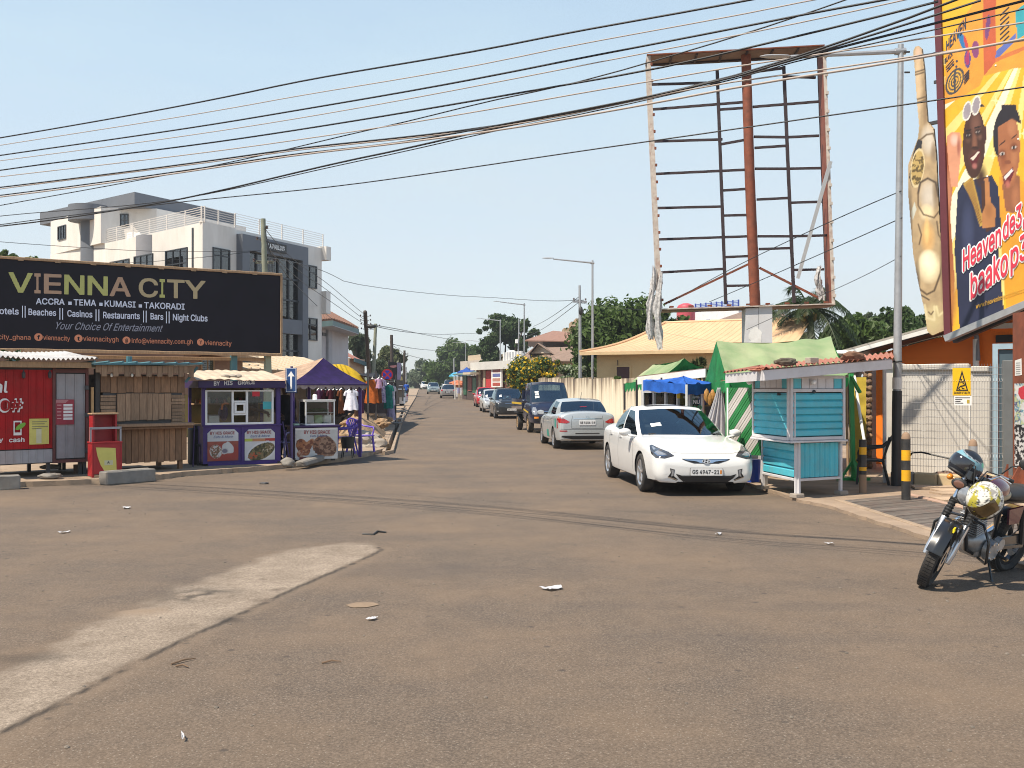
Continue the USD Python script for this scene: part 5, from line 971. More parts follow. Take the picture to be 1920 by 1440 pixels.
def tree(name, label, cat, cl, base, n, size, mat, seed, asp=.5, tr=.2, extra=None):
 t = T(name, label, cat); cl = np.array(cl); c = cl[:, :3].mean(0); base = np.asarray(base, float)
 t('crown', leaves(cl, n, size, seed, asp), mat)
 r = np.random.default_rng(seed + 1); fork = base * .55 + c * .45; fork[2] = base[2] + (c[2] - base[2]) * .45
 ms = [tube([base, base * .5 + fork * .5 + [r.normal(0,.1), 0,0], fork], [tr * 1.25, tr, tr * .85], 9)]
 for q in cl[r.choice(len(cl), min(len(cl), 12), replace=False)]: e = q[:3]; ms.append(tube([fork, fork * .5 + e * .5 + [0,0,-.06 * np.linalg.norm(e - fork)], e], [tr * .6, tr * .4, tr * .12], 6))
 t('trunk', J(*ms), BARK, True)
 return t
def gb(px, Y, z=0.0): return np.array([(px - 960) * Y / F, Y, float(gz(Y)) + z])
cl = clumps(1180,640,105,78,60,46,1) + clumps(1110,680,45,50,58,16,2) + clumps(1262,615,40,35,61,10,3) + clumps(1100,630,30,40,59,8,4)
tree('mango_tree', 'big dark green mango tree behind the house with the orange roof', 'tree', cl, gb(1165,60), 17000,.36, LM[1], 11,.55,.4)
cl = clumps(945,640,42,52,125,26,5,.2,.38) + clumps(985,622,24,26,124,8,6) + clumps(908,668,26,26,123,10,7) + clumps(905,610,16,16,124,4,8)
tree('shade_tree', 'dark open crowned tree above the far shops in the centre', 'tree', cl, gb(948,125), 9000,.55, LM[0], 12,.55,.35)
cl = clumps(855,680,44,42,190,26,9,.2,.36) + clumps(830,700,40,32,185,14,10) + clumps(872,665,30,22,200,8,11)
tree('roadside_tree', 'large light green tree mass left of the far shops', 'tree', cl, gb(850,190), 11000,.75, LM[1], 13,.55,.5)
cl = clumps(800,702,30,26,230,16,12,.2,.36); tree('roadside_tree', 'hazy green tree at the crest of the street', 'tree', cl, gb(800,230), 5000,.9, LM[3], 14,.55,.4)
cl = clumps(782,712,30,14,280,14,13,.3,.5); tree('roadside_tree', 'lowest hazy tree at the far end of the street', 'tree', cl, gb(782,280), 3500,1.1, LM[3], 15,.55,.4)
cl = clumps(733,675,27,26,115,22,14,.22,.38) + clumps(725,700,24,18,112,8,15)
tree('shade_tree', 'round olive green tree behind the thin brown utility pole', 'tree', cl, gb(733,115), 6000,.55, LM[2], 16,.55,.35)
cl = clumps(672,655,20,30,98,14,16,.25,.4); tree('banana_tree', 'pale green broad leaved tree between the tiled house and leaning pole', 'tree', cl, gb(672,98), 1500,.9, LM[3], 17,.35,.2)
cl = clumps(705,690,16,26,92,10,17,.3,.45); tree('banana_tree', 'small leafy tree behind the pale concrete utility pole', 'tree', cl, gb(705,92), 1300,.6, LM[3], 18,.4,.15)
cl = clumps(1610,630,62,38,46,30,18,.2,.38) + clumps(1560,640,30,30,44,10,19); tree('broadleaf_tree', 'bright green broad leaved tree behind the green tarpaulin tent', 'tree', cl, gb(1600,46), 9000,.34, LM[1], 19,.55,.3)
cl = clumps(1700,610,55,36,52,26,20,.2,.36) + clumps(1665,590,20,16,52,6,21) + clumps(1740,640,45,30,50,14,23); tree('shade_tree', 'dark green tree left of the thumb shaped cut-out', 'tree', cl, gb(1700,52), 9500,.3, LM[0], 20,.55,.3)
cl = clumps(1632,597,14,10,75,6,24,.3,.5); tree('feathery_tree', 'thin feathery grey green treetop far behind the broad leaved tree', 'tree', cl, gb(1632,75), 700,.3, LM[3], 21,.3,.12)
cl = clumps(35,485,40,10,60,10,25,.35,.6); tree('shade_tree', 'treetop peeping above the left end of the black billboard', 'tree', cl, gb(30,60), 1600,.3, LM[1], 22,.55,.2)
cl = clumps(1500,650,45,22,48,14,26,.3,.5); tree('shrub', 'olive scrub below the coconut palm', 'shrub', cl, gb(1500,48), 3000,.35, LM[2], 23,.4,.1)
cl = clumps(25,672,22,12,23.2,6,27,.3,.5); tree('shrub', 'small dark shrub between the black billboard and red kiosk roof', 'shrub', cl, gb(25,23.4), 500,.13, LM[0], 24,.5,.04)
# coconut palms
PALM = leafmat('palm_leaf', (.03,.05,.012), (.13,.15,.05), .3)
def palm(label, head, base, n, L_, seed, tr=.16):
 t = T('palm_tree', label, 'palm tree'); r = np.random.default_rng(seed); head = np.asarray(head)
 t('trunk', tube([base, base * .5 + head * .5 + [.15,0,0], head], [tr * 1.3, tr, tr * .8], 10), BARK, True)
 for k in range(n):
  az = k * 2.399 + r.uniform(-.2,.2); el = r.uniform(-.5,1.25); L = L_ * r.uniform(.75,1.1); d = np.array([math.cos(az), math.sin(az), 0]); s = np.linspace(0,1,22)
  sp = head + np.outer(s * L * math.cos(el) * (1 - .15 * s), d) + np.outer(np.sin(el) * L * s - (.55 + .3 * max(0, math.cos(el))) * L * s ** 2.2, [0,0,1.0])
  tg = np.gradient(sp, axis=0); tg /= np.linalg.norm(tg, axis=1, keepdims=True); sd = np.cross(tg, [0,0,1.0]); sd /= np.linalg.norm(sd, axis=1, keepdims=True) + 1e-9
  V, f = [], []
  for i in range(2,22):
   l = L * .26 * math.sin(math.pi * min(1, (s[i] + .12) / 1.15)) ** .7
   for sg in (-1,1):
    for o in (0,.5):
     p0 = sp[i] + tg[i] * o * L / 22; tip = p0 + sd[i] * sg * l * .75 + tg[i] * l * .5 + [0,0,-l * r.uniform(.25,.75)]; q = len(V); w = tg[i] * .028 * L_ / 3
     V += [p0 - w, p0 + w, tip]; f.append([q, q + 1, q + 2])
  t('frond', J((np.array(V), np.array(f)), tube(sp, np.linspace(.035,.008,22), 4)), PALM)
 t('coconut', J(*[rock(head + [.22 * math.cos(k * 1.3), .22 * math.sin(k * 1.3), -.25 - .08 * (k % 3)], .13, k, 1,.05) for k in range(7)]), pm(f'coconut_{seed}', (.30,.20,.05), .5, var=.3), True)
 return t
palm('coconut palm with spreading fronds behind the right edge of the empty billboard frame', PX(1517,580,43), gb(1520,43), 26,3.0,3)
palm('smaller coconut palm just right of the empty billboard pole', PX(1438,588,50), gb(1440,50), 16,2.2,5)
# ================= RIGHT SIDE
def pxy(px, Y): return np.array([(px - 960) * Y / F, Y])
# ---- cream house with orange roof
t = T('cream_house', 'cream house with pale orange sheet roof behind the stained fence wall', 'house')
FHs = Fc(pxy(1119,44.5), pxy(1460,40.5)); CRM = pm('cream_wall', (.52,.40,.22), .85, var=.07, scale=.9, dirt=.15)
zE_ = 3.32
t('wall', FHs.box(0, FHs.L, 0, zE_, -7,0), CRM)
ORS = pm('orange_roof_sheet', (.56,.36,.205), .65, var=.08, scale=1.0, dirt=.12)
e0, e1 = FHs.pt(-.55, zE_ - .02,.6), FHs.pt(FHs.L + .5, zE_ - .02,.6); r0, r1 = FHs.pt(1.9,4.75,-3.5), FHs.pt(FHs.L + .5,4.75,-3.5); b0 = FHs.pt(-.55, zE_, -7.6)
n = 16; S = np.linspace(0,1, n)
sw = lambda a, b, k: a * (1 - k) + b * k - np.array([0,0,.24]) * math.sin(math.pi * k)
P = np.array([[(sw(e0, r0, k)) * (1 - s) + (sw(e1, r1, k)) * s for s in S] for k in np.linspace(0,1,9)]); t('roof', gridm(P), ORS, True)
P = np.array([[sw(b0, r0, k) * (1 - s) + sw(e0, r0, k) * s for s in np.linspace(0,1,8)] for k in np.linspace(0,1,9)]); t('roof', gridm(P), ORS, True)
for k in range(26): s = (k + .5) / 26; t('roof_seam', tube([(sw(e0, r0, q) * (1 - s) + sw(e1, r1, q) * s) + [0,0,.012] for q in np.linspace(0,1,7)], .004,4), ORS)
t('fascia', bar(e0 - [0,0,.07], e1 - [0,0,.07], .04,.14), pm('house_fascia', (.5,.36,.2), .7)); t('hip_cap', tube([sw(e0, r0, q) + [0,0,.03] for q in np.linspace(0,1,8)], .06,6), ORS); t('ridge_cap', tube([r0, r1], .07,6), ORS)
u0, u1, z0, z1 = FHs.rect(1157,688,1181,716); w = t.node('window'); t('shutter', FHs.box(u0, u1, z0, z1,.003,.03), pm('maroon_shutter', (.05,.02,.022), .6), under=w); t('frame', J(FHs.box(u0 - .06, u1 + .06, z1, z1 + .06,.0,.05), FHs.box(u1, u1 + .06, z0, z1,0,.05), FHs.box(u0 - .06, u0, z0, z1,0,.05)), CRM, under=w)
t('conduit', FHs.pbox(1157.5,675,1158.5,688,0,.03), DARK)

# ---- stained fence wall, panel by panel
N = {'g': ('geometry', {}), 'sx': ('separate_xyz', {}), 'mp': ('mapping', {'scale': (.9,.9,.13)}), 'n': ('noise_texture', {'scale': 2.2, 'detail': 7.0, 'roughness': .65}), 'mz': ('map_range', {'from_min': .3, 'from_max': 2.25, 'to_min': -.22, 'to_max': .22}), 'ad': ('math', {'math_type': 'add'}), 'r': ('rgb_ramp', {'ramp': [(.42, (.76,.67,.51)), (.58, (.66,.56,.41)), (.68, (.30,.23,.16)), (.82, (.08,.064,.05))]}),
  'lo': ('map_range', {'from_min': .85, 'from_max': .1, 'to_min': 0, 'to_max': .75, 'clamp': True}), 'mx': ('mix_color', {'b': (.50,.26,.075)}), 'p': ('principled_bsdf', {'roughness': .9}), 'n2': ('noise_texture', {'scale': 30.0, 'detail': 5.0}), 'b': ('bump', {'strength': .4, 'distance': .01})}
STAIN = usdkit.material(stage, '/World/Looks/stained_wall', N, [('g.position', 'mp.vector'), ('mp.vector', 'n.vector'), ('g.position', 'sx.vector'), ('sx.z', 'mz.value'), ('n.fac', 'ad.value1'), ('mz.result', 'ad.value2'), ('ad.value', 'r.fac'), ('sx.z', 'lo.value'), ('lo.result', 'mx.fac'), ('r.color', 'mx.a'), ('mx.result', 'p.base_color'), ('g.position', 'n2.vector'), ('n2.fac', 'b.height'), ('b.normal', 'p.normal')], surface='p.BSDF')
t = T('fence_wall', 'pale concrete panel fence wall with dark vertical stains behind the parked cars', 'wall')
FS_ = Fc(pxy(1010,58), pxy(1204,30)); n = 17
for k in range(n):
 u = FS_.L * k / n; w_ = FS_.L / n; zt_ = 2.28 - .28 * k / n + .03 * math.sin(k * 2.1); t('panel', FS_.box(u + .006, u + w_ - .006,-.1, zt_, -.12,.004 * (k % 3)), STAIN)
 t('pier', FS_.box(u - .006, u + .006,-.1, zt_ - .01,-.10,-.015), STAIN)
# ---- flowering bush and creeper behind the wall
YL = leafmat('flower_yellow', (.70,.46,.012), (.85,.66,.03), .3); WF = leafmat('flower_white', (.40,.44,.30), (.62,.64,.50), .3)
cl = clumps(1000,707,62,34,62,34,40,.25,.42,1.6) + clumps(1040,695,26,20,60,10,41)
cl = [c_ for c_ in cl if c_[2] > .3]
t = tree('flowering_bush', 'large bush covered in yellow flowers behind the parked dark car', 'bush', cl, gb(1000,62), 9000,.19, LM[1], 42,.55,.08)
t('flowers', leaves([[a, b, c_ + .02, d * 1.08] for a, b, c_, d in cl], 1900,.17,43,.9), YL, kind='stuff')
cl = clumps(1062,703,24,18,54.5,14,44,.25,.4,.5) + clumps(1090,700,18,14,53,8,45,.25,.4,.4)
t = tree('flowering_bush', 'pale bush with white flowers above the far end of the stained wall', 'bush', cl, gb(1066,55), 3200,.17, LM[1], 46,.55,.06)
t('flowers', leaves(cl, 1500,.14,47,.8), WF, kind='stuff')
cl = clumps(1160,712,10,5,34.8,4,48,.4,.6,.2); tree('shrub', 'small weeds sprouting on top of the stained wall', 'weed', cl, gb(1160,35.2), 260,.14, LM[1], 49,.4,.02)
cl = clumps(1312,690,14,14,30,5,50,.4,.6,.3); tree('shrub', 'spiky dry plant between the two green tents', 'plant', cl, gb(1312,30), 500,.3, LM[2], 51,.12,.04)

# ---- street lamps
def lamp(label, base, H_, arm, r=.075, black=False, hx=None):
 t = T('street_lamp', label, 'street lamp', group='street lamps along the right side'); b = np.asarray(base, float); top = b + [arm[0] * 0 + (hx or 0), 0, H_]
 t('pole', tube([b * (1 - k) + top * k for k in np.linspace(0,1,5)], np.linspace(r, r * .62,5), 14), GALV, True)
 a0 = top - [0,0,.12]; a1 = a0 + np.asarray(arm, float)
 t('arm', tube([a0, a1], [r * .55, r * .4], 8), GALV); t('head', rock(a1 + nrm(arm) * .25 + [0,0,.02], .28,3,2,.02, (1,.32,.1)), pm('lamp_head', (.34,.34,.35), .4) if 'lamp_head' not in _mats else _mats['lamp_head'], True)
 t('bracket', cyl(a0 + nrm(arm) * -.08, a0 + nrm(arm) * .1, r * .75, n=10), GALV); return t, b, top
lamp('galvanised street lamp with arm to the left beside the far utility pole and mango tree', gb(1111,47), 7.7, (-1.85,-.1,.17)); lamp('second galvanised street lamp above the yellow flowering bush', gb(983,73), 7.7, (-1.75,-.1,.2)); lamp('third street lamp in front of the dark open crowned tree', gb(938,94), 7.7, (-1.75,0,.2))
lamp('fourth slim street lamp left of the white shop', gb(902,135), 7.2, (-1.6,0,.1), .07); lamp('farthest street lamp above the blue shop canopy', gb(873,158), 7.7, (-1.6,0,.1), .08)
t, b, tp = lamp('tall grey street lamp with black painted foot behind the yellow and black bollards', pxy(1680,17.3).tolist() + [.05], 7.62, (-1.88,.1,-.06), .078, hx=.09)
t('painted_foot', cyl(b, b + (tp - b) * .215,.082,.0805, n=16), pm('black_paint', (.02,.02,.022), .5, var=.3, dirt=.3, dirtcol=(.08,.07,.06))); q = b + (tp - b) * .232; t('number_plate', lathe([(.081,-.1), (.081,.1)], 16, c=q), W); t('band', lathe([(.08,-.012), (.084,0), (.08,.012)], 14, c=b + (tp - b) * .281), BLACK)
t('bolts', J(*[cyl(tp + [.04,-.06,-.15 - .35 * k], tp + [.13,-.06,-.15 - .35 * k], .016, n=6) for k in range(2)]), DARK)
t = upole('slim grey utility pole with crossarm and small transformer left of the mango tree', gb(1088,50), PX(1087,535,50), .1,.06, GALV, [(.88,.35, (1,.3))], [(.89,.3,.1), (.89,-.3,-.1)]); t('transformer', rock(PX(1089,583,49.8), .17,5,1,.15, (.7,.7,1.3)), BLACK)
upole('thin pole with white meter box behind the second street lamp', gb(970,88), PX(973,598,88), .08,.05, GALV); solo('meter_box', 'small white meter box on the thin pole behind the second street lamp', 'box', obox(PX(968.5,640,87.8), np.eye(3), [.13,.1,.17], .02), WCLEAN)
upole('short grey pole with lamp left of the far blue canopy', gb(851,140), PX(851,672,140), .1,.08, GALV)

# ---- far shops
WG = pm('shop_white', (.50,.49,.46), .8, var=.1, scale=1); REDD = pm('shop_red', (.42,.03,.03), .6); TAN = pm('tan_render', (.42,.34,.24), .85, var=.1)
t = T('white_shop', 'white flat roofed shop with red door beyond the flowering bush', 'shop'); f = Fc(pxy(893,92), pxy(985,82))
t('wall', f.box(0, f.L, 0,3.45,-6,0), pm('shop_maroon', (.16,.075,.06), .8)); t('parapet', f.box(-.1, f.L, 3.3,4.0,-6,.55), WG)
t('door', f.pbox(911,695,922,728,0,.05), REDD); t('pilaster', f.pbox(906,694,909.5,730,0,.1), TAN); t('pilaster', f.pbox(897,694,900,730,0,.1), TAN); t('signboard', f.pbox(921,689,940,726,.25,.4), W)
for k, c_ in enumerate([(.25,.05,.05), (.1,.12,.3), (.4,.2,.15), (.35,.06,.04)]): t('sign_print', f.pbox(923.5,692 + k * 8.5,937.5,698 + k * 8.5,.401,.41), pm(f'sign_print_{k}', c_, .5))
ub = [f.hit(x, 682)[0] for x in (944,975)]
for k in range(7): u = ub[0] + (ub[1] - ub[0]) * k / 6; t('baluster', f.box(u - .09, u + .09,4.0,4.75,-.2,0), W)
t('roof_tank', lathe([(0,0), (.6,0), (.65,.3), (.5,.85), (.2,1.0), (0,1.0)], 16, c=f.pt(f.hit(930,680)[0], 4.0,-1.5)), W, True)
t('awning_frame', f.box(-.3,1.6,2.9,3.1,.2,1.2), pm('cream_trim', (.5,.42,.3), .7))
t = T('green_stall', 'dark green painted shop stall beside the white shop', 'stall'); f = Fc(pxy(866,103), pxy(893,97)); t('wall', f.box(0, f.L, 0,2.9,-3,-.05), pm('stall_inside', (.07,.045,.04), .9)); t('door_leaf', f.pbox(869,704,874,740,-.04,.03), pm('green_door', (.02,.11,.05), .5)); t('door_leaf', f.pbox(886,708,892,738,-.04,.03), _mats['green_door'])
t('roof', slab([f.pt(-.4,3.1,.9), f.pt(f.L + .4,2.95,.9), f.pt(f.L + .4,3.5,-3), f.pt(-.4,3.6,-3)], .08), pm('green_sheet', (.10,.16,.13), .7)); t('post', bar(f.pt(.3,.0,.8), f.pt(.3,3.0,.8), .1), W); t('post', bar(f.pt(2.2,0,.8), f.pt(2.2,3,.8), .1), TAN); t('goods', f.pbox(877,708,884,733,-.04,.02), pm('goods_red', (.25,.07,.06), .7))
t = T('blue_canopy', 'blue canopy on pale posts at the far shops', 'canopy'); cs = [PX(857,698,116), PX(884,697,112), PX(890,694,122), PX(864,694,125)]; t('canopy', J(*canopy(cs, PX(875,688,118), .1,6), *[valance(cs[i], cs[(i + 1) % 4], .45,5) for i in range(4)]), clothmat('far_blue', (.02,.07,.30), .1,.1), True)
for p in cs: t('post', bar([p[0], p[1], float(gz(p[1]))], p, .12), W)
t = T('umbrella', 'small turquoise umbrella left of the far blue canopy', 'umbrella'); c = PX(856,706,121); t('canopy', lathe([(0,.55), (.45,.45), (.85,.15), (.95,0)], 14, c=c), pm('turquoise', (.03,.27,.42), .6)); t('pole', bar([c[0], c[1], float(gz(c[1]))], c + [0,0,.5], .05), W)
solo('barrel', 'blue plastic barrel on the kerb at the far shops', 'barrel', lathe([(0,0), (.3,0), (.34,.08), (.35,.45), (.34,.82), (.28,.95), (0,.95)], 16, c=GP(860.5,738,.1)), pm('barrel_blue', (.01,.06,.40), .4), 30)
solo('fruit_heap', 'orange red heap of goods behind the blue barrel', 'goods', rock(PX(859,720,112), .75,5,2,.4, (1.2,1,.5)), pm('fruit', (.42,.12,.05), .7, var=.5, scale=9))
t = T('beige_block', 'beige brick building behind the far blue canopy', 'building'); f = Fc(pxy(863,150), pxy(905,140)); t('wall', f.box(0, f.L, 0,5.6,-6,0), pm('beige_brick', (.40,.35,.30), .9, var=.15)); t('gable', f.box(2.2, f.L, 5.6,6.4,-5,-.5), TAN); t('window', f.pbox(880,690,886,696,0,.06), DARK)
# brown hipped houses and stepped tower
t = T('brown_roofed_house', 'low house with brown hipped roofs behind the flowering bush', 'house'); BR = pm('brown_roof', (.20,.135,.10), .8, var=.2, scale=2); BR2 = pm('red_brown_roof', (.23,.125,.09), .8, var=.2, scale=2)
f = Fc(pxy(975,90), pxy(1085,78)); t('wall', f.box(0, f.L, 0,3.9,-9,0), TAN); q = lambda x, y, Y: PX(x, y, Y)
t('roof', J(slab([q(966,678,87), q(1092,676,76), q(1080,650,82), q(1000,652,90)], .1)), BR); t('gable', slab([q(996,662,86), q(1034,662,83.5), q(1011,647,85.5)], .1), pm('gable_pale', (.45,.38,.3), .8)); t('gable_roof', J(slab([q(1008,644,84.5), q(991,665,85), q(996,664,90), q(1012,645,91)], .06), slab([q(1008,644,84.5), q(1012,645,91), q(1044,664,88), q(1040,666,82.5)], .06)), BR)
t('upper_wall', slab([q(990,650,95), q(1085,650,91), q(1085,637,91), q(990,640,95)], 4), pm('deep_brown', (.05,.035,.03), .9)); t('roof', J(slab([q(983,638,92), q(1092,640,86), q(1060,622,92), q(1037,620,95)], .1)), BR2)
t = T('stepped_tower', 'stepped tan brick tower behind the brown roofs', 'tower'); f = Fc(pxy(1055,112), pxy(1110,112)); BRK = pm('tan_brick', (.34,.24,.15), .9, var=.2)
for k, (a, b, y) in enumerate([(1057,1071,615), (1070.5,1080,603), (1079.5,1110,597)]): u0, u1, z0, z1 = f.rect(a, y, b, 690); t('block', f.box(u0, u1,0, z1,-4 - .1 * k, 0 + .05 * k), BRK); [t('brick_course', f.box(u0, u1, z1 - .5 - j * .6, z1 - .38 - j * .6,0,.1 + .05 * k), TAN) for j in range(5)]
t = T('white_building', 'white building with blue railing behind the orange roof', 'building'); f = Fc(pxy(1303,105), pxy(1385,100)); t('wall', f.box(0, f.L, 0,9.6,-8,0), pm('far_white', (.62,.62,.63), .8)); u0, u1, z0, z1 = f.rect(1303,577,1372,583); t('railing', J(*[f.box(0, f.L, 9.6 + .15 * k, 9.66 + .15 * k, -.1,0) for k in range(6)], *[f.box(u, u + .1,9.6,10.5,-.1,.02) for u in np.linspace(0, f.L - .1,9)]), pm('rail_blue', (.03,.06,.32), .5)); t('window', f.pbox(1324,599,1330,607,0,.1), pm('win_blue', (.05,.14,.28), .4))
solo('water_tank', 'red plastic water tank beside the white building', 'water tank', lathe([(0,0), (.85,0), (.9,.2), (.9,1.7), (.75,2.0), (.3,2.2), (0,2.2)], 20, c=PX(1286,611,98)), pm('tank_red', (.45,.06,.08), .5), 30)
t = T('brown_tiled_house', 'far house with shallow brown roof beside the empty billboard post', 'house'); f = Fc(pxy(1330,88), pxy(1475,84)); t('wall', f.box(0, f.L, 0,6.6,-6,0), TAN); t('roof', J(slab([q(1328,606,86), q(1480,604,82), q(1470,588,88), q(1398,582,90)], .1)), BR)

# ---- empty billboard
FE = Fc(pxy(1214,28.2), pxy(1545,27.8)); DB = .75
t = T('empty_billboard', 'tall empty rusty billboard frame on a red post and white plinth', 'billboard')
UND = pm('under_panel', (.20,.13,.095), .8, var=.25, scale=3, dirt=.3); WHR = pm('flaking_white', (.50,.44,.38), .7, var=.2, scale=5, dirt=.6, dirtcol=(.24,.07,.035), dscale=6)
P2 = lambda x, y, d=0.0: FE.pt(*FE.hit(x, y, d), d)
a, b = P2(1213,106), P2(1546,88); nn = -FE.n * DB; dz_ = np.array([0,0,1.0])
t('top_tray', slab([a + dz_ * .07, b + dz_ * .07, b + nn + dz_ * .07, a + nn + dz_ * .07], .05), UND); t('top_lip', bar(a + dz_ * .04, b + dz_ * .04,.03,.16, up=FE.n), RUST); t('top_lip', bar(a + nn, b + nn, .05,.12, up=FE.n), DKRUST)
for k in range(1,7): p = a * (1 - k / 7) + b * k / 7; t('tray_rib', bar(p, p + nn, .05,.05), DKRUST)
a, b = P2(1237,580), P2(1563,570); t('bottom_tray', slab([a, b, b + nn, a + nn], .05), UND); t('bottom_lip', bar(a, b, .03,.17, up=FE.n), WHR); t('bottom_lip', bar(a + nn, b + nn, .03,.14, up=FE.n), RUST)
for k in range(9): p = a * (1 - (k + .5) / 9) + b * (k + .5) / 9; t('clip', bar(p + [0,-.02,.06], p + [.12,-.02,.06], .05), RUST)
t('side_stile', bar(P2(1216,104), P2(1238,578), .11,.05, up=FE.n), WHR); t('side_stile', bar(P2(1216,104) + nn, P2(1238,578) + nn, .10,.05, up=FE.n), WHR, label='rear left edge strip')
for k in range(15): f = (k + .5) / 15; p = P2(1216,104) * (1 - f) + P2(1238,578) * f; t('clip', bar(p + [.04,0,0], p + [.1,0,0], .07), RUST)
a, b = P2(1546,88), P2(1563,572); t('side_panel', slab([a, b, b + nn, a + nn], .03), pm('red_oxide', (.20,.055,.028), .7, var=.3, scale=3)); t('side_stile', bar(a, b, .08,.06, up=FE.n), WHR, label='cream right front edge'); t('side_stile', bar(a + nn, b + nn, .06,.1, up=FE.n), DKRUST, label='dark rear right edge')
for k in range(14): f = (k + .5) / 14; p = a * (1 - f) + b * f; t('clip', bar(p + [-.02,-.03,0], p + [.06,-.03,0], .08), WHR)
for y in (194,257,316,380,443,506): p = P2(1546 + (y - 88) * .036, y); t('side_brace', bar(p, p + nn + [0,0,-.15], .05), DKRUST)
dm = -.38
Pm = lambda x, y: P2(x, y, dm)
for p, q_ in [((1345,130), (1361,570)), ((1470,124), (1489,568))]: t('upright', bar(Pm(*p), Pm(*q_), .085,.085, up=FE.n), DKRUST)
for x0, y0, x1, y1 in [(1220,158,1350,154), (1221,205,1395,191), (1224,265,1355,261), (1226,326,1398,318), (1229,390,1355,387), (1230,449,1403,443), (1234,511,1359,504), (1351,205,1394,202), (1353,270,1397,262), (1356,357,1400,354), (1358,404,1402,403), (1361,482,1406,480), (1362,536,1408,535), (1409,135,1470,127), (1412,200,1473,195), (1414,256,1475,257), (1415,277,1475,273), (1416,316,1477,316), (1419,374,1479,371), (1421,443,1484,443), (1423,467,1484,465), (1472,143,1530,145), (1474,195,1535,190), (1476,257,1536,254), (1478,316,1541,315), (1480,380,1541,378), (1483,443,1556,441), (1488,506,1545,505)]:
 t('crossbar', bar(Pm(x0, y0), Pm(x1, y1), .065,.06, up=FE.n), DKRUST)
t('diagonal', bar(Pm(1246,570), Pm(1406,494), .06), RUST); t('diagonal', bar(Pm(1424,502), Pm(1538,560), .06), RUST)
t('pole', tube([Pm(1399,98), Pm(1406,330), Pm(1416,575)], [.135,.14,.15], 18), RUST, True); t('loose_strip', bar(P2(1558,302,.1), P2(1496,522,-.3), .1,.03, up=FE.n), ALU)
u0, u1, z0, z1 = FE.rect(1398,575,1448,640,0); PLN = pm('plinth_white', (.56,.56,.57), .7, var=.05, dirt=.15)
t('plinth_panel', FE.box(u0, (u0 + u1) / 2 - .006,.05, z1,-.72,0), PLN); t('plinth_panel', FE.box((u0 + u1) / 2 + .006, u1,.05, z1,-.72,.003), PLN)
u, z = FE.hit(1420,625); t('torn_paper', FE.ext(rough([(u - .24, z - .35), (u + .1, z - .35), (u + .12, z + .05), (u, z + .17), (u - .2, z + .12)], .02,.06,4), .003,.008), W)
def rag(t_, px, y0, y1, wpx, seed, d):
 n = 26; s = np.linspace(0,1, n); r = np.random.default_rng(seed); a = np.linspace(0,2 * np.pi, 13); rows = []
 for k in range(n):
  x, y = px + 4 * math.sin(seed + s[k] * 5), y0 + (y1 - y0) * s[k]; c_ = P2(x, y, d); w_ = wpx * .8 / 67 * (.22 + .78 * math.sin(math.pi * min(1, s[k] * .62 + .1)) ** 1.5 * (1 - .25 * math.sin(s[k] * 19 + seed)) - (.25 if .52 < s[k] < .6 else 0))
  rows.append([c_ + FE.u * w_ * .5 * math.cos(q_) * (1 + .35 * math.sin(q_ * 3 + s[k] * 9 + seed)) + FE.n * .13 * math.sin(q_) * (1 + .4 * math.sin(q_ * 5 + seed)) + [0,0,.05 * math.sin(q_ * 4 + k)] for q_ in a])
 t_('torn_vinyl', gridm(np.array(rows)), clothmat('torn_vinyl_look', (.44,.42,.42), .25,.15,9, (.66,.64,.64)) if 'tv' not in _mats else _mats['tv']); 
_mats['tv'] = clothmat('torn_vinyl_cloth', (.46,.44,.43), .25,.3,14, (.74,.72,.71))
rag(t, 1222,500,636,17,1,.02); rag(t, 1236,510,654,17,2,.1); rag(t, 1537,500,562,16,3,-.3)

# ---- green tents, blue canopy stall
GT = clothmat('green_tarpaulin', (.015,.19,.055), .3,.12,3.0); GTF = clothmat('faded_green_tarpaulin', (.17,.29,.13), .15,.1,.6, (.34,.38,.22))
def drape(a, b, c, d, n, sag, seed, amp=.03):
 """A sheet a-b (top edge) to d-c (bottom edge) with folds."""
 P = []
 for k in np.linspace(0,1, n):
  row = []
  for s in np.linspace(0,1, n * 2):
   p = (a * (1 - s) + b * s) * (1 - k) + (d * (1 - s) + c * s) * k; w_ = amp * k * (math.sin(s * 17 + seed + 2 * k) + .6 * math.sin(s * 31 + seed * 3 - 3 * k)) * .6 + amp * 1.5 * (meshkit.fbm(np.array([s * 4, k * 3, seed]), 3,2) - .5)
   row.append(p + [0,0,-sag * math.sin(math.pi * k) * .6 - sag * .5 * math.sin(math.pi * s) * (1 - k) + w_])
  P.append(row)
 return gridm(np.array(P))
t = T('green_tent', 'large faded green tarpaulin tent behind the turquoise kiosk', 'tent')
R0, R1 = PX(1343,641,20.6), PX(1558,634,21.2); E0, E1, B0, B1 = PX(1364,714,18.6), PX(1590,708,18.9), PX(1321,716,22.8), PX(1540,706,23.4)
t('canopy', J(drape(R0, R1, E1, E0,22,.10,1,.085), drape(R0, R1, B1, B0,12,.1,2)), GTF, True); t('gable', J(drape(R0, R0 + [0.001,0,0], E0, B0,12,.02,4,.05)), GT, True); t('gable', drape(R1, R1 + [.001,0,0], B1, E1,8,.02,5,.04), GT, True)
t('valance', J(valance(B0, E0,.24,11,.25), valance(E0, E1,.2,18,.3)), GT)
for p in (E0, B0, B1): t('post', bar([p[0], p[1], .05], p, .06), pm('green_paint', (.04,.36,.10), .5) if 'green_paint' not in _mats else _mats['green_paint'])
t('post_brace', J(bar(E0 - [0,0,.05], E0 - [-.25,-.1,.5], .04)), _mats['green_paint'])
t = T('green_tent', 'smaller green tarpaulin tent above the blue canopy stall', 'tent')
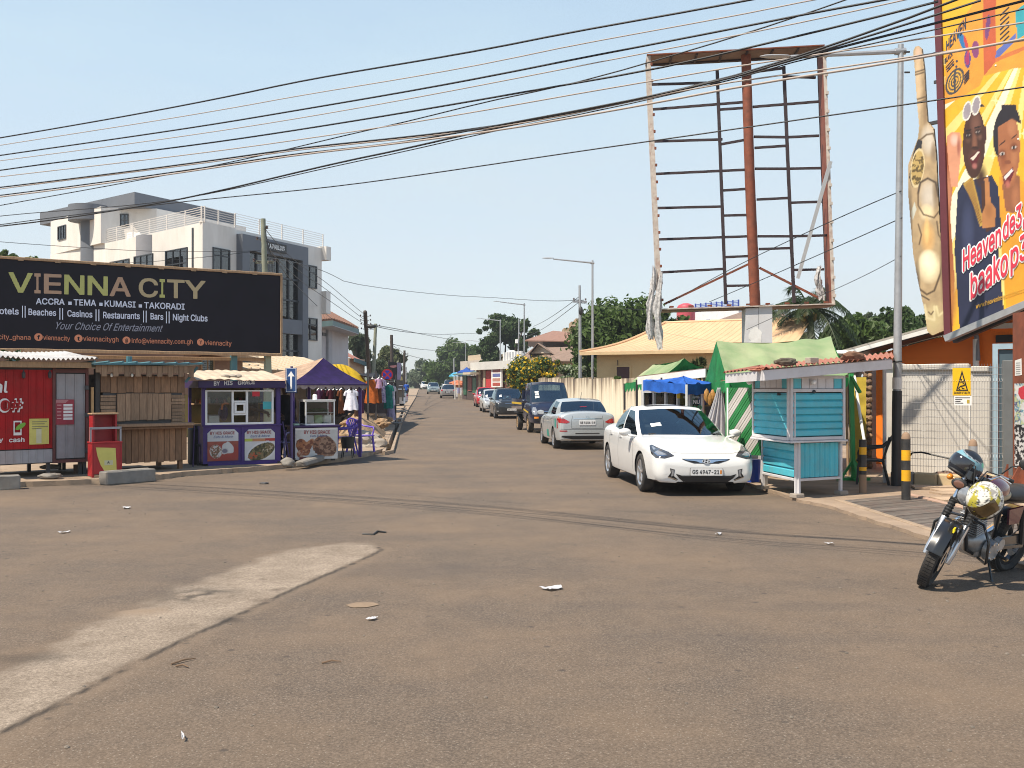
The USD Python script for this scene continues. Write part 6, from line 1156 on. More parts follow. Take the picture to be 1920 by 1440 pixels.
R0, R1 = PX(1283,673,24.5), PX(1224,684,29); E0, E1, B0, B1 = PX(1241,708,24.2), PX(1171,719,29.2), PX(1330,694,25.2), PX(1275,696,30)
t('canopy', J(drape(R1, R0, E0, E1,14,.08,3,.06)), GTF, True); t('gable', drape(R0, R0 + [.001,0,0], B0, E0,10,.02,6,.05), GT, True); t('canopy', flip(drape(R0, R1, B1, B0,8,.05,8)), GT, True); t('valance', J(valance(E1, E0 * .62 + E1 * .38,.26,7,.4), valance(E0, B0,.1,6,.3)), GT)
for p in (E0, E1, B0): t('post', bar([p[0], p[1], .05], p, .06), DARK)
t = T('sheet_roof', 'white fascia board and sheet roof between the two green tents', 'roof'); f = Fc(pxy(1195,25.2), pxy(1322,22.6)); a, b = f.pt(*f.hit(1195,712), 0), f.pt(*f.hit(1322,699), 0); t('fascia', slab([a + dz_ * .07, a - dz_ * .12, b - dz_ * .1, b + dz_ * .09], .03), W); t('sheet', slab([a + dz_ * .09, b + dz_ * .11, b + [1.2,1.6,.25], a + [1,2,.2]], .03), UND)
for p in (a, b): t('post', bar([p[0], p[1] + .1,.05], p + [0,.1,0], .05), DARK)
t = T('blue_canopy', 'bright blue square canopy over the glazed stall behind the white sedan', 'canopy'); BC = clothmat('blue_canvas', (.018,.10,.42), .25,.08,4)
cs = [PX(1205,713,22.4), PX(1287,721,20.6), PX(1350,720,21.6), PX(1268,713,23.5)]; ap = PX(1281,705.5,22.0); t('canopy', J(*[drape(ap, ap + [.001,0,0], cs[i], cs[(i + 1) % 4], 10,.05, i, .035) for i in range(4)]), BC, True)
t('valance', J(*[drape(cs[i], cs[(i + 1) % 4], cs[(i + 1) % 4] - dz_ * .2, cs[i] - dz_ * .22,8,0, i + 9,.02) for i in range(4)]), BC, True)
for p in cs: t('post', bar([p[0], p[1], .05], p, .04), W)
t = T('glazed_stall', 'glass fronted stall with colourful goods under the blue canopy', 'stall'); f = Fc(pxy(1203,22.9), pxy(1319,21.4)); L = f.L
t('back', f.box(0, L, .05,1.68,-.95,-.9), pm('stall_back', (.26,.23,.2), .9)); t('base', f.box(0, L, .05,.75,-.9,-.02), TAN); t('frame', J(*[f.box(u - .025, u + .025,.75,1.66,-.03,.02) for u in np.linspace(.03, L - .03,6)], f.box(0, L, 1.62,1.67,-.03,.022), f.box(0, L, .72,.77,-.03,.024)), ALU); t('pane', f.box(0, L, .77,1.62,-.02,-.014), KG)
r = np.random.default_rng(9); pal = [(.5,.08,.05), (.6,.45,.05), (.55,.55,.55), (.05,.2,.1), (.05,.1,.35), (.4,.2,.1)]; pmx = [pm(f'packet_{k}', c_, .4) for k, c_ in enumerate(pal)]
for sh in range(3):
 z = .8 + .28 * sh; t('shelf', f.box(.05, L - .05, z - .02, z, -.6,-.12), WOODL)
 for k in range(9): u = .08 + k * (L - .2) / 9; solo('packet', f'{["red", "yellow", "white", "green", "blue", "brown"][(k + sh) % 6]} packet, {["first", "second", "third", "fourth", "fifth", "sixth", "seventh", "eighth", "ninth"][k]} from the left on the {["bottom", "middle", "top"][sh]} shelf of the glazed stall', 'packet', f.box(u, u + .11, z + .001, z + r.uniform(.12,.22), -.3,-.16,.008), pmx[(k + sh) % 6], group='goods in the glazed stall')
t('lettering', f.text('NU', (1300,757), (1312,757), 7,.026, True), WCLEAN); t('lettering', f.text('EMPA:D', (1278,768), (1316,767), 6.5,.026, True), pm('sign_green', (.03,.3,.1), .5)); t('yellow_tag', f.pbox(1269,738,1275,747,.022,.03), pm('yellow_tag', (.7,.5,.02), .5))
f = Fc(pxy(1168,26.5), pxy(1192,25.8)); solo('cardboard_box', 'brown cardboard box on a stand against the stained wall', 'box', f.box(0, f.L, .75,1.15,-.35,0,.01), pm('cardboard', (.36,.22,.11), .85)); solo('crate_stand', 'plain wooden stand under the cardboard box', 'stand', J(f.box(-.03, f.L + .03,.7,.748,-.38,.03), *[f.box(u, u + .04,.05,.7, d, d - .04) for u in (0, f.L - .04) for d in (0,-.34)]), WOODL)
solo('plastic_bag', 'turquoise plastic bag hanging on the tent post by the cardboard box', 'bag', rock(PX(1186,771,25.6), .09,8,2,.5, (.8,.6,1.3)), pm('teal_bag', (.02,.25,.42), .3))
solo('hanging_goods', 'yellow and brown pouches hanging at the right end of the glazed stall', 'pouches', J(*[rock(PX(1325 + 6 * k, 742 + 6 * (k % 2), 20.9), .09, k, 1,.3, (.7,.4,1.5)) for k in range(4)]), pm('pouch', (.35,.17,.04), .5, var=.5, scale=9))
P = np.array([[PX(1352 - 2 + (s - .5) * (10 + 60 * k ** 1.2) - 12 * k, 727 + 118 * k, 19.6 - .10 * math.sin(s * 26 + 2 * k) * (.3 + .5 * k)) for s in np.linspace(0,1,44)] for k in np.linspace(0,1,12)])
solo('plastic_curtain', 'gathered translucent white plastic sheet hanging between the sedan and the striped panel', 'plastic sheet', gridm(P), clothmat('milky_plastic', (.72,.70,.72), .08,.45,12), True)
# striped panel, slat by slat
f = Fc(pxy(1366,18.0), pxy(1432,17.3)); u0, u1, z0, z1 = 0, f.L, f.hit(1395,852)[1], f.hit(1395,727)[1]; R_ = sbox(u0, z0, u1, z1)
t = T('striped_panel', 'panel of diagonal green and white slats beside the turquoise kiosk', 'panel'); t('backing', f.box(u0, u1, z0, z1,-.06,-.035), DARK)
GSL = pm('green_slat', (.02,.17,.045), .55, var=.2, obj=.15); WSL = pm('white_slat', (.44,.41,.38), .6, var=.12, obj=.12); pit = .048; ang = math.radians(50)
for k in range(-10,60):
 c_ = np.array([u0, z1]) + np.array([math.sin(ang), -math.cos(ang)]) * 0 + np.array([0,-1]) * (k - 8) * pit / math.cos(ang)
 strip = Polygon([c_ + np.array([-2 * math.cos(ang), -2 * math.sin(ang)]), c_ + np.array([3 * math.cos(ang), 3 * math.sin(ang)]), c_ + np.array([3 * math.cos(ang), 3 * math.sin(ang)]) + np.array([math.sin(ang), -math.cos(ang)]) * (pit - .009), c_ + np.array([-2 * math.cos(ang), -2 * math.sin(ang)]) + np.array([math.sin(ang), -math.cos(ang)]) * (pit - .009)])
 g_ = strip.intersection(R_)
 if g_.area > 5e-4: t('slat', f.ext(g_, -.034,0 + .004 * (k % 2)), GSL if (k // 4) % 2 == 0 else WSL)
t('post', J(f.box(-.035,0,.05, z1,-.06,.01), f.box(u1, u1 + .035,.05, z1,-.06,.01)), W)
solo('blue_drum', 'blue plastic drum under the striped panel', 'drum', lathe([(0,0), (.16,0), (.18,.4), (0,.4)], 14, c=f.pt(.15,.05,-.4)), _mats['barrel_blue'])

# ---- turquoise kiosk
TQ = pm('turquoise_paint', (.07,.45,.55), .38,.1, bump=.3, bscale=4, var=.1, scale=3, dirt=.34, dirtcol=(.24,.25,.23), dscale=3.5, obj=.07); WK = pm('kiosk_white', (.58,.56,.57), .5, var=.06, dirt=.2, dscale=4)
UL, UC, UR = pxy(1413,16.65), pxy(1481,15.35), pxy(1583,15.85); LL, LC, LR = pxy(1430,16.75), pxy(1494,15.45), pxy(1577,15.9)
t = T('turquoise_kiosk', 'small turquoise sheet metal kiosk with white frame and legs on blocks', 'kiosk')
fl, fr_ = Fc(UL, UC), Fc(UC, UR); ll, lr = Fc(LL, LC), Fc(LC, LR); zu0, zu1, zs, zl0 = .93,1.93,1.70,.30
t('core', J(prism([UL + [.03,.05], UC + [.02,.06], UR + [-.03,.04], UL + (UR - UC) + [0,.03]], zu0 + .02, zu1), prism([LL + [.03,.05], LC + [.02,.06], LR + [-.03,.04], LL + (LR - LC)], zl0 + .02, zu0)), DARK)
for F_, z0, z1, n in ((fl, zu0 + .06, zs - .04,6), (fr_, zu0 + .06, zs - .04,6), (ll, zl0 + .05, zu0 - .05,4)):
 a, b = .05, F_.L - .05
 for k in range(n):
  za, zb_ = z0 + (z1 - z0) * k / n, z0 + (z1 - z0) * (k + 1) / n
  V = np.array([F_.pt(a, za, -.01), F_.pt(b, za, -.01), F_.pt(b, za + .012,.018), F_.pt(a, za + .012,.018), F_.pt(a, zb_ - .03,.012), F_.pt(b, zb_ - .03,.012), F_.pt(b, zb_, -.012), F_.pt(a, zb_, -.012)])
  t('sheet', (V, np.array([[0,1,2], [0,2,3], [3,2,5], [3,5,4], [4,5,6], [4,6,7]])), TQ)
n = 8
for k in range(n):
 a = .05 + (lr.L - .1) * k / n; b = .05 + (lr.L - .1) * (k + 1) / n; w_ = b - a
 V = np.array([lr.pt(u, z, d) for z in (zl0 + .05, zu0 - .05) for u, d in ((a, -.01), (a + w_ * .25,.012), (a + w_ * .75,.012), (b, -.01))]); t('sheet', (V, np.array([[i, i + 1, i + 5] for i in range(3)] + [[i, i + 5, i + 4] for i in range(3)])), TQ)
def rails(F_, us, zs_, d, w_): 
 for u in us: t('frame_post', F_.box(u - w_ / 2, u + w_ / 2, zs_[0], zs_[1], -.02, d, .005), WK)
for F_ in (fl, fr_):
 rails(F_, (.02, F_.L - .025), (zu0, zu1), .03,.05)
 for z in (zu0 + .025, zs, zu1 - .02): t('frame_rail', F_.box(.045, F_.L - .05, z - .025, z + .025,-.02,.028,.005), WK)
 if F_ is fr_: rails(F_, (.085,), (zu0 + .05, zs - .03), .024,.03)
 m = 6
 for k in range(m): a = .06 + (F_.L - .12) * k / m; t('vent_board', F_.box(a + .006, a + (F_.L - .12) / m - .006, zs + .03, zu1 - .045,-.01,.006 + .003 * (k % 2)), TQ if k in (0, m - 1) else WK)
 t('sill', F_.box(-.03, F_.L + .03, zu0 - .035, zu0 - .005,-.03,.05,.005), WK)
for F_, us in ((ll, (.02, ll.L - .02)), (lr, (.03, lr.L - .02))):
 rails(F_, us, (.11, zu0 - .04), .03,.045)
 for z in (zl0 + .02,): t('frame_rail', F_.box(.04, F_.L - .04, z - .02, z + .02,-.02,.026,.004), WK)
t('hinge', cyl(fl.pt(fl.L * .8, zs - .06,.03), fl.pt(fl.L * .8, zs - .06,.08), .02, n=8), DARK); t('padlock', rock(fr_.pt(.45, zs - .02,.04), .03,2,1,.2), DARK)
# roof
c0, c1, c2 = PX(1362,700,16.7), PX(1432,694,14.75), PX(1672,673,16.2); c0[2] = 1.97; c1[2] = 2.0; c2[2] = 2.2; b0, b2 = np.array([4.6,18.6,2.12]), np.array([6.75,17.9,2.34])
RSH = pm('rusty_red_sheet', (.34,.12,.075), .7, var=.25, scale=4, dirt=.5, dirtcol=(.3,.2,.13), dscale=3)
n = 60; rows = []
for k in np.linspace(0,1,6): rows.append([(c1 * (1 - s) + c2 * s) * (1 - k) + (b0 * (1 - s) + b2 * s) * k + [0,-.05 * (1 - k), .03 + .018 * math.sin(s * 150)] for s in np.linspace(-.02,1.01, n * 4)])
t('roof_sheet', gridm(np.array(rows)), RSH, True); rows = [[(c0 * (1 - s) + c1 * s) * (1 - k) + b0 * k + [-.05 * (1 - k), 0,.028 + .018 * math.sin(s * 60)] for s in np.linspace(-.03,1.0,90)] for k in np.linspace(0,1,5)]; t('roof_sheet', gridm(np.array(rows)), RSH, True)
h = np.array([0,0,.155])
t('fascia', bar((c1 - h / 2), (c2 - h / 2), .03,.15), WK); t('fascia', bar(c0 - h / 2 + [0,.02,0], c1 - h / 2 + [-.005,.02,0], .03,.148), WK); t('roof_beam', J(bar(c0 + [.2,0,-.1], b0 + [0,0,-.06], .05), bar(c2 + [-.2,.05,-.12], b2 + [-.1,0,-.1], .05), bar(b0 - [0,0,.06], b2 - [0,0,.1], .05))  , WK); t('roof_post', bar([b2[0] - .1, b2[1], .05], b2 - [.1,0,.1], .05), WK); t('roof_post', bar([b0[0], b0[1], .05], b0 - [0,0,.08], .05), WK)
t('torn_sheet', rock(PX(1424,692,14.9), .12,3,2,.6, (1.4,.8,.3)), RSH); t('lamp_bulb', rock(PX(1405,716,15.8), .045,1,2,.02), WCLEAN, True); t('wall_lamp', rock(fr_.pt(.42,1.83,.06), .04,1,2,.02), WCLEAN, True)
def onroof(px, f): s = f; return c1 * (1 - s) + c2 * s
for px, f, rr, sq, mt, lab, nm_ in [(1470,.17,.1, (1.5,.9,.55), pm('dark_stone', (.09,.075,.055), .95, var=.4, scale=20), 'dark lumpy stone weighing down the turquoise kiosk roof, leftmost', 'stone'), (1595,.70,.115, (1.25,.9,.7), pm('brown_stone', (.15,.08,.05), .95, var=.3, scale=15), 'brown rock weighing down the kiosk roof, rightmost', 'stone')]:
 p = onroof(px, f) + [0,.22,.075]; solo(nm_, lab, 'stone', rock(p + [0,-.1,.02], rr * 1.15, int(px), 3,.4, sq), mt, 30)
p = onroof(0,.385) + [0,.2,.085]; solo('brick', 'sandcrete brick lying on the middle of the turquoise kiosk roof', 'brick', obox(p, [fr_.u, fr_.n, [0,0,1.0]], [.09,.06,.045], .008), CONC)
for (x, y), lab in [((1495,938), 'block under the front leg of the turquoise kiosk'), ((1434,915), 'block under the left leg of the turquoise kiosk'), ((1576,931), 'block under the right leg of the turquoise kiosk')]:
 Pq = {1495: LC, 1434: LL, 1576: LR}[x]; solo('block', 'small concrete ' + lab, 'block', obox([Pq[0], Pq[1], .08], [fr_.u, fr_.n, [0,0,1.0]], [.085,.075,.032], .008), CONC)
# green easel stand, yellow boards, pipe, stone wall
c = np.array([*pxy(1600,18.3), .05]); GP_ = _mats['green_paint']; t = T('green_stand', 'bright green wooden post stand with braced foot right of the turquoise kiosk', 'stand')
t('post', bar(c, c + [-.04,0,1.95], .07), GP_); t('brace', J(bar(c + [-.22,0,.04], c + [0,0,.38], .04), bar(c + [.22,0,.04], c + [0,0,.38], .04), bar(c + [0,-.22,.04], c + [0,0,.38], .04))  , GP_); t('foot', J(bar(c + [-.3,0,.02], c + [.3,0,.02], .06), bar(c + [0,-.28,.021], c + [0,.28,.021], .05)), GP_); t('bracket', bar(c + [-.05,0,1.9], c + [.12,0,1.6], .12,.04), GP_)
f = Fc(pxy(1592,20.2), pxy(1624,20.0)); solo('yellow_board', 'rough mustard yellow wall board behind the green stand', 'board', (lambda m: (m[0] + np.outer((meshkit.fbm(m[0] * 5,3,2) - .5) * .05, f.n), m[1]))(gridm(np.array([[f.pt(u, z, 0) for u in np.linspace(0, f.L, 14)] for z in np.linspace(.05,1.95,40)]))), pm('mustard_board', (.40,.29,.03), .85, var=.25, scale=4, dirt=.4), 25)
solo('white_pipe', 'long white plastic pipe leaning beside the mustard board', 'pipe', tube([PX(1602,705,19.6), PX(1612,775,19.3), PX(1622,836,18.9)], .03,8), W, True)
solo('timber_pole', 'thin grey timber pole standing behind the green stand', 'pole', tube([np.array([*pxy(1590,19.2), .05]), PX(1586,690,19.3)], .025,6), WOODL)
t = T('stone_wall', 'narrow wall of rough brown stones left of the orange wall', 'wall'); f = Fc(pxy(1619,20.9), pxy(1634,20.8)); r = np.random.default_rng(4); MS = pm('rubble_stone', (.21,.13,.075), .95, var=.4, scale=6, obj=.3)
t('mortar', f.box(0, f.L, .05,2.2,-.3,-.03), CONCD)
for i in range(17):
 for j in range(2): t('stone', rock(f.pt((j + .5) * f.L / 2 + r.normal(0,.008), .11 + i * .125,-.03), .072, int(r.integers(999)), 1,.3, (.75,.8,.85)), MS)
# ---- orange building and roof
ORG = pm('orange_paint', (.84,.185,.005), .6, var=.06, scale=1.2, dirt=.08, dirtcol=(.3,.05,.01)); t = T('orange_building', 'bright orange painted building behind the white fence wall', 'building'); f = Fc(pxy(1633,22.3), pxy(2150,19.0)); L = f.L
t('wall', f.ext(Polygon([(0,0), (L, 0), (L, 3.75), (0,2.45)]), -3,0), ORG); t('roof', slab([f.pt(-.35,2.56,.8), f.pt(L, 3.95,.8), f.pt(L, 4.1,-3), f.pt(-.35,2.8,-3)], .04), pm('old_zinc', (.36,.33,.29), .6,.2, var=.2, dirt=.4)); t('barge_board', slab([f.pt(-.35,2.51,.82), f.pt(-.35,2.42,.82), f.pt(L, 3.8,.82), f.pt(L, 3.9,.82)], .03), W)
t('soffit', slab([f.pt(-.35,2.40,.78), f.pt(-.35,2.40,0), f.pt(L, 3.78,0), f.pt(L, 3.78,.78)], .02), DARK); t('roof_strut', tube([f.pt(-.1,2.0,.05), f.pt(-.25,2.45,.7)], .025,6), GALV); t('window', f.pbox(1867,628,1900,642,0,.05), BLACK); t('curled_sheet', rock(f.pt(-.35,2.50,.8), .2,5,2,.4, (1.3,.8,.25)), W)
t('downpipe', tube([f.pt(f.hit(1833,650)[0], 2.75,.12), f.pt(f.hit(1833,650)[0], .3,.12)], .06,10), W); t('downpipe', tube([f.pt(f.hit(1826,640)[0], 2.95,.1), f.pt(f.hit(1834,640)[0], 2.8,.12), f.pt(f.hit(1837,640)[0], 2.3,.14)], .05,10), pm('grey_pipe', (.2,.2,.22), .5))
t('white_band', f.pbox(1835,606,1915,616,0,.06), W)
# ---- white fence wall, kerb, rubble, mesh fence
f = Fc(pxy(1690,19.7), pxy(1869,18.9)); L = f.L; t = T('white_fence_wall', 'white rendered boundary wall with coping behind the wire mesh fence', 'wall'); WW = pm('white_render', (.54,.51,.46), .85, var=.05, dirt=.25, dscale=.8)
t('wall', f.box(0, L, 0,2.08,-.2,0), WW); t('coping', f.box(-.05, L * .725,2.08,2.2,-.26,.07,.02), WW); t('coping', f.box(L * .735, L + .02,2.04,2.15,-.26,.06,.02), WW); t('pier', f.box(-.3,-.02,0,2.14,-.3,.04), WW); t('pier_cap', f.box(-.36,.02,2.14,2.22,-.36,.1), WW)
t('recess_pier', f.box(L * .72, L * .73,0,2.05,0,.02), W)
f2 = Fc(pxy(1668,17.7), pxy(1850,16.6)); t = T('kerb', 'pale concrete kerb in front of the wire mesh fence', 'kerb')
for k in range(4): t('kerb_stone', f2.box(f2.L * k / 4 + .006, f2.L * (k + 1) / 4 - .006,.0,.27,-.16,0,.025), CONCD if k < 1 else pm('sandy_kerb', (.42,.32,.19), .9, var=.15, bump=.4) if 'sandy_kerb' not in _mats else _mats['sandy_kerb'])
r = np.random.default_rng(8); RB = [rock(f2.pt(r.uniform(.5, f2.L + .3), .1 + r.uniform(0,.13), -r.uniform(.3,1.0)), r.uniform(.03,.09), int(r.integers(99)), 1,.4, (1.2,1,.7)) for _ in range(130)]; solo('rubble', 'reddish brown broken stones behind the kerb under the mesh fence', 'rubble', J(*RB), pm('red_rubble', (.20,.12,.085), .95, var=.4, island=.3), kind='stuff')
solo('bent_rod', 'bent black steel rod leaning on the mesh fence', 'rod', tube([f2.pt(.1,.25,-.1), f2.pt(.35,.6,-.12), f2.pt(.5,.62,-.12), f2.pt(1.05,.52,-.12), f2.pt(1.5,.55,-.12)], .016,6), BLACK)
fm = Fc(pxy(1690,18.0), pxy(1884,17.5)); L = fm.L; t = T('mesh_fence', 'galvanised wire mesh fence panel before the white wall', 'fence'); WIRE = pm('wire', (.30,.29,.29), .5,.4)
bend = lambda z: .03 * max(0,1 - abs(z - 1.86) / .05) + .03 * max(0,1 - abs(z - .52) / .05)
zs_ = np.array([.22,.47,.52,.57,1.2,1.81,1.86,1.91,2.16])
for u in np.linspace(0, L, 38): t('vertical_wire', tube(np.array([fm.pt(u, z, bend(z)) for z in zs_]), .0028,4, False), WIRE)
for z in np.arange(.22,2.17,.125): t('horizontal_wire', tube(np.array([fm.pt(0, z, .008), fm.pt(L, z, .008)]), .0038,4, False), WIRE)
t('post', fm.box(L - .03, L + .12,.05,2.22,-.1,.06,.008), pm('grey_post', (.17,.18,.18), .5,.3, var=.15)); t('post_foot', fm.box(L - .08, L + .17,.05,.07,-.15,.1), GALV)
# danger sign
t = T('danger_sign', 'yellow danger of death electricity sign fixed to the mesh fence', 'warning sign'); YW = pm('sign_yellow', (.80,.48,.004), .4, var=.05)
u0, u1, z0, z1 = fm.rect(1786,690,1820,741.5,.02); t('plate', fm.box(u0, u1, z0, z1,.015,.022), YW); u2, u3, z2, z3 = fm.rect(1789,742.5,1822,760,.02); t('notice', fm.box(u2, u3, z2, z3,.015,.021), WCLEAN)
um = (u0 + u1) / 2; zz = lambda k: z0 + (z1 - z0) * k; tri = Polygon([(u0 + .055, zz(.17)), (u1 - .04, zz(.17)), (um + .007, zz(.93))]); t('triangle', fm.ext(tri.difference(tri.buffer(-.02)), .0222,.0245), BLACK)
bolt = Polygon([(um - .03, zz(.62)), (um + .005, zz(.60)), (um - .002, zz(.5)), (um + .04, zz(.55)), (um + .03, zz(.46)), (um + .05, zz(.46)), (um + .02, zz(.40)), (um + .01, zz(.47)), (um + .02, zz(.49)), (um - .025, zz(.45)), (um - .01, zz(.56))]).buffer(0)
fig = Point(um + .05, zz(.385)).buffer(.014).union(LineString([(um + .04, zz(.36)), (um - .02, zz(.33))]).buffer(.012)).union(LineString([(um - .02, zz(.33)), (um - .05, zz(.26)), (um - .03, zz(.22))]).buffer(.008)).union(LineString([(um, zz(.34)), (um + .01, zz(.26)), (um + .04, zz(.25))]).buffer(.008)); t('figure', fm.ext(bolt.union(fig), .0222,.0245), BLACK)
t('lettering', fm.text('DANGER OF DEATH', (1788.5,738.5), (1818.5,738.5), 4.2,.0222, True), BLACK)
for k in range(4): t('notice_line', fm.pbox(1791,745 + k * 3.4, (1819,1804,1801,1806)[k], 746.4 + k * 3.4,.0212,.023), BLACK)
t('crest', fm.pbox(1813,749.5,1818,756.5,.0212,.023), pm('crest_gold', (.45,.33,.05), .5))
# pale blue gate post and doorway right of the wall
f = Fc(pxy(1861,18.5), pxy(1905,18.3)); t = T('gate_frame', 'pale blue steel door frame beside the white boundary wall', 'door frame'); PB = pm('pale_blue', (.28,.38,.44), .5); t('jamb', f.box(0,.09,.05,2.55,-.1,0), PB); t('head', f.box(.09, f.L + .4,2.45,2.55,-.1,0), PB); t('door', f.box(.1, f.L + .4,.05,2.44,-.09,-.05), pm('dark_blue_door', (.05,.08,.10), .5)); t('door_panel', f.box(.2, f.L + .3,1.2,2.2,-.05,-.04), W)
# rusty column with torn posters
f = Fc(pxy(1899,16.3), pxy(1960,15.2)); t = T('rusty_column', 'rusty brown steel column pasted with torn posters at the right edge', 'column'); t('column', f.box(0, f.L, .05,2.95,-.5,0), RUST); t('base_plate', f.box(-.2, f.L + .2,.05,.09,-.7,.2), RUST); t('gusset', slab([f.pt(-.25,.06,.1), f.pt(-.0,.06,.1), f.pt(-.0,.5,.1)], .03), RUST)
t('poster', f.ppoly([(1903,676), (1915,672), (1916,703), (1903,705)], .001,.004), W, label='small white paper notice')
for k in range(6): t('notice_line', f.pbox(1905,680 + 4 * k, 1913,681.4 + 4 * k, .0042,.0052), pm('faint_ink', (.2,.2,.2), .6) if 'faint_ink' not in _mats else _mats['faint_ink'])
def torn(a, b):
 n1, n2 = nz(a, b * 2,7,3), nz(a * 1.2, b * 2.6,13,6); c = np.tile(np.array([.60,.60,.60]), (len(a), 1)); up = b > .52
 c[up & (n1 > .5)] = [.10,.28,.36]; c[up & (n1 > .6)] = [.08,.10,.2]; c[up & (n2 > .58)] = [.45,.5,.3]; c[~up & (n2 > .50)] = [.02,.02,.025]; c[up & (n2 < .36)] = [.66,.66,.64]; return c
painted(t, 'poster', f, (1902,719,1956,882), 60,170,.006, torn, label='torn layered posters')
t('red_print', f.ppoly([(1910,728), (1922,722), (1930,750), (1914,748), (1909,738)], .007,.010), pm('red_print', (.5,.03,.05), .5))
solo('wood_scrap', 'splintered brown board leaning at the foot of the rusty column', 'board', J(slab([PX(1890,912,15.6), PX(1900,912,15.6), PX(1918,872,15.6), PX(1912,872,15.6)], .03)), RUST)
# ---- bollards and black chair
YBL = pm('bollard_yellow', (.72,.36,.004), .5, var=.08, dirt=.25, dirtcol=(.05,.04,.03), dscale=6); BBL = pm('bollard_black', (.022,.021,.021), .5, var=.3, scale=7, dirt=.3, dirtcol=(.12,.1,.08), dscale=5); CBL = pm('bollard_cap', (.26,.17,.11), .9)
def bollard(label, x, y, h, r, bands_, cap=True):
 t = T('bollard', label, 'bollard', (x, y, .05), group='bollards before the mesh fence'); z = 0
 for k, (zb, m_) in enumerate(bands_): t('band', lathe([(0, z), (r, z), (r, zb), (0, zb)], 20), m_, 40); z = zb
 if cap: t('cap', lathe([(r * 1.0, z), (r * 1.0, z + .02), (r * .8, z + .075), (r * .35, z + .1), (0, z + .105)], 20), CBL, True)
 return t
x, y = pxy(1698.5,15.1); bollard('yellow and black banded bollard, tallest and nearest of the three before the mesh fence', x, y, 1,.066, [(.29, BBL), (.455, YBL), (.60, BBL), (.755, YBL), (.92, BBL)])
x, y = pxy(1617.5,16.1); bollard('worn black bollard with small yellow patches beside the black plastic chair', x, y, .86,.058, [(.3, CBL), (.36, BBL), (.42, YBL), (.62, BBL), (.74, YBL), (.86, BBL)], False)
x, y = pxy(1824,15.0); bollard('grey and yellow bollard half hidden behind the motorcycle helmets', x, y, .9,.064, [(.15, GALV), (.33, YBL), (.82, GALV)])
chair('plastic_chair', 'black plastic armchair on the pavement behind the worn bollard', (*pxy(1632,17.7), .05), math.radians(70), BLACK)
# ================= VEHICLES
CGL = glassmat('car_glass', (.45,.55,.58), 2.5,.02, (.72,.88,.95)); CGD = glassmat('dark_car_glass', (.14,.18,.19), 2.0,.015)
INT = pm('car_interior', (.05,.05,.052), .8); TYR = pm('tyre', (.022,.021,.021), .8, var=.2, dirt=.5, dirtcol=(.10,.08,.06), dscale=6)
RIMS = pm('alloy', (.55,.55,.56), .3,.8, var=.05); LENS = pm('lamp_lens', (.30,.31,.33), .08,.4, var=.5, scale=14, coat=1.0); LENSD = pm('lamp_dark', (.06,.06,.065), .1,.3, var=.4, coat=1.0); REDL = pm('tail_lamp', (.34,.008,.01), .12, coat=1.0, var=.3, scale=12); TRIM = pm('black_trim', (.012,.012,.013), .4)
PLATE = pm('number_plate', (.66,.66,.66), .4); AMB = pm('amber_lens', (.6,.2,.02), .2)
def cpaint(name, c, met=0.0, rough=.3): return pm(name, c, rough, met, var=.02, coat=.8, dirt=.06, dirtcol=(.25,.2,.15), dscale=2)
def poly_cyl(x, y0, y1, z, r): return manifold3d.Manifold.cylinder(abs(y1 - y0), r, r, 48, True).rotate([90,0,0]).translate([x, (y0 + y1) / 2, z])
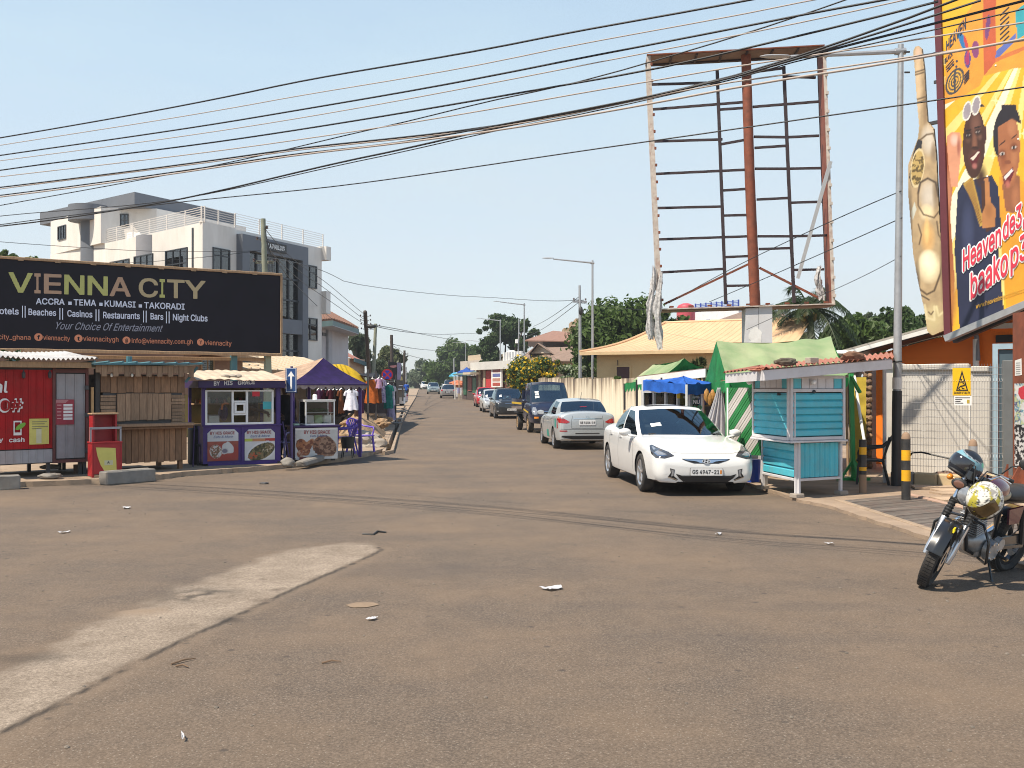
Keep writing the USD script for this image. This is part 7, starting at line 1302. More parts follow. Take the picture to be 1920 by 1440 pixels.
def lower(st, wheels, R, cut, hw, zfloor=.5):
 st = np.array(st, float); x = st[:, 0]; X = np.unique(np.concatenate([x, np.linspace(x[0], x[-1], 60)])); I = [PchipInterpolator(x, st[:, k])(X) for k in range(1,5)]
 rows = []
 for xx, zb, zs, zt, w in zip(X, *I):
  h = zs - zb
  half = [(0, zb), (.62 * w, zb), (.88 * w, zb + .015), (.955 * w, zb + .05), (.985 * w, zb + .14 * min(1, h / .5)), (.998 * w, zb + h * .42), (1.0 * w, zb + h * .58), (.992 * w, zs - .16 * h), (.968 * w, zs - .05 * h), (.935 * w, zs), (.885 * w, zs + .22 * (zt - zs)), (.78 * w, zs + .5 * (zt - zs)), (.58 * w, zs + .78 * (zt - zs)), (.3 * w, zs + .95 * (zt - zs)), (0, zt)]
  ring = half + [(-y, z) for y, z in half[-2:0:-1]]; rows.append([(xx, y, z) for y, z in ring])
 P = np.array(rows); m, n = P.shape[:2]; V = P.reshape(-1,3); i, j = np.meshgrid(np.arange(m - 1), np.arange(n), indexing='ij'); j2 = (j + 1) % n
 q = np.stack([i * n + j, (i + 1) * n + j, (i + 1) * n + j2, i * n + j2], -1).reshape(-1,4); Fq = np.vstack([q[:, [0,2,1]], q[:, [0,3,2]]])
 V = np.vstack([V, P[0].mean(0), P[-1].mean(0)]); L = len(V); e = np.arange(n); e2 = (e + 1) % n
 Fq = np.vstack([Fq, np.stack([np.full(n, L - 2), e2, e], 1), np.stack([np.full(n, L - 1), (m - 1) * n + e, (m - 1) * n + e2], 1)])
 mesh = trimesh.Trimesh(V, Fq, process=False)
 if mesh.volume < 0: Fq = Fq[:, ::-1]
 M = manifold3d.Manifold(manifold3d.Mesh(np.asarray(V, np.float32), np.asarray(Fq, np.uint32)))
 Ra = R + .045
 for wx in wheels:
  for s in (-1,1): M = M - poly_cyl(wx, s * (hw - .24), s * (hw + .3), R, Ra)
 if cut is not None: M = M - manifold3d.Manifold.extrude(manifold3d.CrossSection([np.asarray(cut.exterior.coords)[:-1][::1 if cut.exterior.is_ccw else -1]]), 2.0).translate([0,0, zfloor])
 mm = M.to_mesh(); V, Fq = np.array(mm.vert_properties[:, :3], float), np.array(mm.tri_verts, int); C = V[Fq].mean(1); nn = np.cross(V[Fq[:, 1]] - V[Fq[:, 0]], V[Fq[:, 2]] - V[Fq[:, 0]]); nn /= np.linalg.norm(nn, axis=1, keepdims=True) + 1e-12
 arch = np.zeros(len(Fq), bool)
 for wx in wheels: dd = np.hypot(C[:, 0] - wx, C[:, 2] - R); arch |= (dd < Ra + .004) & (np.abs(C[:, 1]) < hw + .01) & ((dd > Ra - .03) & (np.abs(nn[:, 1]) < .5) | (np.abs(np.abs(C[:, 1]) - hw + .24) < .01))
 inn = np.zeros(len(Fq), bool)
 if cut is not None: inn = contains_xy(cut.buffer(.012), C[:, 0], C[:, 1]) & (C[:, 2] > zfloor - .01)
 und = (nn[:, 2] < -.85) & (C[:, 2] < st[:, 1].min() + .12)
 return (V, Fq), arch, inn, und
def house(keys, thin=.02):
 """Glasshouse from belt and roof key pairs: returns {segment: mesh} for both sides and the painted shell."""
 rows_v = [0,.08,.28,.5,.72,.90,1.0]; segs = {}; shell = []; nk = len(keys); roofL = []
 def pts(i, s):
  (b0, r0), (b1, r1) = keys[i][:2], keys[i + 1][:2]; b0, r0, b1, r1 = map(np.array, (b0, r0, b1, r1))
  if i == 0: f = np.array([s * s, s, s * s])
  elif i == nk - 2: f = np.array([1 - (1 - s) ** 2, s, 1 - (1 - s) ** 2])
  else: f = s
  return b0 + (b1 - b0) * f, r0 + (r1 - r0) * f
 for i in range(nk - 1):
  ns = 9 if i in (0, nk - 2) else 5; S = np.linspace(0,1, ns); G = []
  for s in S:
   b, r = pts(i, s); o = np.array([(.4 if i == 0 else -.3 if i == nk - 2 else 0), b[1] / (abs(b[1]) + .3), .25]); G.append([b * (1 - v) + r * v + o * .035 * math.sin(math.pi * v) for v in rows_v])
   if i not in (0, nk - 2) or s in (0,1): roofL.append(r)
  G = np.array(G)
  for sg in (1,-1):
   g = G * [1, sg, 1]
   def sub(a, b): m = gridm(g[:, a:b + 1]); return m if sg == -1 else flip(m)
   glass = keys[i][2] if len(keys[i]) > 2 else None
   if glass: segs.setdefault(glass + ('' if glass in ('windscreen', 'rear_window') else '_l' if sg > 0 else '_r'), []).append(sub(1,5)); shell += [sub(0,1), sub(5,6)]
   else: shell.append(sub(0,6))
 rl = np.array(roofL); fr0, fr1 = np.array(keys[0][1]), np.array(keys[-1][1]); a0, a1 = rl[0][0], rl[-1][0]
 side = rl[(rl[:, 0] <= keys[1][1][0] + 1e-6) & (rl[:, 0] >= keys[-2][1][0] - 1e-6)]; order = np.argsort(-side[:, 0]); side = side[order]; _, ui = np.unique(np.round(-side[:, 0], 4), return_index=True); side = side[ui]
 tt = np.linspace(-1,1,13); rows = []
 for k, p in enumerate(side):
  f = k / (len(side) - 1); bow = (fr0[0] - keys[1][1][0]) * (1 - f) ** 3 + (fr1[0] - keys[-2][1][0]) * f ** 3; cz = (fr0[2] - keys[1][1][2]) * (1 - f) + (fr1[2] - keys[-2][1][2]) * f + .018 * math.sin(math.pi * f)
  rows.append([[p[0] + bow * (1 - q * q), p[1] * q, p[2] + cz * (1 - q * q)] for q in tt])
 return segs, shell, gridm(np.array(rows))
def project(surf, polys_, dirv, org, off=.004, edge=.05):
 out = []; d = nrm(dirv); ref = np.array([0,0,1.0]); a = nrm(np.cross(ref, d)); b = np.cross(d, a)
 for pl in polys_:
  pl = pl if hasattr(pl, 'area') else Polygon(pl)
  for p in polys(pl.buffer(0)):
   v, f = trimesh.creation.triangulate_polygon(p, engine='earcut'); v, f = trimesh.remesh.subdivide_to_size(np.c_[v, np.zeros(len(v))], f, edge)
   o = np.asarray(org) + np.outer(v[:, 0], org_u(d)) + np.outer(v[:, 1], [0,0,1.0]); loc, ir, it = surf.ray.intersects_location(o + d * 4, np.tile(-d, (len(o), 1)), multiple_hits=False)
   if len(ir) < .5 * len(o): continue
   w = np.full((len(o), 3), np.nan); w[ir] = loc + d * off; bad = np.isnan(w[:, 0]); f = f[~bad[f].any(1)]; w[bad] = 0
   n_ = np.cross(w[f[:, 1]] - w[f[:, 0]], w[f[:, 2]] - w[f[:, 0]]); f = f.copy(); fl = n_ @ d < 0; f[fl] = f[fl][:, ::-1]; out.append((w, f))
 return J(*out) if out else None
def org_u(d):
 """The in-plane axis that a drawing's first coordinate runs along: y for front and rear views, x for side views."""
 return np.array([0,1.0,0]) if abs(d[0]) > abs(d[1]) else np.array([1.0,0,0])
def wheel(t, loc, R, w, side, rim, spokes=5, hub=True):
 n = t.node('wheel'); x, y, z = loc; r = R * .66
 pr = [(r, -w * .42), (r + .02,-w * .5), (R - .03,-w * .5), (R - .008,-w * .42), (R, -w * .25), (R, w * .25), (R - .008, w * .42), (R - .03, w * .5), (r + .02, w * .5), (r, w * .42)]
 m = lathe(pr, 36, axis='y'); t('tyre', (m[0] + loc, m[1]), TYR, 35, under=n)
 o = side * w * .36; ms = [lathe([(r * .86, o - side * .06), (r * .9, o), (r + .004, o + side * .02), (r + .004, o - side * .1)], 32, axis='y'), lathe([(0, o + side * .012), (r * .2, o + side * .012), (r * .22, o - side * .02), (0, o - side * .02)], 16, axis='y')]
 for k in range(spokes): a = 2 * math.pi * k / spokes + .3; ms.append(bar([r * .15 * math.cos(a), o - side * .004, r * .15 * math.sin(a)], [r * .92 * math.cos(a), o + side * .002, r * .92 * math.sin(a)], r * 1.25 / spokes, .03, up=(0,1,0), ch=.006))
 t('rim', mv(J(*ms), loc), rim, 30, under=n); t('brake_disc', mv(lathe([(0, o - side * .05), (r * .72, o - side * .05), (r * .72, o - side * .07), (0, o - side * .07)], 20, axis='y'), loc), DARK, under=n)
def car(name, label, cat, loc, fwd, spec, paint, glass=CGL, rims=RIMS, group=None, roll=0.0, detail=None, seats=True, spokes=5):
 t = T(name, label, cat, loc, math.atan2(fwd[1], fwd[0]), group or {'parked_car': 'parked cars', 'moving_car': 'cars driving on the street'}.get(name), rx=roll); hw, R = spec['hw'], spec['R']
 segs, shell, roof = house(spec['keys']); ring = [(k[0][0], k[0][1]) for k in spec['keys']]; ring = ring + [(x, -y) for x, y in ring[::-1]]; cut = Polygon(ring).buffer(0).buffer(-.07)
 (V, Fq), arch, inn, und = lower(spec['st'], spec['wheels'], R, cut, hw, spec.get('floor', .5))
 t('body', (V, Fq[~(arch | inn | und)]), paint, 32); t('wheel_arch', (V, Fq[arch]), TRIM); t('interior', (V, Fq[inn]), INT); t('underbody', (V, Fq[und]), TRIM)
 t('pillars', J(*shell), spec.get('pillar', paint), 30); t('roof', roof, paint, True)
 for k, ms in segs.items(): t(k[:-2] if k[-2:] in ('_l', '_r') else k, J(*ms), glass, 40)
 for wx in spec['wheels']:
  for s in (1,-1): wheel(t, (wx, s * (hw - spec.get('tw', .2) / 2 - .012), R), R, spec.get('tw', .2), s, rims, spokes)
 surf = trimesh.Trimesh(*J((V, Fq), J(*shell), roof, *[J(*m) for m in segs.values()]), process=False)
 def dec(nm_, pl, d, mat, off=.004, org=(0,0,0), smooth=True, mirror=False, edge=.05, label=None):
  for s in ((1,-1) if mirror else (1,)):
   q = [[(a * s, b) for a, b in p] if not hasattr(p, 'area') else affinity.scale(p, s, 1, origin=(0,0)) for p in pl] if abs(d[0]) > abs(d[1]) else pl
   m = project(surf, q, [d[0], d[1] * s, d[2]], np.array(org, float) * [1, s, 1], off, edge)
   if m is not None: t(nm_, m, mat, smooth, label=label)
 if seats:
  f = spec.get('seatx', .1); z = spec.get('floor', .5) + .02
  for y in (-.36,.36): t('seat', J(obox([f - .2, y, z + .27], np.eye(3), [.09,.23,.27], .06), obox([f - .24, y, z + .66], np.eye(3), [.06,.13,.09], .05)), pm('seat_grey', (.09,.085,.08), .8) if 'seat_grey' not in _mats else _mats['seat_grey'])
  t('rear_seat', obox([f - 1.05,0, z + .24], np.eye(3), [.1,.6,.26], .06), _mats['seat_grey']); t('dashboard', obox([spec['keys'][0][0][0] - .42,0, z + .27], np.eye(3), [.22,.64,.12], .06), INT); t('steering_wheel', mv(rotm((lambda a: tube(np.stack([0 * a, .17 * np.cos(a), .17 * np.sin(a)], 1), .014,6, closed=True))(np.linspace(0,2 * np.pi, 20, endpoint=False)), Ry(.4)), [f + .42,.36, z + .36]), TRIM)
 for s in (1,-1):
  mx, my, mz = spec['mirror']; t('mirror', J(rock([mx, s * my, mz], .1,1,3,.02, (.75,1.05,.68)), bar([mx + .05, s * (my - .05), mz - .05], [mx + .1, s * (my - .17), mz - .07], .07,.035)), paint, True); t('mirror_glass', obox([mx - .074, s * my, mz], np.eye(3), [.004,.08,.05]), ALU)
 if detail: detail(t, dec, surf)
 return t
def side_lines(dec, xs, z0, z1, handles, sills=None):
 for s in (1,-1):
  d = [0, s, 0.05]
  for x in xs: dec('door_gap', [[(x - .004, z0), (x + .004, z0), (x + .004 - .03, z1), (x - .004 - .03, z1)]], d, TRIM, .0015, edge=.04)
  for x, z in handles: dec('door_handle', [[(x - .09, z), (x + .09, z), (x + .09, z + .028), (x - .09, z + .028)]], d, ALU, .02)
SED = dict(hw=.8875, R=.316, wheels=(-1.35,1.35), tw=.205, mirror=(.70,.985,.955), seatx=.15,
 st=[(-2.30,.40,.72,.80,.62), (-2.26,.33,.86,.99,.72), (-2.10,.27,.93,1.06,.80), (-1.80,.23,.955,1.075,.855), (-1.35,.20,.955,1.05,.882), (-.6,.18,.935,.975,.8875), (.3,.18,.90,.925,.8875), (.9,.18,.875,.935,.886), (1.25,.185,.845,.895,.882), (1.6,.19,.80,.84,.87), (1.86,.195,.735,.77,.845), (2.04,.20,.69,.725,.825), (2.15,.205,.64,.665,.785), (2.21,.235,.585,.605,.73), (2.24,.31,.51,.52,.66)],
 keys=[((1.24,0,.89), (.02,0,1.405), 'windscreen'), ((.88,.725,.87), (-.10,.555,1.37)), ((.82,.78,.86), (-.20,.60,1.35), 'side_window'), ((-.27,.81,.865), (-.42,.615,1.372)), ((-.35,.81,.865), (-.48,.615,1.372), 'side_window'), ((-1.26,.775,.90), (-1.0,.57,1.32)), ((-1.80,.63,.98), (-1.08,.53,1.33), 'rear_window'), ((-2.0,0,1.01), (-1.18,0,1.365))])
WPAINT = cpaint('white_car_paint', (.66,.66,.65))
def elantra(t, dec, surf):
 side_lines(dec, (.86,-.32,-1.12), .25,.90, [(-.16,.78), (-.98,.80)])
 fd = (1,.62,.25); o = (1.9,0,0)
 dec('headlight', [[(.33,.575), (.48,.525), (.66,.55), (.80,.65), (.92,.83), (.89,.85), (.66,.74), (.47,.66)]], fd, LENSD, .006, o, mirror=True, edge=.03)
 dec('headlight_reflector', [[(.46,.60), (.58,.585), (.72,.65), (.68,.70), (.56,.65)], [(.76,.71), (.86,.80), (.84,.81), (.74,.74)]], fd, LENS, .009, o, mirror=True, edge=.03)
 dec('headlight_strip', [Polygon([(.44,.585), (.50,.565), (.63,.585), (.73,.655), (.71,.66), (.62,.60), (.5,.58)])], fd, CHROME, .011, o, mirror=True, edge=.03)
 f1 = (1,0,.12)
 dec('upper_grille', [[(-.40,.575), (.40,.575), (.34,.545), (.20,.50), (-.20,.50), (-.34,.545)]], f1, TRIM, .005, (2,0,0)); dec('grille_bar', [[(-.37,.566), (.37,.566), (.33,.553), (.16,.535), (.10,.51), (-.10,.51), (-.16,.535), (-.33,.553)]], f1, CHROME, .010, (2,0,0), edge=.03)
 em = affinity.scale(Point(0,.535).buffer(.05), 1.35,.72); dec('emblem', [em.difference(affinity.scale(em, .84,.8)).union(affinity.skew(sbox(-.034,.505,-.017,.565), 14)).union(affinity.skew(sbox(.017,.505,.034,.565), 14)).union(sbox(-.03,.53,.03,.54))], f1, ALU, .016, (2,0,0), edge=.02)
 dec('emblem_back', [em], f1, TRIM, .0135, (2,0,0), edge=.02)
 dec('lower_grille', [[(-.50,.365), (-.40,.335), (.40,.335), (.50,.365), (.44,.29), (.34,.215), (-.34,.215), (-.44,.29)]], (1,0,0), TRIM, .005, (2,0,0))
 for k in range(3): dec('grille_slat', [sbox(-.40 + .03 * k, .312 - .034 * k, .40 - .03 * k, .320 - .034 * k)], (1,0,0), DARK, .012, (2,0,0))
 fg = lambda p: [[(q * .80 + .005, z) for q, z in p]]
 dec('fog_lamp_recess', fg([(.60,.43), (.70,.45), (.68,.38), (.74,.31), (.56,.25), (.53,.27), (.62,.33)]), (1,.12,0), TRIM, .004, (2,0,0), mirror=True, edge=.03); dec('fog_lamp', fg([(.615,.42), (.675,.435), (.66,.37), (.68,.32), (.63,.33)]), (1,.12,0), LENS, .008, (2,0,0), mirror=True, edge=.03); dec('fog_chrome', fg([(.54,.255), (.73,.305), (.73,.318), (.55,.27)]), (1,.12,0), CHROME, .009, (2,0,0), mirror=True, edge=.03); dec('bumper_crease', [[(.52,.235), (.80,.265), (.80,.258), (.52,.228)]], (1,.45,0), ALU, .002, (2,0,0), mirror=True)
 dec('hood_gap', [LineString([(.0,.602), (.3,.604), (.5,.63), (.62,.69)]).buffer(.0035).union(LineString([(0,.602), (-.3,.604), (-.5,.63), (-.62,.69)]).buffer(.0035))], (1,0,.6), TRIM, .002, (2,0,0), edge=.03)
 t('number_plate', obox([2.262,0,.395], np.eye(3), [.006,.262,.058], .004), PLATE); t('plate_frame', obox([2.252,0,.395], np.eye(3), [.006,.268,.064], .004), TRIM)
 m = meshkit.text_mesh('GS 4947-21', 1,1, True); v = np.array(m.vertices); x = (v[:, 0] - v[:, 0].min()) / np.ptp(v[:, 0]); t('plate_lettering', (np.c_[2.2685 + v[:, 2] * .002,-.235 + x * .44,.365 + v[:, 1] * .062], np.array(m.faces)), TRIM); t('plate_flag', obox([2.269,.232,.395], np.eye(3), [.001,.014,.03]), AMB)
 t('sunroof', mv(gridm(np.array([[[x, y, 1.398 + .012 - .05 * y * y - .035 * (x + .42) ** 2] for y in np.linspace(-.40,.40,9)] for x in np.linspace(-.08,-.75,9)])), [0,0,.006]), CGD, True)
 dec('permit_sticker', [sbox(-.52,1.265,-.35,1.305), sbox(-.52,1.20,-.35,1.25)], (1,0,.5), WCLEAN, .004, (1,0,0), edge=.04)
 t('dash_paper', J(obox([.60,.12,.93], Ry(.4), [.004,.10,.03]), rock([.56,.10,.985], .04,3,1,.3, (.6,1,.6))), W)
 for y0, y1 in ((-.62,-.05), (.02,.62)): t('wiper', tube([[1.0 - .25 * y0 ** 2, y0,.935], [.98 - .2 * (y0 / 2 + y1 / 2) ** 2, (y0 + y1) / 2,.95], [.92, y1,.94]], .011,5), TRIM)
 dec('cowl', [[(-.70,.955), (.70,.955), (.68,.985), (0,1.0), (-.68,.985)]], (1,0,1.4), TRIM, .003, (.9,0,0)) if False else None
def off_plate(t, x, y, z, txt=None, w=.25, h=.055, sgn=1):
 t('number_plate', obox([x, y, z], np.eye(3), [.006, w, h], .004), PLATE)
 if txt:
  m = meshkit.text_mesh(txt, 1,1, True); v = np.array(m.vertices); u = (v[:, 0] - v[:, 0].min()) / np.ptp(v[:, 0]); t('plate_lettering', (np.c_[x + sgn * (.0065 + v[:, 2] * .002), y + sgn * (-.21 + u * .42), z - .03 + v[:, 1] * .06], np.array(m.faces)), TRIM)
fw = nrm([.105,-1,0])
wc = GP(1202,922); car('parked_car', 'white sedan facing the camera, parked nearest beside the turquoise kiosk', 'car', [wc[0] + .84 - 1.35 * fw[0] , wc[1] + .1 - 1.35 * fw[1], .004], fw, SED, WPAINT, CGL, roll=-.013, detail=elantra)
# silver sedan seen from behind
SED2 = dict(SED, hw=.86, wheels=(-1.285,1.285), R=.30, mirror=(.62,.955,.99), seatx=.1,
 st=[(-2.13,.36,.72,.80,.66), (-2.10,.27,.90,1.02,.74), (-2.0,.23,.97,1.07,.79), (-1.7,.21,.975,1.085,.835), (-1.3,.20,.965,1.05,.855), (-.6,.19,.945,.985,.86), (.3,.19,.92,.955,.86), (.9,.19,.91,.985,.858), (1.3,.2,.87,.93,.85), (1.65,.21,.80,.85,.83), (1.95,.22,.70,.73,.77), (2.12,.25,.60,.62,.68), (2.19,.32,.52,.53,.58)],
 keys=[((1.06,0,.95), (.2,0,1.41), 'windscreen'), ((.76,.68,.93), (.08,.54,1.385)), ((.70,.745,.92), (0,.58,1.37), 'side_window'), ((-.25,.785,.91), (-.36,.60,1.385)), ((-.33,.785,.91), (-.42,.60,1.385), 'side_window'), ((-1.12,.755,.94), (-.98,.58,1.35)), ((-1.50,.665,1.01), (-1.06,.54,1.35), 'rear_window'), ((-1.66,0,1.03), (-1.16,0,1.38))])
def accent(t, dec, surf):
 side_lines(dec, (.88,-.3,-1.08), .25,.91, [(-.14,.80), (-.94,.82)]); r = (-1,0,0); o = (-2,0,0); rs = (-1,.5,0)
 dec('tail_light', [[(.42,.78), (.52,.74), (.80,.76), (.86,.84), (.84,.93), (.64,.90)]], rs, REDL, .006, o, mirror=True, edge=.03); dec('tail_light_clear', [[(.56,.86), (.82,.90), (.83,.925), (.66,.895)]], rs, LENS, .009, o, mirror=True, edge=.03)
 dec('reflector', [sbox(.50,.515,.74,.545)], rs, REDL, .006, o, mirror=True); dec('diffuser', [[(-.70,.40), (.70,.40), (.74,.36), (.60,.335), (.42,.30), (-.42,.30), (-.60,.335), (-.74,.36)]], r, TRIM, .005, o); dec('diffuser_lip', [[(-.66,.32), (-.42,.285), (.42,.285), (.66,.32), (.66,.30), (.42,.262), (-.42,.262), (-.66,.30)]], r, CHROME, .009, o)
 dec('boot_gap', [LineString([(-.42,.95), (-.46,.70), (-.44,.60), (.44,.60), (.46,.70), (.42,.95)]).buffer(.004)], r, TRIM, .002, o, edge=.03); dec('boot_trim', [sbox(-.40,.865,.40,.885)], r, CHROME, .006, o); dec('bumper_gap', [LineString([(-.82,.58), (-.45,.575), (.45,.575), (.82,.58)]).buffer(.004)], r, TRIM, .002, o); dec('bumper_sticker', [sbox(-.34,.45,.34,.475)], r, DARK, .004, o)
 off_plate(t, -2.135,0,.76, 'GE 5184-19', .23,.07,-1); t('aerial', tube([[-.95,0,1.385], [-1.15,0,1.60]], .006,5), TRIM); dec('brake_light', [sbox(-.10,1.10,.10,1.12)], (-1,0,.5), REDL, .003, (-1.3,0,0)); em = Point(0,.93).buffer(.035); dec('emblem', [affinity.scale(em, 1.4,.8).difference(affinity.scale(em, 1.1,.6))], r, CHROME, .008, o, edge=.02)
 dec('graphic', [[(-1.75,.62), (-1.60,.62), (-1.56,.86), (-1.72,.86)]], (0,1,0), pm('teal_graphic', (.02,.25,.2), .4), .003); dec('graphic', [[(-.55,.30), (-.05,.30), (-.08,.50), (-.4,.52)]], (0,1,0), _mats['teal_graphic'], .003); dec('graphic', [[(-1.95,.60), (-1.86,.60), (-1.83,.88), (-1.88,.88)]], (0,1,0), REDL, .003)
SILV = cpaint('silver_paint', (.46,.49,.50), .35,.3); away = nrm([-.10,1,0])
wc = GP(1037,841); car('parked_car', 'silver sedan parked tail towards the camera behind the white sedan', 'car', [wc[0] + .84 + away[0] * 1.285, wc[1] + .08 + away[1] * 1.285,.004], away, SED2, SILV, detail=accent)
# hatchbacks and SUVs
def hatch(L=4.1, hw=.86, H=1.55, R=.31, hood=.98, nose=.72):
 f, b = L / 2 - .02,-L / 2 + .02; wf, wb = L * .305,-L * .315; zb = H * .615; c = f - L * .26
 return dict(hw=hw, R=R, wheels=(wb, wf), tw=.2, mirror=(c - .42, hw + .1, zb + .07), seatx=0,
  st=[(b, .38,.78,.82, hw * .78), (b + .04,.28,.92,.97, hw * .88), (b + .2,.23, zb, zb + .03, hw * .95), (wb, .2, zb, zb + .03, hw), (0,.2, zb - .02, zb + .01, hw), (c - .1,.2, zb - .04, hood + .03, hw), (c + .25,.21, hood - .08, hood - .01, hw * .985), (f - .3,.22, nose + .09, nose + .15, hw * .95), (f - .12,.23, nose, nose + .05, hw * .88), (f - .03,.26, nose - .10, nose - .08, hw * .79), (f, .34, nose - .2, nose - .19, hw * .70)],
  keys=[((c + .02,0, hood - .02), (c - .82,0, H), 'windscreen'), ((c - .26, hw * .79, zb - .03), (c - .92, hw * .63, H - .03)), ((c - .32, hw * .86, zb - .04), (c - 1.0, hw * .68, H - .045), 'side_window'), ((c - 1.22, hw * .9, zb - .05), (c - 1.3, hw * .71, H - .03)), ((c - 1.30, hw * .9, zb - .05), (c - 1.37, hw * .71, H - .03), 'side_window'), ((b + .52, hw * .88, zb - .02), (b + .62, hw * .68, H - .06)), ((b + .12, hw * .78, zb), (b + .38, hw * .62, H - .06), 'rear_window'), ((b + .03,0, zb), (b + .3,0, H - .03))])
def frontd(nose, hood, hw, plate='GW 3321-18', lens=LENS, grille=CHROME, x=1.9):
 def d(t, dec, surf):
  side_lines(dec, (.75,-.35), .28, hood - .08, [(-.2,.85)]); o = (x, 0,0)
  dec('headlight', [[(.42 * hw / .86, nose - .01), (.74 * hw / .86, nose - .02), (.84 * hw / .86, nose + .12), (.80 * hw / .86, nose + .16), (.55 * hw / .86, nose + .08)]], (1,.5,.2), lens, .006, o, mirror=True); dec('grille', [[(-.40, nose - .02), (.40, nose - .02), (.34, nose - .11), (-.34, nose - .11)]], (1,0,.1), TRIM, .005, o); dec('grille_bar', [sbox(-.36, nose - .055,.36, nose - .035)], (1,0,.1), grille, .009, o)
  dec('lower_grille', [[(-.52,.46), (.52,.46), (.44,.30), (-.44,.30)]], (1,0,0), TRIM, .005, o); dec('fog_lamp', [sbox(.56 * hw / .86,.38,.70 * hw / .86,.44)], (1,.4,0), LENS, .006, o, mirror=True); off_plate(t, surf.bounds[1][0] + .012,0,.50, plate)
  dec('permit_sticker', [sbox(-.56, hood + .32,-.42, hood + .40), sbox(-.56, hood + .22,-.42, hood + .29)], (1,0,.5), WCLEAN, .004, (1,0,0))
 return d
def reard(zl, hw, plate='GT 812-15'):
 def d(t, dec, surf):
  side_lines(dec, (.75,-.35), .28,.88, [(-.2,.85)]); o = (-2,0,0); dec('tail_light', [[(.56 * hw / .86, zl - .14), (.80 * hw / .86, zl - .16), (.86 * hw / .86, zl + .02), (.82 * hw / .86, zl + .08), (.62 * hw / .86, zl + .02)]], (-1,.4,0), REDL, .006, o, mirror=True)
  dec('plate_recess', [sbox(-.34,.58,.34,.76)], (-1,0,0), DARK, .004, o); off_plate(t, surf.bounds[0][0] - .012,0,.66, plate, .24,.06,-1); dec('bumper_gap', [sbox(-.8,.505,.8,.515)], (-1,0,0), TRIM, .002, o); dec('diffuser', [sbox(-.6,.27,.6,.34)], (-1,0,0), TRIM, .004, o)
 return d
def place(px, py, dx, fwd, wx): c = GP(px, py); return [c[0] + dx - fwd[0] * wx, c[1] - fwd[1] * wx, c[2] + .004]
DK = cpaint('dark_grey_paint', (.022,.026,.030), .3,.28); REDP = cpaint('red_car_paint', (.42,.012,.02)); PSIL = cpaint('pale_silver_paint', (.55,.57,.58), .3); GRYP = cpaint('warm_grey_paint', (.30,.285,.275), .3); TEALP = cpaint('grey_teal_paint', (.20,.25,.25), .3)
s = hatch(4.5,.915,1.66,.35,1.08,.86); car('parked_car', 'dark grey crossover facing the camera between the blue truck and small silver car', 'car', place(927,784.5,.88, fw, s['wheels'][1]), fw, s, DK, CGL, detail=frontd(.86,1.08,.915))
s = hatch(3.9,.83,1.50,.29,.98,.74); car('parked_car', 'small silver hatchback half hidden behind the dark grey crossover', 'car', place(905,773,.8, fw, s['wheels'][1]), fw, s, PSIL, CGL, detail=frontd(.74,.98,.83))
f2_ = nrm([.10,-1,0]); s = hatch(4.0,.86,1.52,.31,1.0,.76); car('parked_car', 'red hatchback, farthest of the cars parked along the right kerb', 'car', place(892.5,763,.83, f2_, s['wheels'][1]), f2_, s, REDP, CGD, detail=frontd(.76,1.0,.86))
up_ = nrm([-.085,1,0]); s = hatch(4.0,.85,1.52,.30,1.0,.74); c = GP(838,746.7); car('moving_car', 'warm grey hatchback driving away up the middle of the street', 'car', [c[0], c[1] + 1.4, c[2] + .004], up_, s, GRYP, CGL, detail=reard(.92,.85))
s = hatch(4.3,.87,1.56,.31,1.03,.78); c = GP(811,738.8); car('moving_car', 'grey teal car on the left lane near the crest of the street', 'car', [c[0], c[1] + 1.4, c[2] + .004], -up_, s, TEALP, CGL, detail=frontd(.78,1.03,.87))
s = hatch(4.6,.93,1.85,.36,1.15,.92); c = PX(842,738,150); car('moving_car', 'dark grey off-roader ahead of the warm grey hatchback', 'car', [c[0], 150, float(gz(150)) + .004], up_, s, DK, CGL, detail=reard(1.1,.93))
s = hatch(4.2,.86,1.5,.31,1.0,.76); c = PX(797,731,186); car('moving_car', 'small white car coming over the crest of the street', 'car', [c[0], 186, float(gz(186)) + .004], -up_, s, WPAINT, CGL, detail=frontd(.76,1.0,.86))
s = hatch(3.8,.82,1.48,.29,.98,.74); c = GP(745,761,.1); lf = nrm([-.8,.6,0]); car('parked_car', 'pale silver hatchback parked behind the clothes stall on the left', 'car', [c[0] - 1.15, c[1] + 1.2, c[2]], lf, s, PSIL, CGL, detail=reard(.9,.82))
# blue light truck
CAB = dict(hw=.82, R=.33, wheels=(0.0,), tw=.2, mirror=(.42,1.0,1.22), seatx=.0, floor=.75,
 st=[(-.95,.40,1.05,1.08,.78), (-.90,.38,1.12,1.16,.81), (-.5,.36,1.14,1.17,.82), (.2,.36,1.12,1.17,.82), (.45,.36,1.08,1.16,.82), (.68,.36,.98,1.06,.80), (.86,.36,.84,.90,.76), (.95,.38,.72,.75,.70), (.98,.44,.62,.63,.64)],
 keys=[((.52,0,1.13), (.02,0,1.95), 'windscreen'), ((.38,.71,1.10), (-.06,.62,1.92)), ((.33,.765,1.09), (-.12,.66,1.90), 'side_window'), ((-.45,.78,1.09), (-.45,.68,1.91)), ((-.55,.78,1.09), (-.55,.68,1.91)), ((-.85,.78,1.09), (-.83,.68,1.90)), ((-.91,.74,1.10), (-.88,.63,1.90), 'rear_window'), ((-.92,0,1.10), (-.89,0,1.93))])
NAVYP = cpaint('navy_paint', (.005,.010,.034), rough=.35); YST = pm('yellow_stripe', (.55,.36,.03), .5)
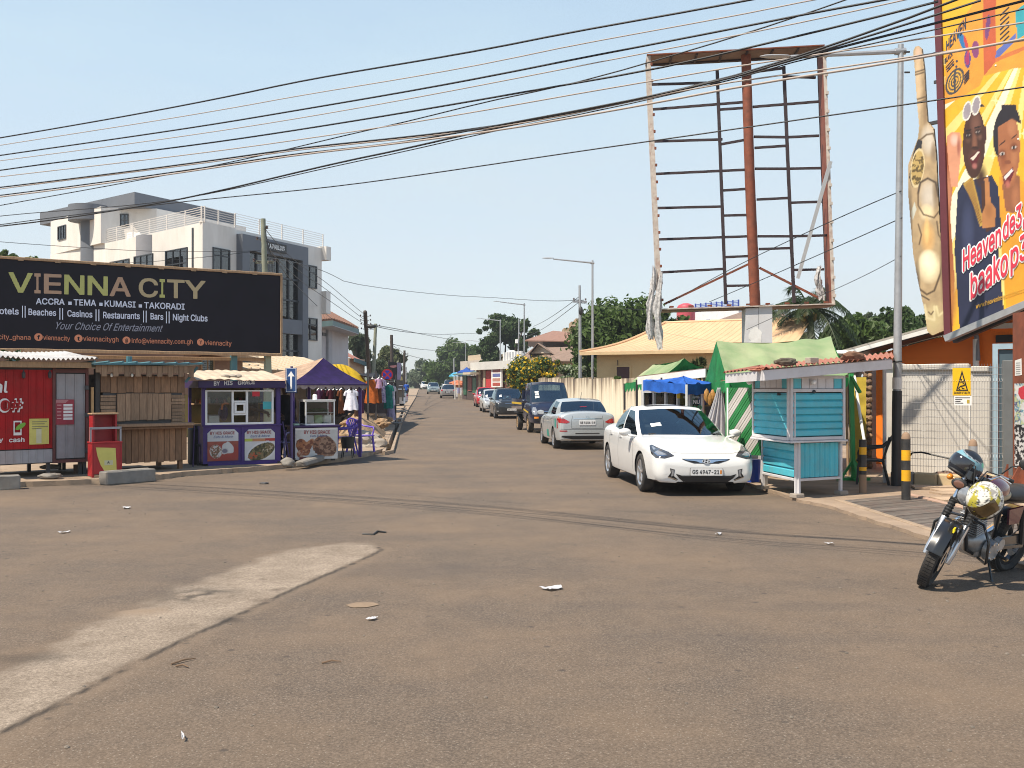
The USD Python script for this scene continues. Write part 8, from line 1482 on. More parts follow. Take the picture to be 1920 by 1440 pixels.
def truck(t, dec, surf):
 side_lines(dec, (.36,-.62), .45,1.10, [(-.42,.95)]); o = (.8,0,0)
 dec('headlight', [[(.52,.70), (.74,.70), (.80,.84), (.77,1.0), (.66,1.0), (.56,.86)]], (1,.45,.1), LENS, .006, o, mirror=True); dec('grille', [sbox(-.46,.72,.46,.84)], (1,0,.1), TRIM, .005, o); dec('grille_bar', [sbox(-.42,.80,.42,.825)], (1,0,.1), CHROME, .010, o); dec('emblem', [affinity.scale(Point(0,.775).buffer(.07), 1.4,.8)], (1,0,.1), CHROME, .012, o)
 dec('bumper', [sbox(-.74,.44,.74,.66)], (1,.0,0), TRIM, .004, o); dec('fog_lamp', [sbox(.5,.56,.68,.63)], (1,.3,0), AMB, .008, o, mirror=True); dec('stripe', [[(-.95,.86), (.3,.74), (.3,.80), (-.95,.93)]], (0,-1,0), YST, .003); dec('stripe', [[(-.95,.86), (.3,.74), (.3,.80), (-.95,.93)]], (0,1,0), YST, .003)
 dec('permit_sticker', [sbox(-.56,1.62,-.42,1.70), sbox(-.56,1.50,-.42,1.58), sbox(-.57,1.36,-.41,1.46)], (1,0,.5), WCLEAN, .004, (.4,0,0))
 off_plate(t, .995,.1,.55, None, .2,.06); t('load_bed', J(box(-3.7,-.84,.86,-1.08,.84,.93), box(-3.7,-.84,.93,-3.66,.84,1.28), *[box(-3.66, s * .84,.93,-1.1, s * .80,1.28) for s in (-1,1)], box(-1.1,-.84,.93,-1.06,.84,1.62)), NAVYP); [t('bed_stripe', box(-3.6, s * .845,1.06,-1.2, s * .842,1.14), YST) for s in (-1,1)]; t('headboard_rack', J(*[tube([[-1.05, y, 1.6], [-1.05, y, 1.86]], .02,5) for y in (-.7,0,.7)], tube([[-1.05,-.75,1.86], [-1.05,.75,1.86]], .02,5)), DARK)
 t('chassis', J(box(-3.6,-.42,.5,.3,-.32,.64), box(-3.6,.32,.5,.3,.42,.64), box(-2.62,-.7,.28,-2.5,.7,.4)), TRIM); [wheel(t, (-2.5, s * .70,.33), .33,.2, s, pm('dusty_rim', (.30,.2,.11), .8) if 'dusty_rim' not in _mats else _mats['dusty_rim'], 8) for s in (1,-1)]
 t('mudguard', J(*[obox([-2.5, s * .74,.72], np.eye(3), [.42,.13,.02], .01) for s in (-1,1)]), TRIM)
wc = GP(988,811); car('parked_truck', 'dark blue light truck with yellow side stripe facing the camera in the parked row', 'truck', [wc[0] + .82, wc[1] + .1,.004], nrm([.16,-1,0]), CAB, NAVYP, CGL, rims=pm('brown_rim', (.30,.2,.11), .7), detail=truck, spokes=8)
# ================= MOTORCYCLE (local: x forward, z up, origin at the front contact)
BKB = pm('bike_black', (.014,.014,.015), .25, coat=.5, var=.1); ENG = pm('engine_alloy', (.34,.35,.36), .4,.7, var=.25, scale=12, dirt=.35, dirtcol=(.08,.06,.045), dscale=9); MRN = pm('bike_maroon', (.055,.005,.012), .2, coat=.8); FORK = pm('fork_silver', (.60,.60,.62), .25,.8)
B0 = GP(1738,1099); hd = nrm([-.80,-.60,0]); rzb = math.atan2(hd[1], hd[0]); lean = -math.radians(15)
t = T('motorcycle', 'black and maroon motorcycle leaning on its stand at the right edge', 'motorcycle', B0 + [0,0,.0], rzb, rx=lean)
rake = math.radians(27); ax = np.array([-math.sin(rake), 0, math.cos(rake)]); piv = np.array([-.06,0,.3]); steer = math.radians(20)
def K(a): c, s = math.cos(a), math.sin(a); x, y, z = ax; return np.array([[c + x * x * (1 - c), x * y * (1 - c) - z * s, x * z * (1 - c) + y * s], [y * x * (1 - c) + z * s, c + y * y * (1 - c), y * z * (1 - c) - x * s], [z * x * (1 - c) - y * s, z * y * (1 - c) + x * s, c + z * z * (1 - c)]])
SR = K(steer)
def st_(m): return (m[0] - piv) @ SR.T + piv, m[1]
def wheelm(c, R, w, steered, nsp=5):
 n = t.node('wheel'); g = st_ if steered else (lambda m: m); r = R - .075; c = np.asarray(c)
 a = np.linspace(-2.0,2.0,11); pr = [(r, -.03)] + [(R - .035 + .035 * math.cos(q), w * .5 * math.sin(q) / math.sin(2.0) if abs(q) > 1.57 else w * .5 * math.sin(q)) for q in a] + [(r, .03)]
 t('tyre', g(mv(lathe(pr, 40, axis='y'), c)), TYR, 40, under=n); tr = [obox([ (R + .001) * math.cos(q) + c[0], s * w * .22 + c[1], (R + .001) * math.sin(q) + c[2]], [[-math.sin(q), 0, math.cos(q)], [0,1,0], [math.cos(q), 0, math.sin(q)]], [.012, w * .2,.004]) for k, q in enumerate(np.linspace(0,2 * np.pi, 60, endpoint=False)) for s in (-1,1)]
 t('tread', g(J(*tr)), TYR, under=n, kind='stuff'); ms = [lathe([(r + .004,-.034), (r - .03,-.03), (r - .03,.03), (r + .004,.034)], 36, axis='y'), lathe([(0,-.05), (.05,-.05), (.05,.05), (0,.05)], 16, axis='y')]
 for k in range(nsp): q = 2 * np.pi * k / nsp; ms.append(bar([.04 * math.cos(q), 0,.04 * math.sin(q)], [(r - .02) * math.cos(q + .12), 0, (r - .02) * math.sin(q + .12)], .035,.03, up=(0,1,0)))
 t('rim', g(mv(J(*ms), c)), BKB, 30, under=n); t('brake_disc', g(mv(lathe([(.06,.052), (.125,.052), (.125,.056), (.06,.056)], 28, axis='y'), c)), CHROME, under=n)
wheelm((0,0,.3), .3,.095, True); wheelm((-1.28,0,.3), .3,.11, False)
top = piv + ax * .68; off = np.array([0,.095,0])
for s in (1,-1):
 f0 = np.array([0,0,.3]) + off * s; f1 = f0 + ax * .34; f2 = f0 + ax * .72; t('fork_slider', st_(tube([f0 - ax * .03, f0 + ax * .05, f1], [.024,.03,.029], 12)), FORK, True); t('fork_boot', st_(lathe([(.027 + .007 * (k % 2), k * .014) for k in range(13)], 12)), BKB) if False else None
 bz = [f1 + ax * (.014 * k) for k in range(14)]; t('fork_boot', st_(tube(bz, [.027 + .009 * (k % 2) for k in range(14)], 12)), BLACK); t('fork_tube', st_(tube([f1 + ax * .17, f2 + ax * .05], .021,12)), CHROME, True); t('indicator', st_(J(rock(f2 + [-.02, s * .12,-.04], .035,2,2,.02, (1.1,.8,.8)), tube([f2 + [0,0,-.04], f2 + [-.02, s * .1,-.04]], .01,6))), AMB, True)
for h in (.52,.70): c = np.array([0,0,.3]) + ax * h; t('fork_yoke', st_(bar(c - [.0,.125,0], c + [0,.125,0], .07,.035, ch=.008)), BKB)
a = np.linspace(.35,2.35,16); P = np.array([[[math.cos(q) * (.335 + .02 * (1 - abs(v))), v * .065,.3 + math.sin(q) * (.335 + .02 * (1 - abs(v)))] for v in np.linspace(-1,1,7)] for q in a]); t('mudguard', st_(J(gridm(P), flip(gridm(P - [0,0,.006])))), BKB, True)
t('mudguard_badge', st_(J(*[obox([.13 + .01 * k, .05 + .004 * k, .625 - .008 * k], np.eye(3), [.03,.006,.008]) for k in range(3)])), pm('badge_yellow', (.75,.6,.02), .5)); t('fork_guard', st_(J(*[slab([[.06, s * .105,.55], [-.06, s * .115,.72], [-.12, s * .115,.68], [-.02, s * .105,.48]], .006) for s in (1,-1)])), BKB)
# handlebars, mirrors, headlamp
hb = np.array([0,0,.3]) + ax * .76
for s in (1,-1):
 p = [hb, hb + [0, s * .10,.05], hb + [-.05, s * .15,.10], hb + [-.12, s * .25,.08]]; t('handlebar', st_(tube(p, .012,8)), CHROME, True); t('grip', st_(tube([p[2] * .35 + p[3] * .65, p[3]], .018,10)), BLACK, True); t('lever', st_(tube([p[2] + [.03,0,0], p[3] + [.06,0,-.01]], .006,6)), ALU)
 q = p[2] + [0,0,.02]; s < 0 or t('mirror_stem', st_(tube([q, q + [.03, s * .05,.10], q + [.05, s * .12,.15]], .006,6)), BLACK)
 if s > 0: m = rock(q + [.05, s * .16,.17], .065,3,2,.02, (.3,1.1,.75)); t('mirror', st_(m), BLACK, True)
 t('cable', st_(tube([p[2], p[2] + [.12,-s * .1,.02], hb + [.10,-s * .02,-.1], hb + [-.05,0,-.25]], .006,6)), BLACK)
m = rock([0,0,0], .035,3,2,.01, (1.0,1.7,1.25)); mp = GP(1738,1099); 
t('mirror', st_(mv(rock([0,0,0], .06,3,2,.02, (.35,1.15,.85)), hb + [.16,-.10,-.06])), BLACK, True); t('mirror_stem', st_(tube([hb + [0,-.1,.06], hb + [.10,-.08,-.02], hb + [.15,-.09,-.05]], .007,6)), BLACK); t('mirror_glass', st_(rock(hb + [.172,-.10,-.06], .048,3,2,.01, (.22,1,.74))), pm('mirror_brown', (.30,.16,.12), .1,.6))
t('headlamp', st_(J(lathe([(0,-.1), (.06,-.09), (.088,-.02), (.09,.03), (.08,.045), (0,.055)], 20, axis='x', c=hb + [.13,0,-.13]))), BKB, True); t('headlamp_glass', st_(lathe([(.08,.046), (.05,.062), (0,.068)], 20, axis='x', c=hb + [.13,0,-.13])), LENS, True); t('instruments', st_(J(*[cyl(hb + [.04, s * .06,-.02], hb + [.02, s * .06,.05], .045, n=14) for s in (1,-1)])), BKB)
# frame, engine, tank, seat, exhaust
neck = np.array([-.33,0,.88])
t('frame', J(tube([neck, [-.52,0,.82], [-.95,0,.72], [-1.3,.1,.74]], .022,8), tube([neck, [-.36,0,.6], [-.42,.04,.32], [-.6,.06,.25], [-.95,.06,.27]], .02,8), tube([[-.95,0,.72], [-.95,0,.3], [-1.28,.09,.3]], .02,8), tube([[-.95,0,.3], [-1.28,-.09,.3]], .02,8)), BKB, True)
t('engine', J(rock([-.62,0,.37], .15,3,3,.05, (1.25,.85,.8)), cyl([-.62,.13,.34], [-.62,.19,.34], .1,.085,20), cyl([-.62,-.13,.34], [-.62,-.18,.34], .1,.085,20), cyl([-.78,.12,.38], [-.78,.17,.38], .065,.055,16), obox([-.7,0,.30], np.eye(3), [.18,.1,.06], .03)), ENG, 30)
t('cylinder', J(*[obox(np.array([-.53,0,.48]) + np.array([.28,0,.96]) * .022 * k, [[.96,0,-.28], [0,1,0], [.28,0,.96]], [.085 - .004 * (k > 5), .088,.006], .003) for k in range(9)], obox([-.505,0,.58], [[.96,0,-.28], [0,1,0], [.28,0,.96]], [.055,.055,.12], .01), obox([-.465,0,.70], [[.96,0,-.28], [0,1,0], [.28,0,.96]], [.075,.075,.03], .015)), ENG)
t('engine_bolt', J(*[cyl([-.62 + .075 * math.cos(q), .19,.34 + .075 * math.sin(q)], [-.62 + .075 * math.cos(q), .198,.34 + .075 * math.sin(q)], .01, n=6) for q in np.linspace(0,6.28,6, endpoint=False)]), CHROME); t('crash_bar', tube([[-.37,.0,.62], [-.38,.16,.60], [-.34,.26,.48], [-.36,.27,.30], [-.5,.2,.24], [-.55,.1,.25]], .013,8), BKB, True); t('crash_bar', tube([[-.37,.0,.62], [-.38,-.16,.60], [-.34,-.26,.48], [-.36,-.27,.30], [-.5,-.2,.24], [-.55,-.1,.25]], .013,8), BKB, True)
tk = rock([-.62,0,.86], .2,5,3,.02, (1.35,.75,.62)); t('tank', tk, MRN, True); t('tank_stripe', rock([-.66,0,.832], .2,5,3,.02, (1.28,.765,.40)), pm('tank_graphic', (.26,.22,.14), .3, var=.5, scale=7), True); t('tank_cap', cyl([-.6,0,.985], [-.6,0,1.0], .04, n=16), CHROME); t('tank_badge', J(*[rock([-.55, s * .148,.87], .035,1,1,.02, (1,.25,1)) for s in (1,-1)]), CHROME)
t('seat', rock([-1.12,0,.80], .2,6,3,.03, (1.75,.72,.36)), BLACK, True); t('side_cover', J(*[slab([[-.82, s * .12,.70], [-1.06, s * .13,.72], [-1.04, s * .13,.56], [-.88, s * .12,.55]], .02) for s in (1,-1)]), MRN); t('tail', obox([-1.52,0,.78], np.eye(3), [.14,.09,.06], .03), MRN); t('tail_lamp', obox([-1.68,0,.78], np.eye(3), [.03,.06,.04], .012), REDL)
t('rear_mudguard', (lambda a: J(gridm(np.array([[[-1.28 + math.cos(q) * .35, v * .075,.3 + math.sin(q) * .35] for v in np.linspace(-1,1,5)] for q in a]))))(np.linspace(.9,2.9,14)), BKB, True); t('exhaust', J(tube([[-.5,-.06,.62], [-.4,-.1,.55], [-.42,-.14,.3], [-.75,-.16,.22]], .022,8), tube([[-.75,-.16,.22], [-1.1,-.2,.26], [-1.45,-.22,.36]], [.03,.05,.045], 12)), CHROME, True)
t('shock', J(*[tube([[-1.26, s * .12,.33], [-1.1, s * .13,.68]], .028,8) for s in (1,-1)]), DARK); t('swingarm', J(*[bar([-.9, s * .1,.32], [-1.3, s * .1,.3], .05,.03) for s in (1,-1)]), BKB); t('side_stand', tube([[-.72,.1,.25], [-.66,.22,.07], [-.64,.27,.045]], .012,6), BKB); t('foot_peg', J(*[cyl([-.75, s * .1,.28], [-.75, s * .26,.28], .016, n=8) for s in (1,-1)]), BLACK); t('chain_case', obox([-1.02,.1,.36], np.eye(3), [.3,.012,.06], .01), BKB)
# helmets resting on the handlebars and headlamp
def helmet(label, c, r, rz_, tilt, fn, visor, rx_=0.0):
 t_ = T('helmet', label, 'helmet', c, rz_); n = 42; th = np.linspace(0.02,2.25, n); ph = np.linspace(0,2 * np.pi, 64)
 R_ = Rx(rx_) @ Ry(tilt)
 def S(rr, tt, pp): return np.stack([rr * np.sin(tt) * np.cos(pp) * 1.1, rr * np.sin(tt) * np.sin(pp) * .92, rr * np.cos(tt) * 1.0], -1)
 TT, PP = np.meshgrid(th, ph, indexing='ij'); P = S(r, TT, PP); m = gridm(P @ R_.T); t_('shell', m, PRINT, paint=fn(TT.ravel(), np.angle(np.exp(1j * PP.ravel()))))
 tv, pv_ = np.meshgrid(np.linspace(1.2,1.95,9), np.linspace(-1.15,1.15,20), indexing='ij'); t_('visor', gridm(S(r * 1.015, tv, pv_) @ R_.T), visor, True); t_('liner', gridm(np.flip(S(r * .9, TT, PP), 0) @ R_.T), BLACK, True); q = np.linspace(0,2 * np.pi, 40, endpoint=False); t_('rim', tube(S(r * .97, np.full(40,2.25), q) @ R_.T, .013,6, closed=True), BLACK); t_('strap', tube(np.array([S(r * .9,2.2,1.4), S(r * .7,2.7,.8), S(r * .9,2.25,-1.3)]) @ R_.T, .009,5), pm('strap_grey', (.35,.35,.36), .7) if 'strap_grey' not in _mats else _mats['strap_grey']); return t_
def h1(tt, pp): n1 = nz(tt, pp, 2.2,3); c = np.tile(np.array([.012,.015,.022]), (len(tt), 1)); b = np.abs(tt - .95 - .35 * np.sin(pp + .6)) < .22; c[b] = [.16,.32,.38]; c[np.abs(tt - .68 - .35 * np.sin(pp + .6)) < .03] = [.3,.33,.36]; e = ((pp - 2.0) / .3) ** 2 + ((tt - 1.0) / .16) ** 2 < 1; c[e] = [.1,.5,.3]; return c
def h2(tt, pp): n1 = nz(tt * .9, pp * 1.1 + tt, 1.5,5); n2 = nz(tt * 1.2 + pp * .5, pp, 1.6,9); c = np.tile(np.array([.62,.60,.54]), (len(tt), 1)); c[n1 > .56] = [.36,.31,.03]; c[(n2 > .50) & (n2 < .535)] = [.03,.03,.03]; c[(n1 > .44) & (n1 < .462)] = [.04,.04,.04]; c[n2 < .36] = [.30,.28,.25]; return c
VS = pm('smoked_visor', (.02,.02,.024), .08, coat=1.0); VI = pm('iridescent_visor', (.075,.045,.012), .08,.5, var=.5, scale=5, coat=1.0)
helmet('black and pale blue helmet hanging on the far end of the motorcycle handlebar', PX(1811,873,8.95), .145, math.radians(200), -.5, h1, VS, -.35)
helmet('white and yellow patterned helmet with bronze visor resting on the motorcycle headlamp', PX(1846,938,8.5), .155, math.radians(218), .62, h2, VI, .2)

# ================= YELLOW HOARDING
d_ = nrm([.62,-.78,0]); p0 = np.array([*pxy(1779,19.2), 0]); FY = Fc(p0[:2], (p0 + d_ * 3.4)[:2])
t = T('billboard', 'tall yellow advertising hoarding with two laughing people and a giant thumb', 'billboard')
lb = FY.hit(1779,628); rb_ = FY.hit(1930,562); ztop = 10.3; slope = (rb_[1] - lb[1]) / (rb_[0] - lb[0]); zb_ = lambda u: lb[1] + slope * (u - lb[0])
lu = lambda z: -.0 - .030 * (z - lb[1])         # left edge leans slightly outwards towards the top
NX, NZ = 190,620; U = np.linspace(0,1, NX); Zf = np.linspace(0,1, NZ); UM = 3.4
uu = np.empty((NZ, NX)); zz_ = np.empty((NZ, NX))
for i, fz in enumerate(Zf):
 for_z = fz
 z0_ = zb_(U * UM); z_ = z0_ * (1 - for_z) + ztop * for_z; ul = lu(z_); uu[i] = ul + (UM - ul) * U ** 1.25; zz_[i] = zb_(uu[i]) * (1 - for_z) + ztop * for_z
P = FY.pt(uu, zz_, np.zeros_like(uu)); px_ = 960 + F * P[..., 0] / P[..., 1]; py_ = H0 - F * (P[..., 2] - HC) / P[..., 1]; X_, Y_ = px_.ravel(), py_.ravel()
C = np.tile(np.array([.74,.42,.02]), (len(X_), 1)); n1 = nz(X_ / 100, Y_ / 100,2,4)
def pol(*p): return contains_xy(Polygon(p), X_, Y_)
def E(cx, cy, rx, ry, rot=0): return ell(X_, Y_, cx, cy, rx, ry, rot)
def soft(cx, cy, rx, ry, col, rot=0, k=1.0): w = np.clip(1 - E(cx, cy, rx, ry, rot), 0,1)[:, None] * k; C[:] = C * (1 - w) + np.array(col) * w
ang = np.arctan2(Y_ - 60, X_ - 1935); ray = np.sin(ang * 34) > .35; C[(Y_ > 100) & ray] = [.80,.62,.20]; C[(Y_ > 120) & (np.sin(ang * 13 + 1) > .82)] = [.82,.76,.55]; C[X_ < 1768] = C[X_ < 1768] * [1,.86,.6]
C[pol((1775,85), (1790,60), (1830,0), (1842,-60), (2100,-60), (2100,60), (1985,120), (1900,128), (1845,142), (1838,160), (1800,184), (1772,196))] = [.70,.30,.035]; C[pol((1843,-60), (1868,-60), (1868,115), (1846,141))] = [.50,.10,.035]; C[pol((1868,-60), (1908,-60), (1905,60), (1868,112))] = [.66,.32,.04]; C[pol((1905,20), (1930,0), (1930,60), (1908,74))] = [.03,.32,.38]; C[pol((1868,96), (1905,62), (1905,76), (1868,112))] = [.10,.14,.4]; C[(np.abs((X_ - 1868) * .42 + (Y_ - 112)) < 4) & (X_ > 1868) & (X_ < 1925)] = [.55,.16,.04]
for cx, cy, rx, ry, rot, col in [(1806,77,6,20,-.35, (.02,.16,.38)), (1815,110,6,17,0, (.08,.06,.22)), (1815,110,4,12,0, (.35,.03,.12)), (1813,83,3,18,-.25, (.5,.05,.05)), (1830,92,7,16,0, (.22,.05,.15)), (1853,50,4,24,.1, (.16,.05,.16))]: C[E(cx, cy, rx, ry, rot) < 1] = col
m = E(1791,152,15,27,.42) < 1; C[m] = [.055,.055,.06]; 
for k in (.25,.5,.75): C[(np.abs(np.sqrt(E(1791,152,15,27,.42)) - k) < .06) & (np.abs(X_ - 1791) > 2) & m] = [.72,.38,.04]
# hand at the left, man, woman: a generic cheerful pair
C[pol((1757,240), (1772,255), (1780,290), (1790,320), (1782,400), (1790,520), (1786,626), (1776,626))] = [.36,.12,.05]; soft(1768,300,14,50, (.20,.05,.02)); soft(1775,360,12,50, (.5,.22,.12)); soft(1784,560,14,60, (.46,.19,.05))
C[pol((1776,255), (1785,247), (1800,248), (1804,262), (1801,300), (1796,350), (1784,350), (1778,300))] = [.62,.28,.16]; soft(1790,262,9,14, (.75,.5,.4)); soft(1798,275,4,22, (.35,.12,.08))
C[pol((1796,360), (1806,342), (1860,328), (1872,350), (1878,420), (1872,470), (1885,610), (1800,622), (1790,470))] = [.018,.022,.055]; soft(1815,430,14,60, (.04,.05,.11)); C[pol((1806,345), (1824,330), (1846,420), (1838,425), (1822,375))] = [.42,.26,.05]; sp_ = pol((1810,348), (1822,335), (1842,416), (1838,420)) & (np.sin(Y_ * 1.2 + X_) > 0); C[sp_] = [.2,.08,.02]
C[pol((1840,345), (1850,340), (1856,380), (1860,430), (1850,435), (1842,395))] = [.055,.02,.012]
C[E(1827,268,21,66,.02) < 1] = [.060,.022,.012]; soft(1830,232,12,30, (.16,.07,.045)); soft(1828,268,6,26, (.22,.09,.05)); soft(1816,262,6,8, (.11,.05,.03)); soft(1838,256,5,8, (.15,.07,.045)); soft(1840,330,14,26, (.05,.018,.01)); C[(E(1836,235,21,42) < 1) & (Y_ < 200) & (X_ > 1815)] = [.02,.014,.02]
for cx, cy in ((1816,253), (1834,247)): soft(cx, cy, 8,9, (.02,.008,.006)); C[E(cx, cy, 4.2,1.9,-.25) < 1] = [.30,.24,.21]; C[E(cx, cy, 1.7,2.0) < 1] = [.008,.006,.006]; C[(np.abs(Y_ - (cy - 9) + (X_ - cx) * .2) < 1.3) & (np.abs(X_ - cx) < 5.5)] = [.01,.006,.005]
C[E(1829,278,6,4) < 1] = [.028,.01,.006]; soft(1828,296,14,22, (.10,.035,.022)); C[pol((1818,296), (1827,288), (1838,279), (1839,288), (1832,306), (1824,312))] = [.10,.012,.014]; C[pol((1820,297), (1828,290), (1836,282), (1837,286), (1825,301))] = [.66,.58,.48]; soft(1828,311,6,7, (.40,.14,.12)); C[E(1848,250,3,14) < 1] = [.06,.02,.015]
for cx, cy in ((1814,208), (1831,197)): C[E(cx, cy, 8.2,19,.18) < 1] = [.74,.70,.62]; C[E(cx, cy, 6.2,15.5,.18) < 1] = [.32,.28,.31]
# raised forefinger
C[pol((1846,335), (1854,330), (1858,378), (1868,392), (1866,425), (1842,428), (1842,400), (1848,385))] = [.42,.18,.06]; soft(1855,395,10,16, (.26,.1,.03), k=.6)
C[pol((1874,330), (1900,345), (1912,336), (1960,362), (1970,610), (1890,615), (1878,470))] = [.66,.30,.02]; C[pol((1884,318), (1912,330), (1914,390), (1900,400), (1886,395), (1880,350))] = [.26,.095,.04]; soft(1905,370,9,30, (.36,.14,.06))
C[E(1891,272,22,68,-.03) < 1] = [.34,.125,.05]; C[(E(1889,250,26,54,.1) < 1) & ((Y_ < 222 + np.abs(X_ - 1898) * .6) | (X_ < 1872)) & (Y_ < 300)] = [.018,.013,.018]; C[(np.abs(X_ - 1893) < 14) & (Y_ > 196) & (Y_ < 218 + 3 * np.sin(X_))] = [.018,.013,.018]
soft(1898,240,10,20, (.44,.18,.08)); soft(1883,300,7,20, (.26,.08,.03)); soft(1902,294,8,20, (.42,.17,.07))
for cx, cy in ((1880,288), (1902,276)): soft(cx, cy, 9,11, (.17,.05,.02)); C[E(cx, cy, 4.8,3.2,-.3) < 1] = [.52,.45,.40]; C[E(cx, cy + .3,2.2,3.2) < 1] = [.02,.012,.01]; C[(np.abs(Y_ - (cy - 20) + (X_ - cx) * .8) < 1.5) & (np.abs(X_ - cx) < 5)] = [.05,.02,.012]
C[E(1890,304,6,4) < 1] = [.22,.07,.03]; soft(1891,330,16,24, (.40,.15,.06)); C[pol((1880,331), (1890,322), (1900,312), (1902,322), (1895,342), (1886,350))] = [.13,.015,.018]; C[pol((1882,332), (1890,324), (1898,315), (1900,320), (1886,337))] = [.68,.63,.60]; soft(1890,345,6,9, (.46,.14,.10))
for sx_, sy in ((1862,292), (1868,188), (1921,250)): C[(np.abs(X_ - sx_) * np.abs(Y_ - sy) < 5) & (np.hypot(X_ - sx_, Y_ - sy) < 9)] = [.85,.75,.35]
t('printed_sheet', gridm(P), PRINT, paint=C * (.9 + .2 * n1[:, None]))
bk_ = Polygon([(lu(lb[1]), zb_(0)), (UM, zb_(UM)), (UM, ztop), (lu(ztop), ztop)]); t('backing', FY.ext(bk_, -.3,-.012), DARK)
e_ = lambda z: FY.pt(lu(z), z, .03); t('edge_trim', bar(e_(lb[1] - .05), e_(ztop), .13,.06, up=FY.n), pm('maroon_trim', (.10,.018,.025), .5)); t('bottom_rail', bar(FY.pt(-.05, zb_(0) - .07,.0), FY.pt(UM, zb_(UM) - .07,.0), .12,.16, up=FY.n), GALV); t('bottom_rail', bar(FY.pt(-.05, zb_(0) - .1,-.3), FY.pt(UM, zb_(UM) - .1,-.3), .1,.14, up=FY.n), DARK)
for u in (2.7,): t('support_post', FY.box(u - .12, u + .12,.05, zb_(u) + .4,-.34,-.1), RUST)
RINK = pm('poster_red', (.55,.03,.06), .5); GOLDI = pm('poster_gold', (.60,.34,.04), .5)
def yt(txt, a, b, cap, d, m_, bold=True): ua, za = FY.hit(*a, d); ub, zb2 = FY.hit(*b, d); zc = FY.hit(a[0], a[1] - cap, d)[1] - za; t('lettering', FY.text_uz(txt, (ua, za), (ub, zb2), zc, d, bold, .003), m_)
def outl(txt, a, b, cap, d):
 for dx, dy in ((-2,0), (2,0), (0,-3), (0,3), (-1.5,2.2), (1.5,-2.2)): yt(txt, (a[0] + dx, a[1] + dy), (b[0] + dx, b[1] + dy), cap, d + .0007 * (dx * 2 + dy + 8), WCLEAN)
 yt(txt, a, b, cap, d + .018, RINK)
outl('Heaven', (1806,509), (1877,458), 40,.004); outl('de3,', (1881,451), (1922,416), 40,.004); outl('baako', (1820,561), (1890,512), 48,.004); outl('p3', (1895,505), (1928,480), 46,.004); yt('www.heaveninsecticides.com', (1830,579), (1927,545), 9,.006, GOLDI, False)
yt('HEAVEN', (1775,97), (1812,52), 20,.006, pm('ink_navy', (.03,.04,.08), .5)); yt('BLACK', (1772,119), (1787,103), 9,.006, _mats['ink_navy'])
for k in range(3): t('fine_print', FY.bar((1774 + k, 126 + 4 * k), (1788 + k, 110 + 4 * k), .012,.006,.006), _mats['ink_navy'])
for k, (x, y) in enumerate([(1781,128), (1788,121), (1795,114), (1794,124)]): u, z = FY.hit(x, y); t('fly_mark', FY.ext(Point(u, z).buffer(.02), .002,.006), _mats['ink_navy'])
for k in range(6): t('fine_print', FY.bar((1808 + (k % 2), 142 + 3 * k), (1818,130 + 3 * k), .01,.006,.006), _mats['ink_navy'])
for k in range(7): t('fine_print', FY.bar((1876,28 + 9 * k), (1893,12 + 9 * k), .016,.006,.006), _mats['ink_navy'])
for x, y in ((1757,12), (1764,120), (1758,190), (1772,330), (1777,420), (1779,500), (1852,330), (1910,260), (1868,122)): u, z = FY.hit(x, y); t('rivet', FY.ext(Point(u, z).buffer(.016,4), .001,.008), WCLEAN)
# cut-out thumb and ring standing past the left edge
th_px = [(1713,96), (1717,87), (1723,84), (1730,90), (1735,130), (1738,190), (1741,228), (1752,240), (1757,290), (1760,360), (1765,440), (1770,520), (1773,600), (1772,620), (1748,630), (1739,622), (1733,580), (1722,530), (1713,480), (1708,420), (1703,360), (1703,310), (1712,285), (1722,258), (1724,236), (1720,190), (1716,130)]
uzp = FY.uz(th_px, .0); TP = Polygon(uzp); x0, y0, x1, y1 = TP.bounds; nx_, nz__ = 70,330; UU, ZZ = np.meshgrid(np.linspace(x0, x1, nx_), np.linspace(y0, y1, nz__)); PP = FY.pt(UU, ZZ, np.full(UU.shape, .012)); X_ = (960 + F * PP[..., 0] / PP[..., 1]).ravel(); Y_ = (H0 - F * (PP[..., 2] - HC) / PP[..., 1]).ravel()
C = np.tile(np.array([.42,.30,.165]), (len(X_), 1)) * (.75 + .5 * nz(X_ / 30, Y_ / 30,2,7))[:, None]; soft(1722,160,8,95, (.62,.45,.27)); soft(1736,190,6,70, (.26,.17,.09)); soft(1723,100,8,16, (.60,.42,.30))
def ln(pts, w, col): D_ = shapely.distance(shapely.points(np.c_[X_, Y_]), LineString(pts)); k_ = np.clip(1.4 - D_ / w, 0,1)[:, None]; C[:] = C * (1 - k_) + np.array(col) * k_
BRN_ = (.13,.085,.045)
for y_ in (132,137,184,190): ln([(1716, y_ + 3), (1727, y_), (1738, y_ - 4)], 1.6, BRN_)
soft(1742,262,17,34, (.60,.53,.43)); soft(1752,285,8,24, (.26,.19,.12)); ln([(1726,262), (1738,252), (1750,250), (1757,268)], 1.8, BRN_); C[pol((1712,290), (1722,260), (1730,264), (1722,330), (1712,352), (1705,332))] = [.03,.028,.03]; m = E(1721,315,12,35,.12) < 1; C[m] = [.46,.32,.11]; C[m & (nz(X_ / 5, Y_ / 5,1,3) > .52)] = [.12,.08,.025]; C[np.abs(E(1721,315,12,35,.12) - 1) < .14] = [.62,.50,.28]
soft(1742,365,20,34, (.58,.51,.42)); soft(1738,398,16,18, (.80,.66,.40)); soft(1756,360,9,36, (.24,.17,.10)); ln([(1722,362), (1726,342), (1740,334), (1755,342), (1760,368)], 2.2, (.08,.055,.035)); ln([(1722,362), (1722,385), (1732,402), (1752,408), (1761,396)], 1.6, BRN_); C[pol((1708,400), (1715,378), (1719,392), (1712,412))] = [.5,.5,.42]
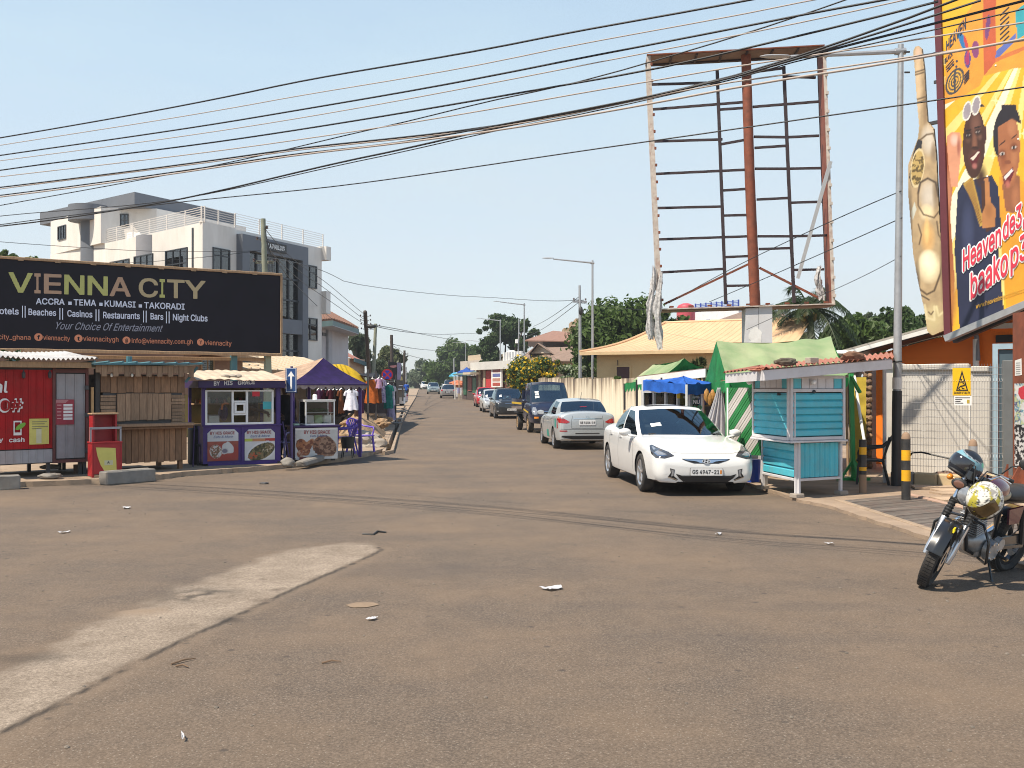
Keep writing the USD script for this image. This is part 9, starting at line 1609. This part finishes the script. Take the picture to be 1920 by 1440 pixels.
soft(1740,445,16,34, (.62,.36,.13)); soft(1738,432,6,30, (.76,.50,.2)); ln([(1722,420), (1728,440), (1724,458)], 1.5, BRN_); ln([(1757,415), (1760,440), (1768,452)], 1.5, BRN_); soft(1743,500,24,34, (.86,.76,.50), 0,1.0); soft(1740,488,18,22, (.86,.78,.55)); ln([(1716,505), (1722,540), (1738,552), (1752,545), (1764,512), (1767,490)], 2.0, (.10,.065,.035)); ln([(1718,512), (1725,552), (1742,562)], 1.6, (.07,.05,.03))
soft(1750,600,22,36, (.52,.42,.22)); ln([(1734,572), (1738,596), (1752,600), (1752,575)], 2.4, (.62,.52,.30)); ln([(1756,575), (1760,592), (1770,584)], 2.2, (.64,.54,.30)); ln([(1741,585), (1746,590), (1750,584)], 1.4, BRN_); soft(1706,420,7,90, (.14,.10,.06)); soft(1720,540,7,60, (.09,.07,.05)); soft(1768,470,7,120, (.22,.15,.08))
m = gridm(PP); keep = contains_xy(TP, UU.ravel(), ZZ.ravel()); f_ = m[1][keep[m[1]].all(1)]; ui, iv = np.unique(f_, return_inverse=True)
t('thumb_print', (m[0][ui], iv.reshape(-1,3)), PRINT, paint=C[ui]); t('thumb_board', FY.ext(TP.buffer(-.012), -.05,.008), pm('thumb_board', (.42,.30,.17), .6)); t('thumb_bracket', J(*[FY.box(-.45,.2, z - .03, z + .03,-.12,-.05) for z in (3.6,5.3,6.9)]), DARK)
t('thumb_clip', J(*[FY.box(lu(z) - .12, lu(z) + .02, z - .03, z + .03,.01,.05) for z in (7.65,8.2)]), DARK)

# ================= OVERHEAD CABLES
CAB_ = pm('cable_black', (.012,.012,.014), .5); CABL = pm('cable_pale', (.36,.30,.26), .6)
def cable(label, pts, Ys, r=.009, mat=None, cat='cable', n=30):
 """A sagging line through photo points at depths Ys."""
 p = np.array([PX(x, y, Y) for (x, y), Y in zip(pts, Ys)]); s = np.concatenate([[0], np.cumsum(np.linalg.norm(np.diff(p, axis=0), axis=1))]); q = PchipInterpolator(s, p)(np.linspace(0, s[-1], n)) if len(p) > 2 else np.array([p[0] * (1 - k) + p[1] * k - [0,0,.25 * 4 * k * (1 - k) * 0] for k in np.linspace(0,1, n)])
 for i, k in ((0,1), (-1,-2)):
  if not 0 < pts[i][0] < 1920 or pts[i][1] < 0: e = q[i] + nrm(q[i] - q[k]) * 9; q = np.vstack([e, q]) if i == 0 else np.vstack([q, e])
 return solo('overhead_cable', label, cat, tube(q, r * .8,6), mat or CAB_, True, group='overhead cables')
def dep(px): return 10.3 + (15.4 - 10.3) * (960 - px) / 960 if px < 960 else 10.3 - (px - 960) / 960 * 2.6
cb = [('topmost black overhead cable', [(-80,272), (0,258), (500,165), (1000,74), (1400,0), (1560,-28)], .0125, CAB_, 0), ('thin pale cable just below the topmost one', [(-80,284), (0,272), (500,190), (1000,100), (1500,4), (1600,-15)], .0075, CABL, 0), ('third overhead cable from the top, thick and black', [(-80,302), (0,291), (500,216), (1000,126), (1450,38), (1720,-12)], .0125, CAB_, .15), ('thin pale cable below the third one', [(-80,311), (0,301), (500,231), (1000,140), (1400,62), (1720,-6)], .0075, CABL, .1),
   ('fifth overhead cable from the top, thick and black', [(-80,330), (0,319), (500,252), (1000,169), (1210,132), (1500,66), (1760,2)], .0125, CAB_, .2), ('pale cable below the fifth one', [(-80,340), (0,331), (500,270), (1000,190), (1345,130), (1600,92), (1980,32)], .0085, CABL, -.1), ('crossing thin black cable rising to the fifth cable', [(-80,400), (0,385), (440,302), (720,237), (1000,172), (1300,92), (1640,-20)], .0085, CAB_, .4),
   ('middle black cable of the lower bunch', [(-80,360), (0,351), (500,286), (1000,224), (1345,150), (1600,70), (1830,-15)], .0125, CAB_, -.2), ('pale cable twisted along the middle black cable', [(-80,364), (0,354), (500,289), (1000,227), (1345,158), (1600,122), (1980,66)], .009, CABL, -.15), ('lower bunch cable sweeping up under the billboard top', [(-80,375), (0,366), (500,296), (780,262), (1000,222), (1345,152), (1600,76), (1840,0)], .011, CAB_, -.3),
   ('thick steep cable rising from the white building roofline', [(-80,432), (0,424), (300,380), (700,291), (1000,226), (1345,152), (1560,92), (1980,-14)], .0135, CAB_, .3), ('thin steep cable beside the thick steep one', [(-80,415), (0,405), (300,378), (700,296), (1000,231), (1345,156), (1560,98), (1980,2)], .0075, CAB_, .35), ('thick pale cable across the empty billboard', [(-80,378), (0,369), (500,299), (780,264), (1000,233), (1214,195), (1400,160), (1640,122), (1980,62)], .0125, CABL, -.4), ('lowest long black cable crossing the empty billboard', [(-80,432), (300,383), (700,340), (1215,265), (1640,204), (1980,154)], .0095, CAB_, 1.6)]
for lab, pts, r_, m_, o in cb: cable(lab, pts, [dep(x) + o for x, _ in pts], r_, m_)
P1t = P1
for k, (lab, a, b) in enumerate([('service wire from the pale pole to the left frame edge, upper', (-60,448), (488,470)), ('service wire from the pale pole to the left frame edge, lower', (-60,500), (486,470))]): cable(lab, [a, (220, (a[1] + b[1]) / 2 + 9), b], [30,32,34], .011)
cable('wire from the white building to the poles across the street', [(488,480), (640,525), (880,556), (1085,562)], [34,60,70,50], .02); cable('upper wire from the pale pole to the leaning pole', [(494,425), (590,515), (684,590)], [34,48,61], .016); cable('second wire from the pale pole to the leaning pole', [(494,440), (590,528), (684,600)], [34,48,61], .016); cable('third wire from the pale pole to the leaning pole', [(494,455), (590,545), (684,608)], [34,48,61], .016); cable('guy wire from the pale pole to the tiled house', [(496,450), (560,540), (625,600)], [34,52,72], .02)
cable('long wire from the pale concrete pole along the street to the lamp', [(705,610), (770,622), (873,642)], [66,100,155], .035); cable('sagging wire from the pale concrete pole to the crowned tree', [(705,612), (800,626), (900,624)], [66,95,124], .03); cable('wire between the thin brown pole and the far trees', [(735,645), (790,655), (860,658)], [82,120,185], .035); cable('lower wire from the thin brown pole to the far brown pole', [(735,647), (747,655), (758,664)], [82,93,105], .025); cable('wire from the far brown pole to the distance', [(758,661), (800,674), (850,680)], [105,150,180], .035)
cable('wire from the slim grey pole to the second lamp, upper', [(1086,556), (1040,590), (1000,612)], [50,65,86], .02); cable('wire from the slim grey pole to the second lamp, lower', [(1086,566), (1035,605), (990,630)], [50,66,90], .02); cable('wire from the slim grey pole to the mango tree side', [(1089,568), (1200,580), (1325,578), (1450,570)], [50,46,42,36], .014)
cable('upper slanting wire from the plinth to the tall street lamp', [(1255,568), (1440,470), (1690,358)], [27,22,17.2], .011); cable('lower slanting wire from the plinth to the tall street lamp', [(1330,566), (1480,502), (1692,408)], [27,22.5,17.2], .011); cable('third slanting wire low behind the palm to the tall street lamp', [(1400,618), (1560,545), (1690,480)], [27.2,22,17.2], .008)
# ================= HAZE
usdkit.material(stage, '/World/Looks/haze_look', {'v': ('principled_volume', {'color': (.92,.95,.985), 'density': .00040, 'anisotropy': .3})}, volume='v.volume')
solo('haze', 'thin pale midday haze filling the street', 'haze', box(-320,-55,-20,320,960,40), '/World/Looks/haze_look', kind='stuff')
